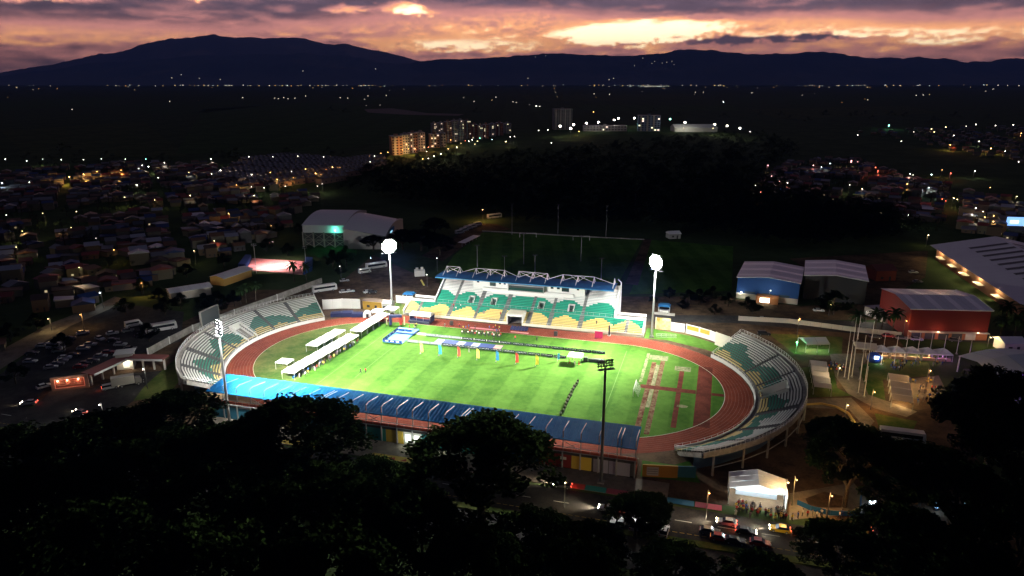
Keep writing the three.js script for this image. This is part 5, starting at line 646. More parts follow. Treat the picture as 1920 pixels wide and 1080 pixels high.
for (const [px, py, top] of [[960, 440, 382], [1046, 438, 384], [1136, 444, 386], [1190, 395, 362], [895, 500, 460], [982, 495, 438], [1089, 490, 442], [1003, 520, 478], [946, 520, 480], [1127, 525, 484]]) { const h = HT(px, py, top), t = thing('training_mast', py < 450 ? 'slim unlit lamp mast along the far side of the training pitch' : 'slim unlit lamp mast between grandstand and training pitch', 'mast', P(px, py), 0.1, py < 450 ? 'masts beyond the training pitch' : 'masts before the training pitch'); part('pole', new GB().bar([0, 0, 0], [0, h, 0], 0.18, 7, 0.1), M(0.3, 0.31, 0.32, 0.6), t); part('crossbar', new GB().box(0, h - 0.3, 0, 2.4, 0.12, 0.12), MG.dark, t); for (const x of [-0.9, 0, 0.9]) part('floodlight', new GB().box(x, h - 0.2, 0.1, 0.5, 0.45, 0.3), MG.dark, t); }
wallRun('pitch_kerb', 'low pale kerb wall along the far side of the training pitch', [[905, 434], [1000, 439], [1100, 445], [1208, 450]].map(p => S2(...p)), 0, 0.7, MG.concrete);
for (const [x, y] of [[990, 441], [1090, 447]]) { const t = thing('small_goal', 'white training goal at the far edge of the training pitch', 'goal', P(x, y + 4), 0, 'training goals'); part('frame', new GB().bar([-5, 0, 0], [-5, 2.6, 0], 0.14).bar([5, 0, 0], [5, 2.6, 0], 0.14).bar([-5, 2.6, 0], [5, 2.6, 0], 0.14).bar([-5, 0, -2], [-5, 2.6, 0], 0.1).bar([5, 0, -2], [5, 2.6, 0], 0.1), MG.white, t); }

// ---------- apartment blocks beyond the fields ----------
function block(label, px0, px1, pyBase, pyTop, floors, cols, wall, glowAt = [], depth = 14, turnBy = 0, group) {
  const a = P(px0, pyBase), b = P(px1, pyBase), w = dist(a, b), h = HT((px0 + px1) / 2, pyBase, pyTop), t = thing('apartment_block', label, 'building', [(a[0] + b[0]) / 2, 0, (a[2] + b[2]) / 2 - depth / 2], turnBy, group);
  part('wall', new GB().box(0, 0, 0, w, h, depth), wall, t); const rf = part('roof', new GB().box(0, h, 0, w + 0.6, 0.5, depth + 0.6), roofDim, t); part('stair_tower', new GB().box(0, h + 0.5, 0, Math.min(5, w / 3), 2.4, 5), wall, rf);
  for (let k = 1; k < cols; k += 2) part('pier', new GB().box(-w / 2 + k * w / cols, 0, depth / 2 + 0.25, w / cols * 0.7, h, 0.5), M(0.4, 0.38, 0.38, 0.85), t);
  const dk = M(0.012, 0.014, 0.02, 0.25), g = new GB().box(0, 0, 0, w / cols * 0.5, h / floors * 0.45, 0.12).geo(), r = rng(px0 * 7 + floors);
  for (let f = 0; f < floors; f++) for (let k = 0; k < cols; k++) { const lit = r() < glowAt[0], o = part(lit ? 'lit_window' : 'window', g, lit ? glow(1, 0.8 + 0.15 * r() > 0.87 ? 0.9 : 0.7, 0.55, glowAt[1]) : dk, t); o.position.set(-w / 2 + (k + 0.5) * w / cols, (f + 0.35) * h / floors, depth / 2 + (k % 2 ? 0.52 : 0.04)); }
  return t;
}
const brickA = M(0.34, 0.2, 0.14, 0.9), paleA = M(0.36, 0.35, 0.36, 0.9), redA = M(0.33, 0.14, 0.11, 0.9);
[[731, 752, 291, 256], [752, 765, 289, 253], [766, 780, 287, 250], [781, 794, 284, 249]].forEach(([a, b, y, t], i) => block(['brick apartment block with a blank end wall at the estate corner', 'second brick apartment block from the blank end wall', 'third brick apartment block from the blank end wall', 'pale topped brick block at the far end of its row'][i], a, b, y, t, 7, 3, i % 2 ? paleA : brickA, i ? [0.1, 1.4] : [0, 1], 16, 0.35, 'brick apartment row'));
block('squat orange lit brick block before the pale towers', 805, 822, 277, 252, 5, 3, brickA, [0.1, 1.5], 14, 0.3); block('narrow brick block beside the squat orange one', 824, 834, 276, 250, 5, 2, paleA, [0.12, 1.5], 14, 0.3);
[[809, 818, 262, 232], [820, 832, 261, 231], [834, 845, 268, 229], [847, 856, 266, 227], [858, 868, 264, 226], [870, 881, 261, 227]].forEach(([a, b, y, t], i) => block(['slim pale tower block at the dark end of the tower row', 'pale tower block second in the tower row', 'pale tower block third in the tower row', 'pale tower block fourth in the tower row', 'pale tower block with rooftop light, fifth in the row', 'pale tower block at the red brick end of the tower row'][i], a, b, y, t, 12, 3, i % 3 == 2 ? brickA : paleA, [0.1, 1.6], 15, 0.3, 'pale tower row'));
[[884, 894, 260, 234], [896, 904, 261, 236], [906, 915, 260, 234], [917, 928, 256, 233], [930, 942, 254, 231], [944, 957, 250, 232]].forEach(([a, b, y, t], i) => block(['red brick block next to the pale tower row', 'second red brick block along the lit avenue', 'third red brick block along the lit avenue', 'fourth red brick block along the lit avenue', 'fifth red brick block along the lit avenue', 'last red brick block at the end of the avenue'][i], a, b, y, t, 8, 3, i % 2 ? paleA : redA, [0.13, 1.6], 15, 0.2, 'red brick avenue blocks'));
block('lone tall slab tower with pale vertical ribs', 1037, 1072, 243, 205, 14, 8, M(0.26, 0.26, 0.28, 0.9), [0, 1], 20, 0.1);
block('bluish mid rise office block with lit upper windows', 1197, 1238, 246, 217, 7, 7, M(0.2, 0.26, 0.42, 0.8), [0.12, 3], 20, -0.1);
block('low white institute block before the lone slab tower', 1094, 1175, 246, 236, 2, 14, M(0.46, 0.44, 0.48, 0.9), [0.05, 2], 20, 0); 
{ const t = hall('arena_roof', 'floodlit low arena with bright white sawtooth roof on the plain', [P(1300, 246)[0], 0, P(1300, 246)[2]], 0, 78, 40, 7, 6, M(0.6, 0.6, 0.58, 0.8), M(0.72, 0.74, 0.7, 0.6), { cat: 'arena', sheets: 10 }); t.updateMatrixWorld(true); }

// ---------- street lamps and the lights of the town ----------
const LC = { w: [1, 0.93, 0.78], c: [0.75, 0.95, 1], o: [1, 0.5, 0.14], y: [1, 0.75, 0.35], r: [1, 0.16, 0.08], g: [0.3, 1, 0.7], p: [1, 0.45, 0.45] };
const lampWord = { w: 'white', c: 'cold white', o: 'orange', y: 'yellow', r: 'red', g: 'green', p: 'pink' };
function streetLamp(px, py, c, cd, h, where, group, e = 14, size) {     // the photo pixel is where the lamp head shows
  const p = P(px, py, h), D = Math.hypot(p[0], p[2]), s = size || Math.max(0.16, D * 0.00042), t = thing('street_lamp', `${lampWord[c]} street lamp ${group ? 'on a slim pole ' : ''}${where}`, 'street lamp', [p[0], 0, p[2]], 0, group);
  part('pole', new GB().bar([0, 0, -0.7 - s], [0, h + 0.25 + s, -0.7 - s], 0.11, 6, 0.07).bar([0, h + 0.25 + s, -0.7 - s], [0, h + s * 0.8, 0], 0.06, 5), M(0.07, 0.07, 0.075, 0.7), t); part('lamp_head', new GB().ball(0, h, 0, s, s * 0.8, s, 8, 5), glow(...LC[c], Math.round(e * (0.35 + 0.95 * Math.abs(Math.sin(px * 12.9 + py * 7.3))))), t);
  if (cd) lamp([p[0], h - s - 0.3, p[2]], ...LC[c], cd * (D > 330 ? 0.55 : 0.8), 10);
}
const Z = (ox, oy, k, list) => list.map(([x, y, ...r]) => [ox + x / k, oy + y / k, ...r]);
for (const [x, y, c, cd, e] of Z(0, 170, 3, [[390, 485, 'o', 1500, 20], [545, 455, 'o', 1300], [680, 447, 'o', 1100], [470, 470, 'o', 900], [240, 385, 'w', 200], [570, 383, 'w', 0], [925, 405, 'w', 200], [1187, 385, 'w', 200, 20], [835, 427, 'w', 300], [800, 420, 'w', 0], [1062, 460, 'y', 300], [1240, 447, 'w', 300], [768, 530, 'w', 300, 22], [165, 515, 'w', 0], [10, 520, 'c', 300], [35, 700, 'w', 0], [540, 830, 'w', 0], [125, 790, 'y', 160], [1285, 690, 'o', 260], [1070, 590, 'y', 140], [870, 615, 'y', 120], [700, 600, 'y', 120], [1430, 590, 'y', 140], [240, 690, 'y', 120], [400, 770, 'y', 130], [430, 680, 'y', 0], [90, 880, 'y', 80], [445, 995, 'y', 110], [640, 895, 'o', 90], [1205, 845, 'y', 60], [1090, 900, 'y', 70], [1525, 760, 'o', 120], [890, 490, 'w', 0], [1190, 468, 'w', 0], [780, 438, 'w', 0], [150, 395, 'w', 0], [30, 385, 'w', 0], [345, 388, 'w', 0], [470, 388, 'w', 0], [705, 385, 'w', 0], [820, 385, 'g', 0]])) streetLamp(x, y, c, cd, 7.5, 'among the dark houses beyond the car park', 'lamps in the district beyond the car park', e || 13);
for (const [x, y, c, cd, e] of Z(0, 170, 3, [[1415, 540, 'w', 260, 20], [1485, 546, 'w', 160], [1605, 538, 'w', 220], [1785, 537, 'w', 200], [1812, 524, 'w', 120], [1415, 472, 'w', 160], [1775, 465, 'o', 420, 18], [1870, 430, 'o', 420], [1650, 490, 'o', 260], [1560, 500, 'o', 200], [1720, 440, 'o', 240], [1330, 530, 'o', 300], [1520, 460, 'o', 160], [1640, 455, 'w', 0], [1400, 372, 'w', 0], [1535, 372, 'w', 0], [1675, 368, 'w', 0], [1820, 372, 'w', 0]])) streetLamp(x, y, c, cd, 7.5, 'between the grey terrace rows', 'lamps in the terrace estate', e || 13);
for (const [x, y, c, cd, e] of Z(690, 200, 6.19, [[400, 500, 'o', 1300], [470, 490, 'o', 1300], [550, 490, 'o', 1000], [610, 430, 'o', 1300], [610, 385, 'w', 0], [570, 393, 'w', 0], [680, 520, 'w', 300], [765, 575, 'w', 500, 26], [845, 548, 'w', 500, 26], [700, 600, 'w', 200], [635, 605, 'o', 260], [760, 455, 'o', 900], [900, 400, 'o', 900], [960, 385, 'o', 900], [1030, 470, 'w', 300, 22], [1080, 425, 'y', 300], [1170, 400, 'w', 300], [1210, 385, 'w', 300, 20], [1240, 435, 'y', 200], [1300, 365, 'g', 200], [1440, 380, 'c', 0], [1600, 405, 'y', 300, 22], [1650, 350, 'w', 400, 22], [1700, 345, 'w', 0], [1540, 235, 'w', 0], [1605, 235, 'w', 0], [25, 640, 'w', 200], [75, 575, 'w', 0], [150, 540, 'o', 400], [230, 530, 'o', 300], [700, 470, 'r', 300], [1130, 395, 'r', 0], [1270, 400, 'y', 0], [930, 490, 'y', 200]])) streetLamp(x, y, c, cd, 8, 'along the avenue of apartment blocks', 'lamps along the apartment avenue', e || 13);
for (const [x, y, c, cd] of Z(1000, 190, 4.57, [[230, 213, 'w', 200], [345, 200, 'w', 0], [320, 232, 'w', 200], [455, 187, 'w', 300], [557, 178, 'w', 300], [692, 160, 'w', 300], [730, 146, 'w', 0], [865, 143, 'w', 300], [1172, 152, 'g', 0], [1300, 180, 'w', 1500], [1555, 197, 'w', 1500], [1660, 210, 'w', 300], [1770, 230, 'w', 600]])) streetLamp(x, y, c, cd, 18, 'around the floodlit arena on the plain', 'tall lamps around the far arena', 34, 1.7);
for (const [x, y, c, cd] of Z(1000, 190, 4.57, [[45, 250, 'w', 0], [125, 245, 'w', 0], [25, 40, 'w', 0], [55, 43, 'w', 0], [390, 258, 'o', 1200], [1287, 226, 'y', 0], [1540, 231, 'y', 0], [800, 212, 'g', 500], [515, 90, 'o', 0], [1630, 5, 'c', 0], [155, 355, 'w', 0], [1857, 260, 'w', 0]])) streetLamp(x, y, c, cd, 8, 'on the dark plain near the slab tower', 'lamps near the slab tower', 16);
for (const [x, y, c, cd, e] of Z(1280, 170, 3, [[1160, 195, 'g', 1500, 26], [1400, 215, 'y', 300], [1480, 205, 'y', 0], [1595, 200, 'w', 0], [1650, 190, 'w', 0], [1760, 196, 'w', 0], [1860, 192, 'w', 0], [1905, 240, 'o', 600], [1505, 305, 'o', 1400, 26], [1735, 325, 'o', 1200, 22], [950, 395, 'p', 900, 22], [985, 400, 'p', 0], [1100, 450, 'r', 700], [1085, 432, 'r', 300], [410, 533, 'w', 60], [515, 531, 'w', 60], [440, 570, 'r', 260], [1280, 468, 'w', 300], [1296, 474, 'w', 0], [1400, 472, 'c', 500, 22], [1645, 452, 'w', 200], [1460, 445, 'o', 300], [1510, 465, 'r', 200], [1385, 545, 'c', 400], [1525, 605, 'y', 320, 22], [1545, 612, 'y', 0], [1480, 620, 'r', 260], [1460, 610, 'r', 0], [1650, 660, 'w', 120], [1690, 680, 'y', 100], [1750, 704, 'o', 120], [1748, 736, 'o', 120], [1700, 712, 'o', 90], [1270, 700, 'w', 60], [1730, 545, 'o', 260], [1890, 400, 'w', 0], [1880, 595, 'y', 160], [1265, 525, 'o', 200], [500, 480, 'p', 120], [545, 510, 'p', 120], [590, 518, 'w', 60], [480, 420, 'p', 90], [780, 430, 'c', 200], [830, 410, 'c', 200], [735, 420, 'p', 60], [1010, 553, 'y', 200], [940, 530, 'w', 100], [1668, 285, 'w', 200], [1525, 252, 'w', 0], [1415, 232, 'y', 0], [1815, 340, 'w', 0], [1230, 285, 'w', 0], [1300, 232, 'w', 0], [985, 250, 'w', 0]])) streetLamp(x, y, c, cd, 7.5, 'among the houses beyond the market hall', 'lamps in the district beyond the market hall', e || 13);
for (const [x, y, c, cd, h, w, e] of [[905, 393, 'o', 700, 8, 'beside the parked white vans on the dirt lane', 20], [265, 531, 'o', 260, 6, 'inside the amber lit tree near the street corner', 10], [187, 549, 'c', 70, 7, 'at the street corner by the amber lit tree', 16], [90, 598, 'y', 60, 5, 'at the shop corner on the dusty street', 12], [150, 590, 'o', 120, 6, 'over the dusty street beside the car park', 12], [1741, 441, 'y', 90, 7, 'before the end of the market hall', 16], [1876, 448, 'y', 60, 7, 'behind the ridge of the market hall', 12], [268, 692, 'w', 60, 7, 'beside the truck in the gatehouse forecourt', 16], [186, 759, 'w', 34, 6, 'on the forecourt before the dark trees', 12], [695, 484, 'c', 60, 6, 'beside the white buses on the dirt yard', 14], [819, 484, 'w', 30, 7, 'on the lawn behind the grandstand roof', 12], [800, 515, 'w', 30, 6, 'beside the leaning yellow board', 12], [637, 499, 'w', 16, 6, 'between the palms and the bus yard', 10], [676, 505, 'w', 40, 6, 'at the front of the first white bus', 12], [1445, 545, 'w', 36, 6, 'near the parked cars by the blue hall', 12], [1558, 572, 'y', 90, 5, 'inside the round tree before the dark hall', 12], [1628, 584, 'w', 160, 5, 'at the door of the shed beside the red hall', 16], [1858, 633, 'y', 70, 4, 'at the corner of the red hall', 14], [1920, 562, 'y', 380, 7, 'at the end gable of the market hall', 20], [1478, 905, 'y', 120, 7, 'beside the white event tent', 14], [1494, 900, 'o', 120, 7, 'at the corner of the blue cloth fence', 8], [1660, 996, 'p', 20, 3, 'half hidden by trees along the road', 12], [1060, 905, 'y', 40, 7, 'on the median before the unlit mast', 7], [1330, 925, 'o', 90, 7, 'over the road near the event tent', 7], [1575, 690, 'y', 150, 6, 'added at the head of the plaza path', 8], [1640, 735, 'o', 160, 6, 'added where the plaza path meets the lawn', 8], [1745, 695, 'o', 220, 6, 'added over the crowd by the cream stalls', 8], [1500, 598, 'o', 200, 7, 'added on the street behind the curved terrace', 10], [1590, 760, 'y', 120, 6, 'added beside the garden kerb', 8], [1700, 602, 'o', 40, 7, 'at the kerb before the red hall', 10], [1560, 930, 'o', 90, 6, 'above the bare ground by the blue fence', 8]]) streetLamp(x, y, c, cd, h, w, undefined, e);  // the plaza lamps are added to warm the path and stalls
{ // blue lit panels seen under the park trees
  for (const [x, y, k] of [[1755, 957, 'beside the wide trunk'], [1810, 950, 'in the middle of the three'], [1900, 928, 'nearest the violet stage']]) { const t = thing('illuminated_sign', 'upright cold blue light panel under the park trees ' + k, 'sign', P(x, y), 0.2); part('glowing_sign', new GB().box(0, 0.6, 0, 0.7, 1.9, 0.12), glow(0.3, 0.6, 1, 3), t); part('stand', new GB().box(0, 0, 0, 0.9, 0.6, 0.5), MG.dark, t); lamp([P(x, y)[0], 1.6, P(x, y)[2] + 0.6], 0.4, 0.65, 1, 8, 20); }
  const t = thing('illuminated_sign', 'bright bluish light box beside the tall blue fence panel', 'sign', P(1634, 955), 0.1); part('glowing_sign', new GB().box(0, 1.2, 0, 1.5, 0.9, 0.15), glow(0.75, 0.88, 1, 10), t); part('stand', new GB().box(0, 0, 0, 1.6, 1.2, 0.4), MG.navy, t); lamp([P(1634, 955)[0], 1.8, P(1634, 955)[2] + 0.8], 0.6, 0.75, 1, 16, 20);
  const b = thing('lit_billboard', 'glowing blue billboard on posts above the shops', 'billboard', P(1905, 432), -0.15); part('screen', new GB().box(0, 3, 0, 13, 5.5, 0.3), glow(0.22, 0.45, 1, 1.6), b); part('pale_patch', new GB().box(-2, 4.5, 0.2, 5, 2, 0.06), glow(0.8, 0.9, 1, 2), b); part('post', new GB().bar([-4, 0, 0], [-4, 3, 0], 0.25).bar([4, 0, 0], [4, 3, 0], 0.25), MG.steel, b);
}
{ // lights too far and many to count
  const r = rng(404), far = { w: new GB(), y: new GB(), c: new GB(), o: new GB() };
  const put = (px, py, s, k, h = 6) => { const p = P(px, py, h), D = Math.hypot(p[0], p[2]), q = s * D * 0.00045; far[k].ball(p[0], h, p[2], q, q, q, 4, 2); };
  for (let i = 0; i < 1100; i++) { const x = Math.pow(r(), 0.85) * 1960 - 20, dens = Math.exp(-Math.pow((x - 480) / 260, 2)) + 0.55 * Math.exp(-Math.pow((x - 1230) / 160, 2)) + 0.4 * Math.exp(-Math.pow((x - 1620) / 130, 2)) + 0.22; if (r() > dens) continue; put(x, 155.6 + Math.pow(r(), 1.6) * 5.5 + (r() < 0.1 ? r() * 4 : 0), 0.35 + r() * 0.75, 'wycwwyo'[Math.floor(r() * 7)]); }
  for (let i = 0; i < 46; i++) put(r() * 1920, 163 + Math.pow(r(), 2.4) * 40, 0.4 + 0.35 * r(), 'wwyo'[Math.floor(r() * 4)]);
  for (const [x, y] of [[515, 184], [522, 185], [532, 183], [540, 185], [553, 184], [573, 180], [638, 183], [652, 184], [690, 180], [455, 183], [135, 205], [318, 190], [724, 179], [889, 190], [930, 182], [962, 191], [968, 192], [993, 196], [1007, 199], [1114, 176], [1143, 177], [1304, 173], [1356, 190], [1410, 174], [1627, 187], [1718, 179], [1731, 178]]) put(x, y, 0.9, 'w');
  for (let i = 0; i < 30; i++) put(1180 + 80 * r(), 160.5 + r() * 2.4, 0.7, r() < 0.6 ? 'w' : 'c');
  for (const k of Object.keys(far)) { const o = solo('far_city_lights', far[k], glow(...LC[k], 3.4), `scattered ${lampWord[k]} town lights far across the plain`, 'town lights'); o.userData.kind = 'stuff'; }
  const hill = new GB(); for (const [x, y] of [[1004, 107], [1023, 104], [1205, 109], [1227, 115], [1242, 118], [1250, 117], [1264, 121], [1222, 119], [1190, 123], [1260, 115], [322, 146], [340, 140], [413, 149], [374, 147], [568, 133], [704, 129], [1142, 149], [1150, 147], [990, 147]]) { const y2 = y - 540, dy = -y2 * Math.cos(TILT) - F * Math.sin(TILT), dz = F * Math.cos(TILT) - y2 * Math.sin(TILT), D = y < 128 ? 17800 : 13600, q = 7; hill.ball((x - 960) / dz * D, CAM_H + dy / dz * D, -D, q, q, q, 4, 2); } const o = solo('hillside_lights', hill, glow(...LC.w, 2), 'sparse lights of hamlets on the dark mountain slope', 'town lights'); o.userData.kind = 'stuff';
}

// ---------- houses ----------
const proj = (x, z, y = 0) => { const d = -z, h = y - CAM_H, zc = d * Math.cos(TILT) - h * Math.sin(TILT); return [960 + F * x / zc, 540 - F * (h * Math.cos(TILT) + d * Math.sin(TILT)) / zc]; };
const inside = (p, poly) => { let c = false; for (let i = 0, j = poly.length - 1; i < poly.length; j = i++) { const a = poly[i], b = poly[j]; if ((a[1] > p[1]) != (b[1] > p[1]) && p[0] < (b[0] - a[0]) * (p[1] - a[1]) / (b[1] - a[1]) + a[0]) c = !c; } return c; };
const treeSpots = [], spots = [];
{
  const left = [[-60, 345], [60, 318], [240, 306], [400, 312], [420, 352], [560, 358], [600, 372], [548, 404], [536, 440], [455, 470], [330, 500], [300, 545], [235, 545], [195, 565], [140, 590], [60, 622], [-60, 690]], right = [[1420, 340], [1480, 306], [1600, 300], [1700, 332], [1850, 372], [1960, 392], [1960, 470], [1830, 442], [1740, 428], [1640, 398], [1560, 376], [1420, 362]], farR = [[1590, 246], [1960, 236], [1960, 318], [1850, 296], [1720, 268]];
  const r = rng(91);
  const fill = (poly, ang, sx, sz, x0, x1, z0, z1, where) => { const c = Math.cos(ang), s = Math.sin(ang); for (let a = -700; a < 900; a += sx) for (let b = -700; b < 900; b += sz) { const ka = Math.round(a / sx), kb = Math.round(b / sz); if (((ka % 9) + 9) % 9 == 0 || ((kb % 4) + 4) % 4 == 0) continue; const x = (x0 + x1) / 2 + a * c + b * s + (r() - 0.5) * 4, z = (z0 + z1) / 2 - a * s + b * c + (r() - 0.5) * 4; if (z > -200) continue; const p = proj(x, z); if (!inside(p, poly)) continue; if (noise.noise(x / 45, z / 45, 3.3) > 0.2) { if (r() < 0.8) treeSpots.push([x, z, 3 + 3 * r()]); continue; } if (r() < 0.06) continue; spots.push({ x, z, ang: ang + (r() < 0.3 ? Math.PI / 2 : 0) + (r() - 0.5) * 0.16, where, D: Math.hypot(x, z), k: Math.floor(r() * 8), f: r() }); } };
  fill(left, 0.5, 7.8, 9.4, -450, -250, -600, -500, 0); fill(right, -0.55, 8.2, 10, 250, 500, -700, -500, 1); fill(farR, -0.4, 17, 22, 600, 1000, -1300, -1000, 1);
}
{
  const walls = [[0.15, 0.135, 0.115], [0.13, 0.09, 0.06], [0.11, 0.11, 0.115], [0.17, 0.15, 0.1]], roofs = [['dull grey sheet', corr(0.2, 0.21, 0.24, 0.55)], ['pale grey sheet', corr(0.42, 0.43, 0.48, 0.42)], ['brown tile', M(0.12, 0.05, 0.03, 0.75)], ['dark grey sheet', corr(0.1, 0.105, 0.125, 0.6)], ['blue painted sheet', M(0.012, 0.04, 0.16, 0.5, 0.3)], ['red painted sheet', M(0.2, 0.03, 0.02, 0.6, 0.1)], ['rusty sheet', M(0.14, 0.07, 0.04, 0.7, 0.2)], ['dark tile', M(0.05, 0.03, 0.025, 0.8)]];
  const hw = (h, st) => new GB().box(0, 0, 0, 8.6, h, 9.4).geo(), rf = (h, flat) => { const g = new GB(), W = 4.7, D = 5.1, e = flat ? 0.7 : 1.6; if (flat) g.quad([-W, h, D], [W, h, D], [W, h + e, -D], [-W, h + e, -D]).quad([-W, h - 0.15, D], [W, h - 0.15, D], [W, h, D], [-W, h, D]).tri([W, h, D], [W, h, -D], [W, h + e, -D]).tri([-W, h, D], [-W, h + e, -D], [-W, h, -D]).quad([W, h, -D], [-W, h, -D], [-W, h + e, -D], [W, h + e, -D]); else g.quad([-W, h, D], [W, h, D], [W, h + e, 0], [-W, h + e, 0]).quad([W, h, -D], [-W, h, -D], [-W, h + e, 0], [W, h + e, 0]).tri([W, h, D], [W, h, -D], [W, h + e, 0]).tri([-W, h, -D], [-W, h, D], [-W, h + e, 0]); return g.geo(); };
  const G = [3.2, 3.2, 5.8].map((h, i) => ({ h, w: hw(h), r: rf(h, i == 1), d: new GB().box(2, 0, 4.74, 1, 2.1, 0.08).geo(), v: new GB().box(-1.6, 1, 4.74, 1.3, 1, 0.08).geo() }));
  spots.sort((a, b) => a.D - b.D);
  const protos = new Map(), place = ['beyond the car park', 'beyond the market hall'];
  const wallsFar = new GB(true), roofsFar = new GB(true), rc = [[0.1, 0.1, 0.12], [0.2, 0.2, 0.23], [0.12, 0.05, 0.03], [0.05, 0.05, 0.06], [0.012, 0.04, 0.16], [0.2, 0.03, 0.02], [0.14, 0.07, 0.04], [0.05, 0.03, 0.025]];
  const quota = [210, 90]; const used = [0, 0];
  for (const s of spots) {
    const gi = s.f < 0.45 ? 0 : s.f < 0.75 ? 1 : 2, lit = s.f * 97 % 1 < 0.2, g = G[gi];
    if (used[s.where]++ < quota[s.where]) {
      const key = [gi, s.k, lit, s.where].join();
      const label = `${gi == 2 ? 'two storey' : gi == 1 ? 'low lean-to' : 'low gabled'} house with ${roofs[s.k][0]} roof${lit ? ' and a lit window' : ''} ${place[s.where]}`;
      if (!protos.has(key)) { const t = thing('house', label, 'house', [s.x, 0, s.z], s.ang, s.where ? 'houses beyond the market hall' : 'houses beyond the car park'); part('wall', g.w, M(...walls[(s.k + gi) % 4], 0.9), t); part('roof', g.r, roofs[s.k][1], t); part('door', g.d, MG.dark, t); part(lit ? 'lit_window' : 'window', g.v, lit ? glow(1, 0.76, 0.42, 0.5) : MG.dark, t); protos.set(key, t); s.o = t; } else s.o = copy(protos.get(key), [s.x, 0, s.z], s.ang); s.o.scale.set(0.6 + 0.36 * (s.f * 31 % 1), 0.75 + 0.35 * (s.f * 57 % 1), 0.6 + 0.4 * (s.f * 13 % 1));
    } else {
      const c = Math.cos(s.ang), sn = Math.sin(s.ang), tr = q => [s.x + q[0] * c + q[2] * sn, q[1], s.z - q[0] * sn + q[2] * c], h = g.h * 0.9, W = 3.8, D = 4.1; wallsFar.box(s.x, 0, s.z, 7, h, 7.6, s.ang, walls[s.k % 4]); roofsFar.quad(...[[-W, h, D], [W, h, D], [W, h + 1.4, 0], [-W, h + 1.4, 0]].map(tr), rc[s.k]).quad(...[[W, h, -D], [-W, h, -D], [-W, h + 1.4, 0], [W, h + 1.4, 0]].map(tr), rc[s.k]);
    }
  }
  const t = thing('far_houses', 'mass of small dark houses filling the far town districts', 'houses'); t.userData.kind = 'stuff'; part('walls', wallsFar, VC, t).userData.kind = 'stuff'; part('roofs', roofsFar, new THREE.MeshStandardMaterial({ vertexColors: true, roughness: 0.5, metalness: 0.55 }), t).userData.kind = 'stuff';
}
{ // terrace estate: long rows with grey roofs
  const a = P(428, 352), b = P(690, 314), ry = turnOf(a, b), u = [Math.cos(ry), -Math.sin(ry)], v = [-Math.sin(ry), -Math.cos(ry)], poly = [[395, 336], [470, 300], [560, 296], [706, 302], [700, 316], [640, 344], [440, 356]]; let n = 0, proto = null;
  const g = { w: new GB().box(0, 0, 0, 34, 5, 8).geo(), r: new GB().quad([-17.2, 5, 4.6], [17.2, 5, 4.6], [17.2, 6.6, 0], [-17.2, 6.6, 0]).quad([17.2, 5, -4.6], [-17.2, 5, -4.6], [-17.2, 6.6, 0], [17.2, 6.6, 0]).geo(), p: new GB().box(0, 5, 0, 0.3, 1.9, 9).geo(), win: new GB().box(0, 1.2, 4.04, 1.6, 1.3, 0.08).geo() };
  for (let j = -4; j < 20; j++) for (let i = -3; i < 12; i++) { const x = a[0] + u[0] * i * 38 + v[0] * j * 17, z = a[2] + u[1] * i * 38 + v[1] * j * 17; if (z > -300 || !inside(proj(x, z), poly)) continue; if (!proto) { proto = thing('terrace_row_house', 'long terrace of small houses with one grey roof in the planned estate', 'terrace', [x, 0, z], ry, 'grey roofed terraces of the estate'); part('wall', g.w, M(0.34, 0.22, 0.17, 0.9), proto); part('roof', g.r, corr(0.2, 0.195, 0.23, 0.5), proto); for (let k = -2; k <= 2; k++) { const o = part('party_wall', g.p, M(0.3, 0.26, 0.24, 0.9), proto); o.position.x = k * 6.8; const w = part('window', g.win, MG.dark, proto); w.position.x = k * 6.8 + 2; } } else copy(proto, [x, 0, z], ry); n++; }
}

// ---------- trees ----------
const leafM = new THREE.MeshPhysicalMaterial({ roughness: 0.9, specularIntensity: 0.15, vertexColors: true }), barkM = MT(noiseTex(128, [0.035, 0.028, 0.02], [0.1, 0.08, 0.06], 61, [8, 32], [0.5, 0.5], 2));
function leafGeo(clumps, per, size, seed, base) {            // small leaf faces spread through the clumps of a crown
  const r = rng(seed), pos = [], nor = [], col = [];
  for (const [cx, cy, cz, rx, ry] of clumps) {
    const tint = 0.7 + 0.6 * r();
    for (let k = 0; k < per; k++) {
      let x, y, z, d; do { x = r() * 2 - 1; y = r() * 2 - 1; z = r() * 2 - 1; d = x * x + y * y + z * z; } while (d > 1 || d < 0.1);
      const px = cx + x * rx, py = cy + y * ry, pz = cz + z * rx, s = size * (0.6 + 0.8 * r()), a = r() * 6.28, tl = (r() - 0.5) * 1.5, ca = Math.cos(a), sa = Math.sin(a), ct = Math.cos(tl), st = Math.sin(tl);
      const U = [ca * s, st * s * 0.6, sa * s], V = [-sa * s * 0.6 * ct, st * s * 0.5, ca * s * 0.6 * ct], n = [U[1] * V[2] - U[2] * V[1], U[2] * V[0] - U[0] * V[2], U[0] * V[1] - U[1] * V[0]], l = Math.hypot(...n) * (n[1] < 0 ? -1 : 1) || 1;
      const A = [px - U[0], py - U[1], pz - U[2]], B = [px + V[0], py + V[1], pz + V[2]], C = [px + U[0], py + U[1], pz + U[2]], D = [px - V[0], py - V[1], pz - V[2]], t = tint * (0.75 + 0.5 * r());
      for (const q of [A, D, C, A, C, B]) { pos.push(...q); nor.push(n[0] / l, n[1] / l, n[2] / l); col.push(base[0] * t, base[1] * t, base[2] * t); }
    }
  }
  const g = new THREE.BufferGeometry(); g.setAttribute('position', new THREE.Float32BufferAttribute(pos, 3)); g.setAttribute('normal', new THREE.Float32BufferAttribute(nor, 3)); g.setAttribute('color', new THREE.Float32BufferAttribute(col, 3)); return g;
}
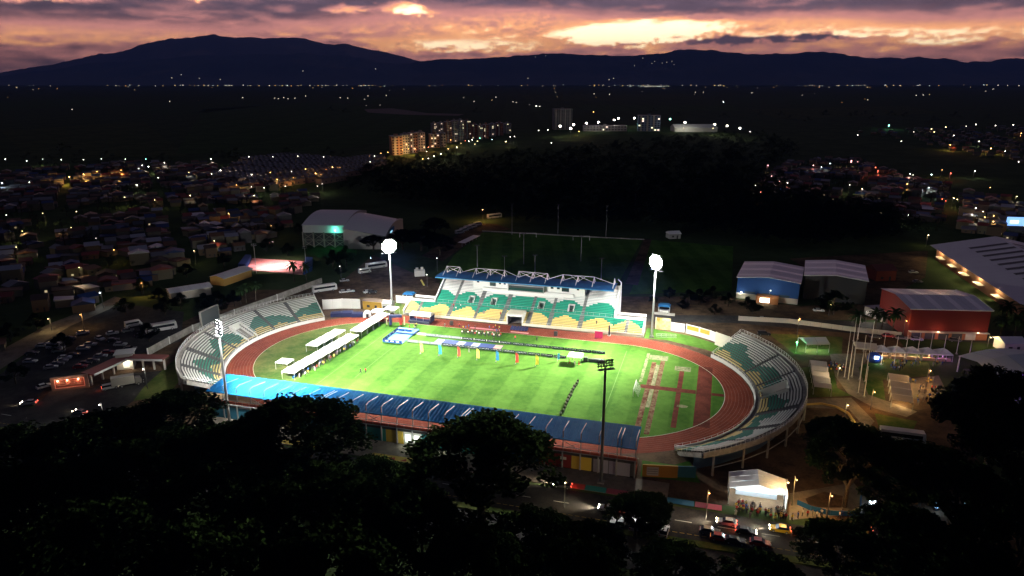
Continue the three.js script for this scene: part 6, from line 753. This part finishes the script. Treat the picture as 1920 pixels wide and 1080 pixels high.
function rainTree(seed) {                                    // wide flat-topped crown, 12 m radius, 16 m tall
  const r = rng(seed), cl = [], wood = new GB();
  wood.bar([0, 0, 0], [0.2, 4.2, 0.1], 0.75, 9, 0.55);
  for (let i = 0; i < 112; i++) { const a = r() * 6.283, q = Math.sqrt(r()), x = Math.cos(a) * q * 11, z = Math.sin(a) * q * 11, y = 14.6 - q * q * 5.2 + (r() - 0.5) * 1.6 - (r() < 0.3 ? 2.4 : 0); cl.push([x, y, z, 1.5 + 1.3 * r(), 0.7 + 0.5 * r()]); }
  for (let i = 0; i < 9; i++) { const a = i / 9 * 6.283 + r() * 0.5, m = [Math.cos(a) * 4, 7.6 + r() * 1.6, Math.sin(a) * 4]; wood.bar([0.2, 4.0, 0.1], m, 0.36, 6, 0.22); for (let k = 0; k < 4; k++) { const c = cl[Math.floor(r() * cl.length)], b = a + (r() - 0.5) * 1.1, e = [Math.cos(b) * (6 + 4 * r()), 10 + 2.4 * r(), Math.sin(b) * (6 + 4 * r())]; wood.bar(m, e, 0.17, 5, 0.05); } }
  return { leaf: leafGeo(cl, 135, 0.36, seed + 1, [0.026, 0.046, 0.012]), wood: wood.geo() };
}
function roundTree(seed, n = 34, per = 60) {                 // 5 m radius, 9 m tall
  const r = rng(seed), cl = [], wood = new GB(); wood.bar([0, 0, 0], [0.1, 3.4, 0], 0.28, 7, 0.2);
  for (let i = 0; i < n; i++) { const a = r() * 6.283, h = r(), q = Math.sin(Math.min(1, 0.25 + h * 0.85) * Math.PI) * (0.35 + 0.65 * Math.sqrt(r())); cl.push([Math.cos(a) * q * 4.1, 2.9 + h * 5.6, Math.sin(a) * q * 4.1, 1.0 + 0.7 * r(), 0.75 + 0.4 * r()]); }
  for (let i = 0; i < 8; i++) { const c = cl[i]; wood.bar([0.1, 3 + 0.1 * i, 0], [c[0] * 0.8, c[1], c[2] * 0.8], 0.12, 5, 0.04); }
  return { leaf: leafGeo(cl, per, 0.3, seed + 1, [0.03, 0.06, 0.016]), wood: wood.geo() };
}
function palmTree(seed) {
  const r = rng(seed), leaf = new GB(true), wood = new GB(); wood.bar([0, 0, 0], [0.15, 4, 0], 0.26, 8, 0.2).bar([0.15, 4, 0], [0.3, 8, 0.1], 0.2, 8, 0.16);
  for (let i = 0; i < 26; i++) { const a = i * 2.4 + r() * 0.4, up = 1.3 - 1.9 * (i / 26), L = 3.1 + r(); let p = [0.3, 8, 0.1], d = up; for (let k = 0; k < 6; k++) { const q = [p[0] + Math.cos(a) * Math.cos(d) * L / 6, p[1] + Math.sin(d) * L / 6, p[2] + Math.sin(a) * Math.cos(d) * L / 6], w = 0.5 * Math.sin((k + 0.7) / 6.4 * Math.PI), sx = -Math.sin(a) * w, sz = Math.cos(a) * w, c = [0.025, 0.05, 0.014]; leaf.quad([p[0] - sx, p[1] - 0.2 * w, p[2] - sz], p, q, [q[0] - sx * 0.9, q[1] - 0.2 * w, q[2] - sz * 0.9], c).quad(p, [p[0] + sx, p[1] - 0.2 * w, p[2] + sz], [q[0] + sx * 0.9, q[1] - 0.2 * w, q[2] + sz * 0.9], q, c); p = q; d -= 0.26; } }
  return { leaf: leaf.geo(), wood: wood.geo() };
}
const kinds = { rain: [rainTree(1001), rainTree(1002), rainTree(1003)], round: [roundTree(2001), roundTree(2002), roundTree(2003)], palm: [palmTree(3001)], small: [roundTree(4001, 12, 26)] };
const treeSize = { rain: [12, 16], round: [5, 9], palm: [3.4, 9], small: [5, 9] };
let treeTurn = 0;
function tree(kind, pos, radius, height, label, group) {
  const k = kinds[kind][treeTurn % kinds[kind].length], [r0, h0] = treeSize[kind], t = thing(kind == 'rain' ? 'rain_tree' : kind == 'palm' ? 'palm_tree' : 'leafy_tree', label, 'tree', pos, treeTurn * 1.7, group);
  part('crown', k.leaf, leafM, t); part('trunk', k.wood, barkM, t); t.scale.set(radius / r0, height / h0, radius / r0); treeTurn++; return t;
}
for (const [px, by, ty, r, l] of [[565, 915, 752, 17, 'wide umbrella crowned tree hiding the middle of the road'], [335, 850, 738, 13, 'dark spreading tree at the corner of the blue roof'], [905, 985, 788, 17, 'wide umbrella tree before the painted wall panels']]) tree('rain', P(px, by), r, HT(px, by, ty), l);
for (const [px, by, ty, r] of [[225, 900, 770, 13], [430, 925, 800, 13], [320, 940, 815, 14], [690, 1010, 905, 10], [520, 990, 860, 13], [150, 935, 792, 13], [35, 960, 800, 13], [255, 1000, 846, 15], [60, 1090, 890, 15], [430, 1030, 862, 15], [600, 1070, 890, 15], [210, 1150, 950, 15], [790, 1090, 950, 12], [420, 1190, 985, 14], [90, 1230, 1010, 15], [620, 1210, 1000, 13], [760, 1000, 905, 9], [700, 950, 860, 8]]) tree('rain', P(px, by), r, HT(px, by, ty), 'black silhouetted park tree in the dark mass across the road', 'park trees across the road');
for (const [px, by, ty, r] of [[1000, 1090, 960, 9], [1110, 1075, 985, 7], [1190, 1010, 930, 6.5], [1215, 985, 925, 5], [900, 1180, 1010, 11], [1080, 1180, 1020, 10], [1260, 1120, 1030, 8], [1420, 1150, 1050, 8]]) tree('rain', P(px, by), r, HT(px, by, ty), 'dark tree on the near verge before the road traffic', 'verge trees before the traffic');
for (const [px, by, ty, r, l] of [[1583, 950, 796, 9, 'leaning open crowned tree over the bare ground'], [1625, 905, 800, 6, 'bushy tree beside the curving garden kerb'], [1555, 862, 782, 7, 'dark tree at the foot of the curved terrace']]) tree('rain', P(px, by), r, HT(px, by, ty), l);
for (const [px, by, ty, r] of [[1845, 900, 690, 13], [1720, 945, 838, 12], [1895, 960, 770, 13], [1790, 1030, 880, 13], [1560, 1085, 985, 8], [1680, 1090, 960, 11], [1900, 1110, 930, 13], [1760, 1160, 1010, 12], [1850, 850, 740, 9]]) tree('rain', P(px, by), r, HT(px, by, ty), 'broad dark tree in the park mass before the violet stage', 'park trees before the violet stage');
for (const [px, by, ty, r] of [[815, 440, 408, 9], [790, 470, 428, 11], [755, 468, 430, 9], [825, 478, 440, 9], [700, 470, 440, 7]]) tree('rain', P(px, by), r, HT(px, by, ty), 'dark spreading tree between the sports hall and training pitch', 'trees by the sports hall');
for (const [px, by, r, h] of [[410, 590, 6, 10], [385, 585, 5, 8], [440, 575, 4, 7], [640, 520, 3.4, 7], [625, 505, 5, 10], [650, 500, 5, 11]]) tree('round', P(px, by), r, h, 'green tree behind the perimeter wall at the scoreboard end', 'trees behind the scoreboard wall');
for (const [px, by, r, h] of [[1290, 568, 4, 6], [1310, 572, 4.6, 7], [1335, 566, 4, 7], [1280, 580, 3, 4], [1365, 575, 3.4, 6], [1255, 560, 3.6, 5], [1340, 590, 3, 4.6], [1225, 570, 2.6, 4], [1400, 580, 4, 5.4]]) tree('round', P(px, by), r, h, 'low garden tree on the dirt yard before the blue hall', 'yard trees before the blue hall');
tree('round', P(1562, 590), 8.5, 10, 'large round tree with a lamp inside before the dark hall'); tree('round', P(266, 552), 4.2, 7.5, 'amber glowing tree lit from within at the street corner'); tree('round', P(1410, 590), 4.2, 6, 'small tree beside the blue hall entrance');
for (const [px, by, h] of [[1605, 630, 9], [1640, 624, 9], [1672, 626, 9.4], [1652, 622, 7]]) tree('palm', P(px, by), 4, h, 'bushy palm at the street before the red hall', 'palms before the red hall');
for (const [px, by, h] of [[1884, 615, 10], [1900, 640, 10], [1916, 628, 11], [1875, 635, 8]]) tree('palm', P(px, by), 4.4, h, 'tall palm by the end of the market hall', 'palms by the market hall');
for (const [px, by, h] of [[552, 528, 9], [575, 530, 9], [480, 562, 8], [462, 568, 8], [452, 570, 7]]) tree('palm', P(px, by), 3.6, h, 'dark palm between the coral court and the perimeter wall', 'palms by the coral court');
treeSpots.filter((_, i) => i % Math.ceil(treeSpots.length / 240) == 0).forEach(([x, z, r]) => tree('small', [x, 0, z], r, r * 1.7, x < 0 ? 'small dark tree between houses beyond the car park' : 'small dark tree between houses beyond the market hall', x < 0 ? 'trees among the houses beyond the car park' : 'trees among the houses beyond the market hall'));
for (const [px, by] of [[20, 640], [70, 620], [310, 590], [340, 580], [235, 590], [120, 660], [30, 720], [280, 640], [300, 570], [520, 440], [500, 470], [560, 440], [420, 500], [350, 520], [540, 480]]) tree('round', P(px, by), 4.6, 7, 'dark roadside tree around the car park and wall', 'trees around the car park');
{ // far dark woods read as one mass
  const g = kinds.small[0].leaf, r = rng(717), polys = [[[700, 318], [860, 300], [1100, 285], [1420, 250], [1500, 290], [1420, 330], [1560, 390], [1690, 410], [1720, 450], [1500, 470], [1300, 440], [1215, 430], [960, 425], [920, 405], [800, 390], [720, 370], [640, 360]], [[0, 300], [120, 290], [400, 300], [560, 292], [700, 296], [690, 304], [400, 310], [0, 322]], [[0, 176], [1920, 176], [1920, 182], [0, 184]], [[600, 212], [1000, 205], [1440, 215], [1920, 222], [1920, 236], [1400, 232], [960, 216], [600, 222]]], m = [], mt = new THREE.Matrix4();
  let tries = 0; while (m.length < 1500 && tries++ < 20000) { const q = polys[r() < 0.72 ? 0 : 1 + Math.floor(r() * 3)], px = r() * 1960 - 20, py = 172 + r() * 300; if (!inside([px, py], q)) continue; const p = P(px, py), s = 0.9 + r() * 0.9 + (py < 240 ? 0.6 : 0); m.push(new THREE.Matrix4().compose(new THREE.Vector3(p[0], 0, p[2]), new THREE.Quaternion().setFromAxisAngle(new THREE.Vector3(0, 1, 0), r() * 6), new THREE.Vector3(s * 1.5, s, s * 1.5))); }
  const w = new THREE.InstancedMesh(g, leafM, m.length); m.forEach((x, i) => w.setMatrixAt(i, x)); w.name = 'dark_woods'; tag(w, 'dark woods covering the plain behind the stadium', 'woods', null, 'stuff'); w.castShadow = w.receiveShadow = true; scene.add(w);
}

// ---------- vehicles ----------
const glassM = M(0.015, 0.018, 0.022, 0.12), tyreM = M(0.015, 0.015, 0.015, 0.9), tailM = M(0.25, 0.01, 0.01, 0.4), headM = M(0.6, 0.6, 0.55, 0.2), tailOn = glow(1, 0.08, 0.04, 5), headOn = glow(1, 0.9, 0.65, 30);
const wheelG = new GB().bar([0, 0.33, -0.11], [0, 0.33, 0.11], 0.33, 10).geo(), hubG = new GB().bar([0, 0.33, -0.115], [0, 0.33, 0.115], 0.18, 8).geo();
function lengthwise(prof, w, inset = 0) {                    // a side outline (x forward, y up) drawn out to width w, the top narrowed by inset
  const g = new GB(), n = prof.length, ym = Math.max(...prof.map(p => p[1])), y0 = Math.min(...prof.map(p => p[1])), z = y => w / 2 - inset * (y - y0) / (ym - y0 || 1);
  for (let i = 0; i < n; i++) { const a = prof[i], b = prof[(i + 1) % n]; g.quad([a[0], a[1], z(a[1])], [b[0], b[1], z(b[1])], [b[0], b[1], -z(b[1])], [a[0], a[1], -z(a[1])]); }
  const f = THREE.ShapeUtils.triangulateShape(prof.map(p => new THREE.Vector2(...p)), []); for (const [a, b, c] of f) { const q = s => [a, b, c].map(k => [prof[k][0], prof[k][1], s * z(prof[k][1])]); g.tri(...q(1)); const r = q(-1); g.tri(r[0], r[2], r[1]); } return g;
}
function vehicle(kind, name, label, pos, turn, paint, group, lights = 0) {
  const t = thing(name, label, kind == 'bus' || kind == 'minibus' ? 'bus' : kind == 'truck' ? 'truck' : 'car', pos, turn, group), pm = M(...paint, 0.35, 0.1);
  let wheels, W, len;
  if (kind == 'car') { W = 1.78; len = 4.3; part('body', lengthwise([[2.1, 0.3], [2.15, 0.62], [1.9, 0.8], [0.95, 0.93], [-1.6, 0.97], [-2.1, 0.9], [-2.15, 0.35]].reverse(), W, 0.06), pm, t); part('cabin', lengthwise([[0.9, 0.93], [0.25, 1.38], [-1.2, 1.4], [-1.85, 0.97]].reverse(), W - 0.12, 0.2), glassM, t); part('roof', new GB().box(-0.5, 1.385, 0, 1.5, 0.05, 1.22), pm, t); wheels = [1.35, -1.3]; }
  else if (kind == 'suv') { W = 1.9; len = 4.7; part('body', lengthwise([[2.3, 0.35], [2.35, 0.8], [2.1, 1.0], [1.2, 1.08], [-2.3, 1.1], [-2.35, 0.4]].reverse(), W, 0.05), pm, t); part('cabin', lengthwise([[1.15, 1.08], [0.6, 1.66], [-2.1, 1.68], [-2.28, 1.1]].reverse(), W - 0.1, 0.16), glassM, t); part('roof', new GB().box(-0.75, 1.665, 0, 2.7, 0.07, 1.46), pm, t); wheels = [1.5, -1.45]; }
  else if (kind == 'minibus') { W = 2.05; len = 6.2; part('body', lengthwise([[3.0, 0.35], [3.1, 0.9], [2.8, 1.25], [2.2, 2.3], [1.8, 2.45], [-3.0, 2.45], [-3.1, 0.4]].reverse(), W, 0.14), pm, t); for (const s of [-1, 1]) part('window', new GB().box(-0.5, 1.42, s * (W / 2 - 0.05), 4.6, 0.62, 0.05), glassM, t); part('windscreen', lengthwise([[2.8, 1.3], [2.35, 2.1], [2.3, 2.1], [2.72, 1.3]], W - 0.35), glassM, t); wheels = [2.0, -1.9]; }
  else if (kind == 'bus') { W = 2.5; len = 11; part('body', lengthwise([[5.4, 0.4], [5.5, 1.2], [5.3, 2.9], [5.1, 3.15], [-5.4, 3.15], [-5.5, 0.4]].reverse(), W, 0.08), pm, t); for (const s of [-1, 1]) part('window', new GB().box(-0.2, 1.55, s * (W / 2 - 0.02), 9.6, 0.95, 0.06), glassM, t); part('windscreen', new GB().box(5.4, 1.4, 0, 0.12, 1.3, 2.1), glassM, t); wheels = [3.6, -3.2]; }
  else { W = 2.4; len = 9; part('cargo_box', new GB().box(-1.2, 0.9, 0, 6.4, 2.6, 2.45), M(0.5, 0.48, 0.42, 0.7), t); part('cab', lengthwise([[3.9, 0.5], [4.0, 1.3], [3.6, 2.4], [2.2, 2.5], [2.2, 0.5]].reverse(), W - 0.2, 0.08), pm, t); part('windscreen', new GB().box(3.78, 1.45, 0, 0.08, 0.8, 1.8), glassM, t); part('chassis', new GB().box(-0.2, 0.55, 0, 7.6, 0.35, 1.1), MG.dark, t); wheels = [3.0, -1.6, -3.2]; }
  for (const x of wheels) for (const s of [-1, 1]) { const wl = part('wheel', wheelG, tyreM, t); wl.position.set(x, 0, s * (W / 2 - 0.12)); if (kind != 'car' && kind != 'suv') wl.scale.setScalar(1.35); part('hub', hubG, MG.steel, wl); }
  for (const s of [-1, 1]) { part('headlight', new GB().box(len / 2 - 0.06, 0.62, s * (W / 2 - 0.3), 0.14, 0.2, 0.36), lights ? headOn : headM, t); part('taillight', new GB().box(-len / 2 + 0.06, kind == 'car' ? 0.68 : 0.85, s * (W / 2 - 0.25), 0.14, 0.24, 0.3), lights ? tailOn : tailM, t); }
  if (lights) { t.updateMatrixWorld(true); const s = new THREE.SpotLight(0xffffff, lights, 0, 34 * R, 0.8, 2), p = new THREE.Vector3(len / 2 + 0.15, 0.7, 0).applyMatrix4(t.matrixWorld), q = new THREE.Vector3(len / 2 + 9, 0, 0).applyMatrix4(t.matrixWorld); s.color.setRGB(1, 0.82, 0.55); s.position.copy(p); s.target.position.copy(q); s.castShadow = true; s.shadow.radius = 6; scene.add(s, s.target); lamp(new THREE.Vector3(-len / 2 - 0.4, 0.8, 0).applyMatrix4(t.matrixWorld).toArray(), 1, 0.1, 0.05, 2.5, 6); }
  return t;
}
{
  const C = { white: [0.66, 0.66, 0.66], silver: [0.36, 0.37, 0.39], grey: [0.12, 0.125, 0.13], black: [0.015, 0.015, 0.017], red: [0.3, 0.02, 0.02], blue: [0.02, 0.05, 0.2], taxi: [0.7, 0.42, 0.02] };
  const lot = [[155.6, 626, 'white', 0.7], [211, 627, 'silver', 0.6], [187.5, 637, 'white', -0.5], [264, 631, 'grey', 0.5], [169.4, 648, 'silver', 0.2], [157, 655, 'white', 0.15], [226, 648, 'silver', 0.1], [57, 680, 'silver', 0.1], [122, 673, 'white', 0.3], [115, 679, 'silver', 0.3], [107, 685, 'grey', 0.35], [96, 691, 'silver', 0.4], [189, 670, 'silver', 0.3], [173.6, 679, 'grey', 0.35], [130.6, 637, 'grey', 0.6], [203, 663, 'red', 0.3], [151, 690, 'red', 0.3], [138, 668, 'black', 0.3], [83, 727, 'white', 0.9], [160, 684, 'black', 0.3], [244, 656, 'black', 0.2], [110, 660, 'grey', 0.3], [60, 665, 'black', 0.3], [80, 650, 'silver', 0.3], [212, 640, 'black', 0.4], [240, 622, 'grey', 0.5]];
  for (const [x, y, c, tn] of lot) vehicle('car', 'parked_car', `${c} parked car in the unlit stadium car park`, P(x, y), tn, C[c], `${c} cars in the car park`);
  vehicle('minibus', 'minibus', 'white minibus parked at the back of the unlit car park', P(251, 612), 0.75, C.white); vehicle('minibus', 'minibus', 'white long minibus parked alone near the dusty street', P(105, 654), -0.1, C.white); vehicle('bus', 'coach', 'pale coach parked by the perimeter wall', P(303, 620), 0.6, [0.42, 0.43, 0.44]);
  vehicle('suv', 'sport_utility_car', 'white estate car with red tail lights at the gatehouse', P(207, 729), 0.6, C.white, null, 60); vehicle('truck', 'box_truck', 'box truck standing before the gatehouse canopy', P(240, 723), 0.5, [0.25, 0.24, 0.22]);
  vehicle('car', 'moving_car', 'silver car with red tail lights leaving the forecourt', P(55, 758), 3.3, C.silver, null, 30); vehicle('car', 'moving_car', 'silver car with red tail lights half behind the dark trees', P(150, 776), 2.8, C.grey, null, 30);
  vehicle('bus', 'coach', 'white coach parked by the end of the curved terrace', P(609, 546), 0.55, C.white); vehicle('minibus', 'minibus', 'white minibus first of two on the dirt yard', P(684, 512), 0.6, C.white); vehicle('bus', 'coach', 'white coach behind the minibus on the dirt yard', P(706, 503), 0.6, C.white);
  for (const [x, y, c, l] of [[645, 549, 'white', 'white car parked on the dirt beside the terrace coach'], [656, 548, 'silver', 'silver car parked on the dirt next to a white one'], [690, 549, 'silver', 'silver car parked behind the ochre hut'], [698, 549, 'black', 'black car parked behind the ochre hut'], [646, 528, 'silver', 'silver car parked under the bright green tree']]) vehicle('car', 'parked_car', l, P(x, y), 0.4, C[c]);
  for (const [x, y] of [[862, 438], [870, 434], [878, 430], [886, 427], [896, 423]]) vehicle('minibus', 'minibus', 'white minibus in the line parked along the dirt lane', P(x, y), 0.7, C.white, 'white minibuses on the dirt lane'); vehicle('bus', 'coach', 'white coach at the orange lamp on the dirt lane', P(927, 409), 0.6, C.white);
  // traffic on the road
  vehicle('car', 'moving_car', 'white car with headlights on before the painted pavement', P(1140, 957), Math.PI - ST.a, C.white, null, 900); vehicle('car', 'moving_car', 'white car with headlights on passing the event tent', P(1362, 983), Math.PI - ST.a, C.white, null, 700); vehicle('car', 'taxi', 'yellow taxi with headlights on passing the event tent', P(1462, 996), Math.PI - ST.a, C.taxi, null, 500); vehicle('car', 'moving_car', 'dark car with headlights on under the umbrella tree edge', P(1055, 913), Math.PI - ST.a, C.grey, null, 300); vehicle('car', 'moving_car', 'dark car with tail lights on beyond the event tent', P(1655, 1002), -ST.a, C.black, null, 160); vehicle('car', 'moving_car', 'dark car waiting behind the white one at the tent', P(1398, 1000), -ST.a, C.black, null, 120);
  for (const [x, y, c] of [[1350, 1012, 'red'], [1425, 1022, 'red'], [1378, 1018, 'black'], [1330, 1000, 'grey']]) vehicle('car', 'parked_car', `${c} car parked along the near kerb facing the event tent`, P(x, y), -ST.a, C[c], 'cars at the near kerb');
  for (const [x, y] of [[1150, 985], [1165, 983], [1190, 988], [1208, 990], [1228, 992], [1245, 1000]]) vehicle('car', 'parked_car', 'silver car parked in the gloom under the verge trees', P(x, y), 1.2, C.silver, 'cars under the verge trees');
  for (const [x, y, c] of [[1712, 512, 'silver'], [1720, 530, 'grey'], [1535, 584, 'white'], [1430, 600, 'grey'], [1755, 628, 'silver'], [1665, 632, 'red'], [1690, 636, 'grey'], [1718, 638, 'silver'], [1640, 634, 'black'], [1790, 640, 'grey'], [1740, 634, 'white']]) vehicle('car', 'parked_car', y < 605 ? `${c} car parked by the halls` : `${c} car parked on the street behind the food stalls`, P(x, y), -0.15, C[c], y < 605 ? 'cars by the halls' : 'cars behind the food stalls');
  vehicle('suv', 'sport_utility_car', 'black estate car on the street behind the curved terrace', P(1432, 628), -0.1, C.black); vehicle('bus', 'coach', 'pale coach half hidden by the park trees', P(1690, 826), -0.3, [0.5, 0.52, 0.54]);
}

// ---------- people ----------
const folk = [];
{
  const seg = (a, b, ra, rb) => (x, y, z) => { const dx = b[0] - a[0], dy = b[1] - a[1], dz = b[2] - a[2], t = Math.max(0, Math.min(1, ((x - a[0]) * dx + (y - a[1]) * dy + (z - a[2]) * dz) / (dx * dx + dy * dy + dz * dz))); return Math.hypot(x - a[0] - dx * t, y - a[1] - dy * t, z - a[2] - dz * t) - mix(ra, rb, t); };
  const poses = [ // standing, striding, hands together
    { k: [[-0.1, 0.48, 0.02], [0.1, 0.48, 0.02]], f: [[-0.11, 0.06, 0], [0.11, 0.06, 0]], e: [[-0.26, 1.12, 0], [0.26, 1.12, 0]], h: [[-0.27, 0.84, 0.06], [0.27, 0.84, 0.06]] },
    { k: [[-0.09, 0.5, 0.16], [0.09, 0.48, -0.06]], f: [[-0.1, 0.06, 0.2], [0.1, 0.08, -0.3]], e: [[-0.25, 1.13, -0.1], [0.25, 1.13, 0.1]], h: [[-0.25, 0.9, 0.02], [0.25, 0.92, 0.24]] },
    { k: [[-0.12, 0.48, 0.02], [0.12, 0.48, 0.02]], f: [[-0.15, 0.06, 0], [0.15, 0.06, 0]], e: [[-0.28, 1.14, 0.02], [0.28, 1.14, 0.02]], h: [[-0.08, 1.06, 0.22], [0.08, 1.06, 0.22]] }];
  const build = po => {
    const s = [seg([0, 0.95, 0], [0, 1.36, 0], 0.15, 0.17), seg([-0.12, 1.4, 0], [0.12, 1.4, 0], 0.09, 0.09), seg([0, 1.42, 0], [0, 1.56, 0.01], 0.06, 0.055), seg([0, 1.62, 0.015], [0, 1.68, 0.01], 0.085, 0.1), seg([0, 1.63, 0.1], [0, 1.61, 0.115], 0.02, 0.02)];
    for (const i of [0, 1]) { const d = i ? 1 : -1; s.push(seg([d * 0.09, 0.92, 0], po.k[i], 0.1, 0.07), seg(po.k[i], po.f[i], 0.07, 0.045), seg(po.f[i], [po.f[i][0], 0.04, po.f[i][2] + 0.15], 0.05, 0.035), seg([d * 0.19, 1.38, 0], po.e[i], 0.06, 0.045), seg(po.e[i], po.h[i], 0.045, 0.032), seg(po.h[i], [po.h[i][0], po.h[i][1] - 0.08, po.h[i][2] + 0.02], 0.04, 0.025)); }
    const n = 40, mc = new MarchingCubes(n, new THREE.MeshBasicMaterial(), false, false, 20000), sx = 0.42, sy = 0.95, sz = 0.42, half = n / 2; mc.isolation = 0;
    for (let z = 0; z < n; z++) for (let y = 0; y < n; y++) for (let x = 0; x < n; x++) { const X = (x - half) / half * sx, Y = (y - half) / half * sy + 0.93, Zz = (z - half) / half * sz; let d = 9; for (const q of s) { const v = q(X, Y, Zz), h = Math.max(0, 0.04 - Math.abs(d - v)) / 0.04; d = Math.min(d, v) - h * h * 0.01; } mc.field[z * n * n + y * n + x] = -d; }
    mc.update(); const m = mc.count, pos = new Float32Array(m * 3); for (let i = 0; i < m; i++) { pos[i * 3] = mc.positionArray[i * 3] * sx; pos[i * 3 + 1] = Math.max(0, mc.positionArray[i * 3 + 1] * sy + 0.93); pos[i * 3 + 2] = mc.positionArray[i * 3 + 2] * sz; }
    let g = new THREE.BufferGeometry(); g.setAttribute('position', new THREE.BufferAttribute(pos, 3)); g = mergeVertices(g, 1e-4); g.computeVertexNormals();
    const p = g.attributes.position, ix = g.index; let vol = 0; for (let i = 0; i < ix.count; i += 3) { const [a, b, c] = [0, 1, 2].map(k => new THREE.Vector3().fromBufferAttribute(p, ix.getX(i + k))); vol += a.dot(b.cross(c)); } if (vol < 0) { const arr = ix.array; for (let i = 0; i < arr.length; i += 3) { const t = arr[i]; arr[i] = arr[i + 1]; arr[i + 1] = t; } g.computeVertexNormals(); } return g;
  };
  const outfits = [['white shirt and dark trousers', [0.65, 0.65, 0.62], [0.03, 0.03, 0.04]], ['red shirt and dark trousers', [0.5, 0.03, 0.03], [0.03, 0.03, 0.04]], ['black clothes', [0.02, 0.02, 0.022], [0.02, 0.02, 0.024]], ['blue shirt and jeans', [0.03, 0.1, 0.4], [0.03, 0.05, 0.12]], ['yellow shirt and dark trousers', [0.6, 0.45, 0.05], [0.04, 0.04, 0.05]], ['grey shirt and pale trousers', [0.25, 0.25, 0.26], [0.3, 0.27, 0.22]]];
  const base = poses.map(build), skin = [0.3, 0.17, 0.1], hair = [0.015, 0.012, 0.01];
  outfits.forEach(([nm, top, leg], o) => base.forEach((b, pi) => { const g = b.clone(), p = g.attributes.position, c = new Float32Array(p.count * 3); for (let i = 0; i < p.count; i++) { const x = p.getX(i), y = p.getY(i), z = p.getZ(i), hand = poses[pi].h.some(h => Math.hypot(x - h[0], y - h[1] + 0.04, z - h[2]) < 0.1); const k = y > 1.7 || (y > 1.58 && z < 0) ? hair : y > 1.47 || hand ? skin : y > 0.93 ? top : y > 0.07 ? leg : hair; c.set(k, i * 3); } g.setAttribute('color', new THREE.BufferAttribute(c, 3)); folk.push({ g, nm, pi }); }));
}
const pr = rng(5150), poseWord = ['standing', 'walking', 'hands clasped'];
function person(x, z, where, group, only, face, y = 0) {
  const f = only === undefined ? folk[Math.floor(pr() * folk.length)] : folk[only], o = part(numbered('person'), f.g, VC, scene); o.position.set(x, y, z); o.rotation.y = face === undefined ? pr() * 6.283 : face + (pr() - 0.5) * 0.5; const s = 0.94 + 0.12 * pr(); o.scale.set(s, s, s); tag(o, `person in ${f.nm}, ${poseWord[f.pi]} ${where}`, 'person', `${group}, ${f.nm}, ${poseWord[f.pi]}`); return o;
}
const sp = (u, v, ...r) => { const q = SW(u, v); return person(q[0], q[2], ...r); };
for (let k = 0; k < 22; k++) sp(33.7 + (pr() - 0.5) * 0.5, -26.6 + k * 1.12, 'in the file on the grass', 'line on the grass', [0, 6, 2, 7][k % 4], Math.PI - ST.a);
for (let k = 0; k < 30; k++) sp(-17 + (k % 15) * 1.05 + pr() * 0.5, 30 + Math.floor(k / 15) * 1.5 + pr() * 0.8, 'in the group behind the boards', 'ceremony group', [0, 6, 2, 8, 7, 3][k % 6], -ST.a);
for (let k = 0; k < 12; k++) sp(-22 + pr() * 20, 35 + pr() * 6, 'on the track before the yellow seats', 'people on the track');
for (let k = 0; k < 8; k++) sp(-42 + pr() * 7, 26 + pr() * 8, 'beside the blue platform', 'people by the platform');
for (let k = 0; k < 22; k++) sp(-53.4 + pr() * 1.6 + k * 0.14, -23 + k * 1.65, 'beside the long canopy row', 'people at the canopies');
for (const [u, v] of [[-36, -14], [-34.6, -13.2], [-8, 13], [-3, 26], [4, 30], [30, 12], [31.6, 15], [-26, 36], [12, 31], [28.4, 15.6]]) sp(u, v, 'alone on the open pitch', 'people on the pitch');
for (let k = 0; k < 14; k++) { const f = pr(), q = P(mix(1378, 1470, f), mix(950, 966, f) + 4 + pr() * 14); person(q[0], q[2], 'in the crowd before the event tent', 'crowd at the event tent', undefined, Math.PI - ST.a); }
for (let k = 0; k < 34; k++) { const f = pr(), q = P(mix(1372, 1474, f), mix(944, 962, f) + pr() * 14); person(q[0], q[2], 'in the crowd before the event tent', 'crowd at the event tent', undefined, Math.PI - ST.a); }
for (let k = 0; k < 12; k++) { const q = P(1480 + pr() * 110, 966 + pr() * 18); person(q[0], q[2], 'strolling along the blue cloth fence', 'people by the blue fence'); }
for (let k = 0; k < 36; k++) { const q = P(1700 + pr() * 62, 706 + pr() * 55); person(q[0], q[2], 'in the crowd beside the cream stalls', 'crowd beside the cream stalls'); }
for (let k = 0; k < 26; k++) { const q = P(1650 + pr() * 125, 678 + pr() * 9); person(q[0], q[2], 'queuing before the lit food stalls', 'people at the food stalls'); }
for (let k = 0; k < 22; k++) { const q = P(1540 + pr() * 44, 684 + pr() * 16); person(q[0], q[2], 'gathered near the flagpole cluster', 'people near the flagpoles'); }
for (let k = 0; k < 12; k++) { const q = P(1668 + pr() * 30, 690 + pr() * 8); person(q[0], q[2], 'on the lawn by the stalls', 'people on the plaza lawn'); }
for (let k = 0; k < 6; k++) { const q = SW(-2 + pr() * 12, -57 - pr() * 4.5); person(q[0], q[2], 'on the pavement by lit windows', 'people on the pavement', undefined, undefined, 0.13); }
for (let k = 0; k < 9; k++) { const u = -40 + pr() * 74, i = 2 + Math.floor(pr() * 5); const q = SW(u, 46.4 + i * 0.76 + 0.55); if (u > -5 && u < 3.5) continue; person(q[0], q[2], 'among the grandstand seats', 'people in the grandstand', undefined, -ST.a, 1.0 + i * 0.37); }

renderer.render(scene, camera);
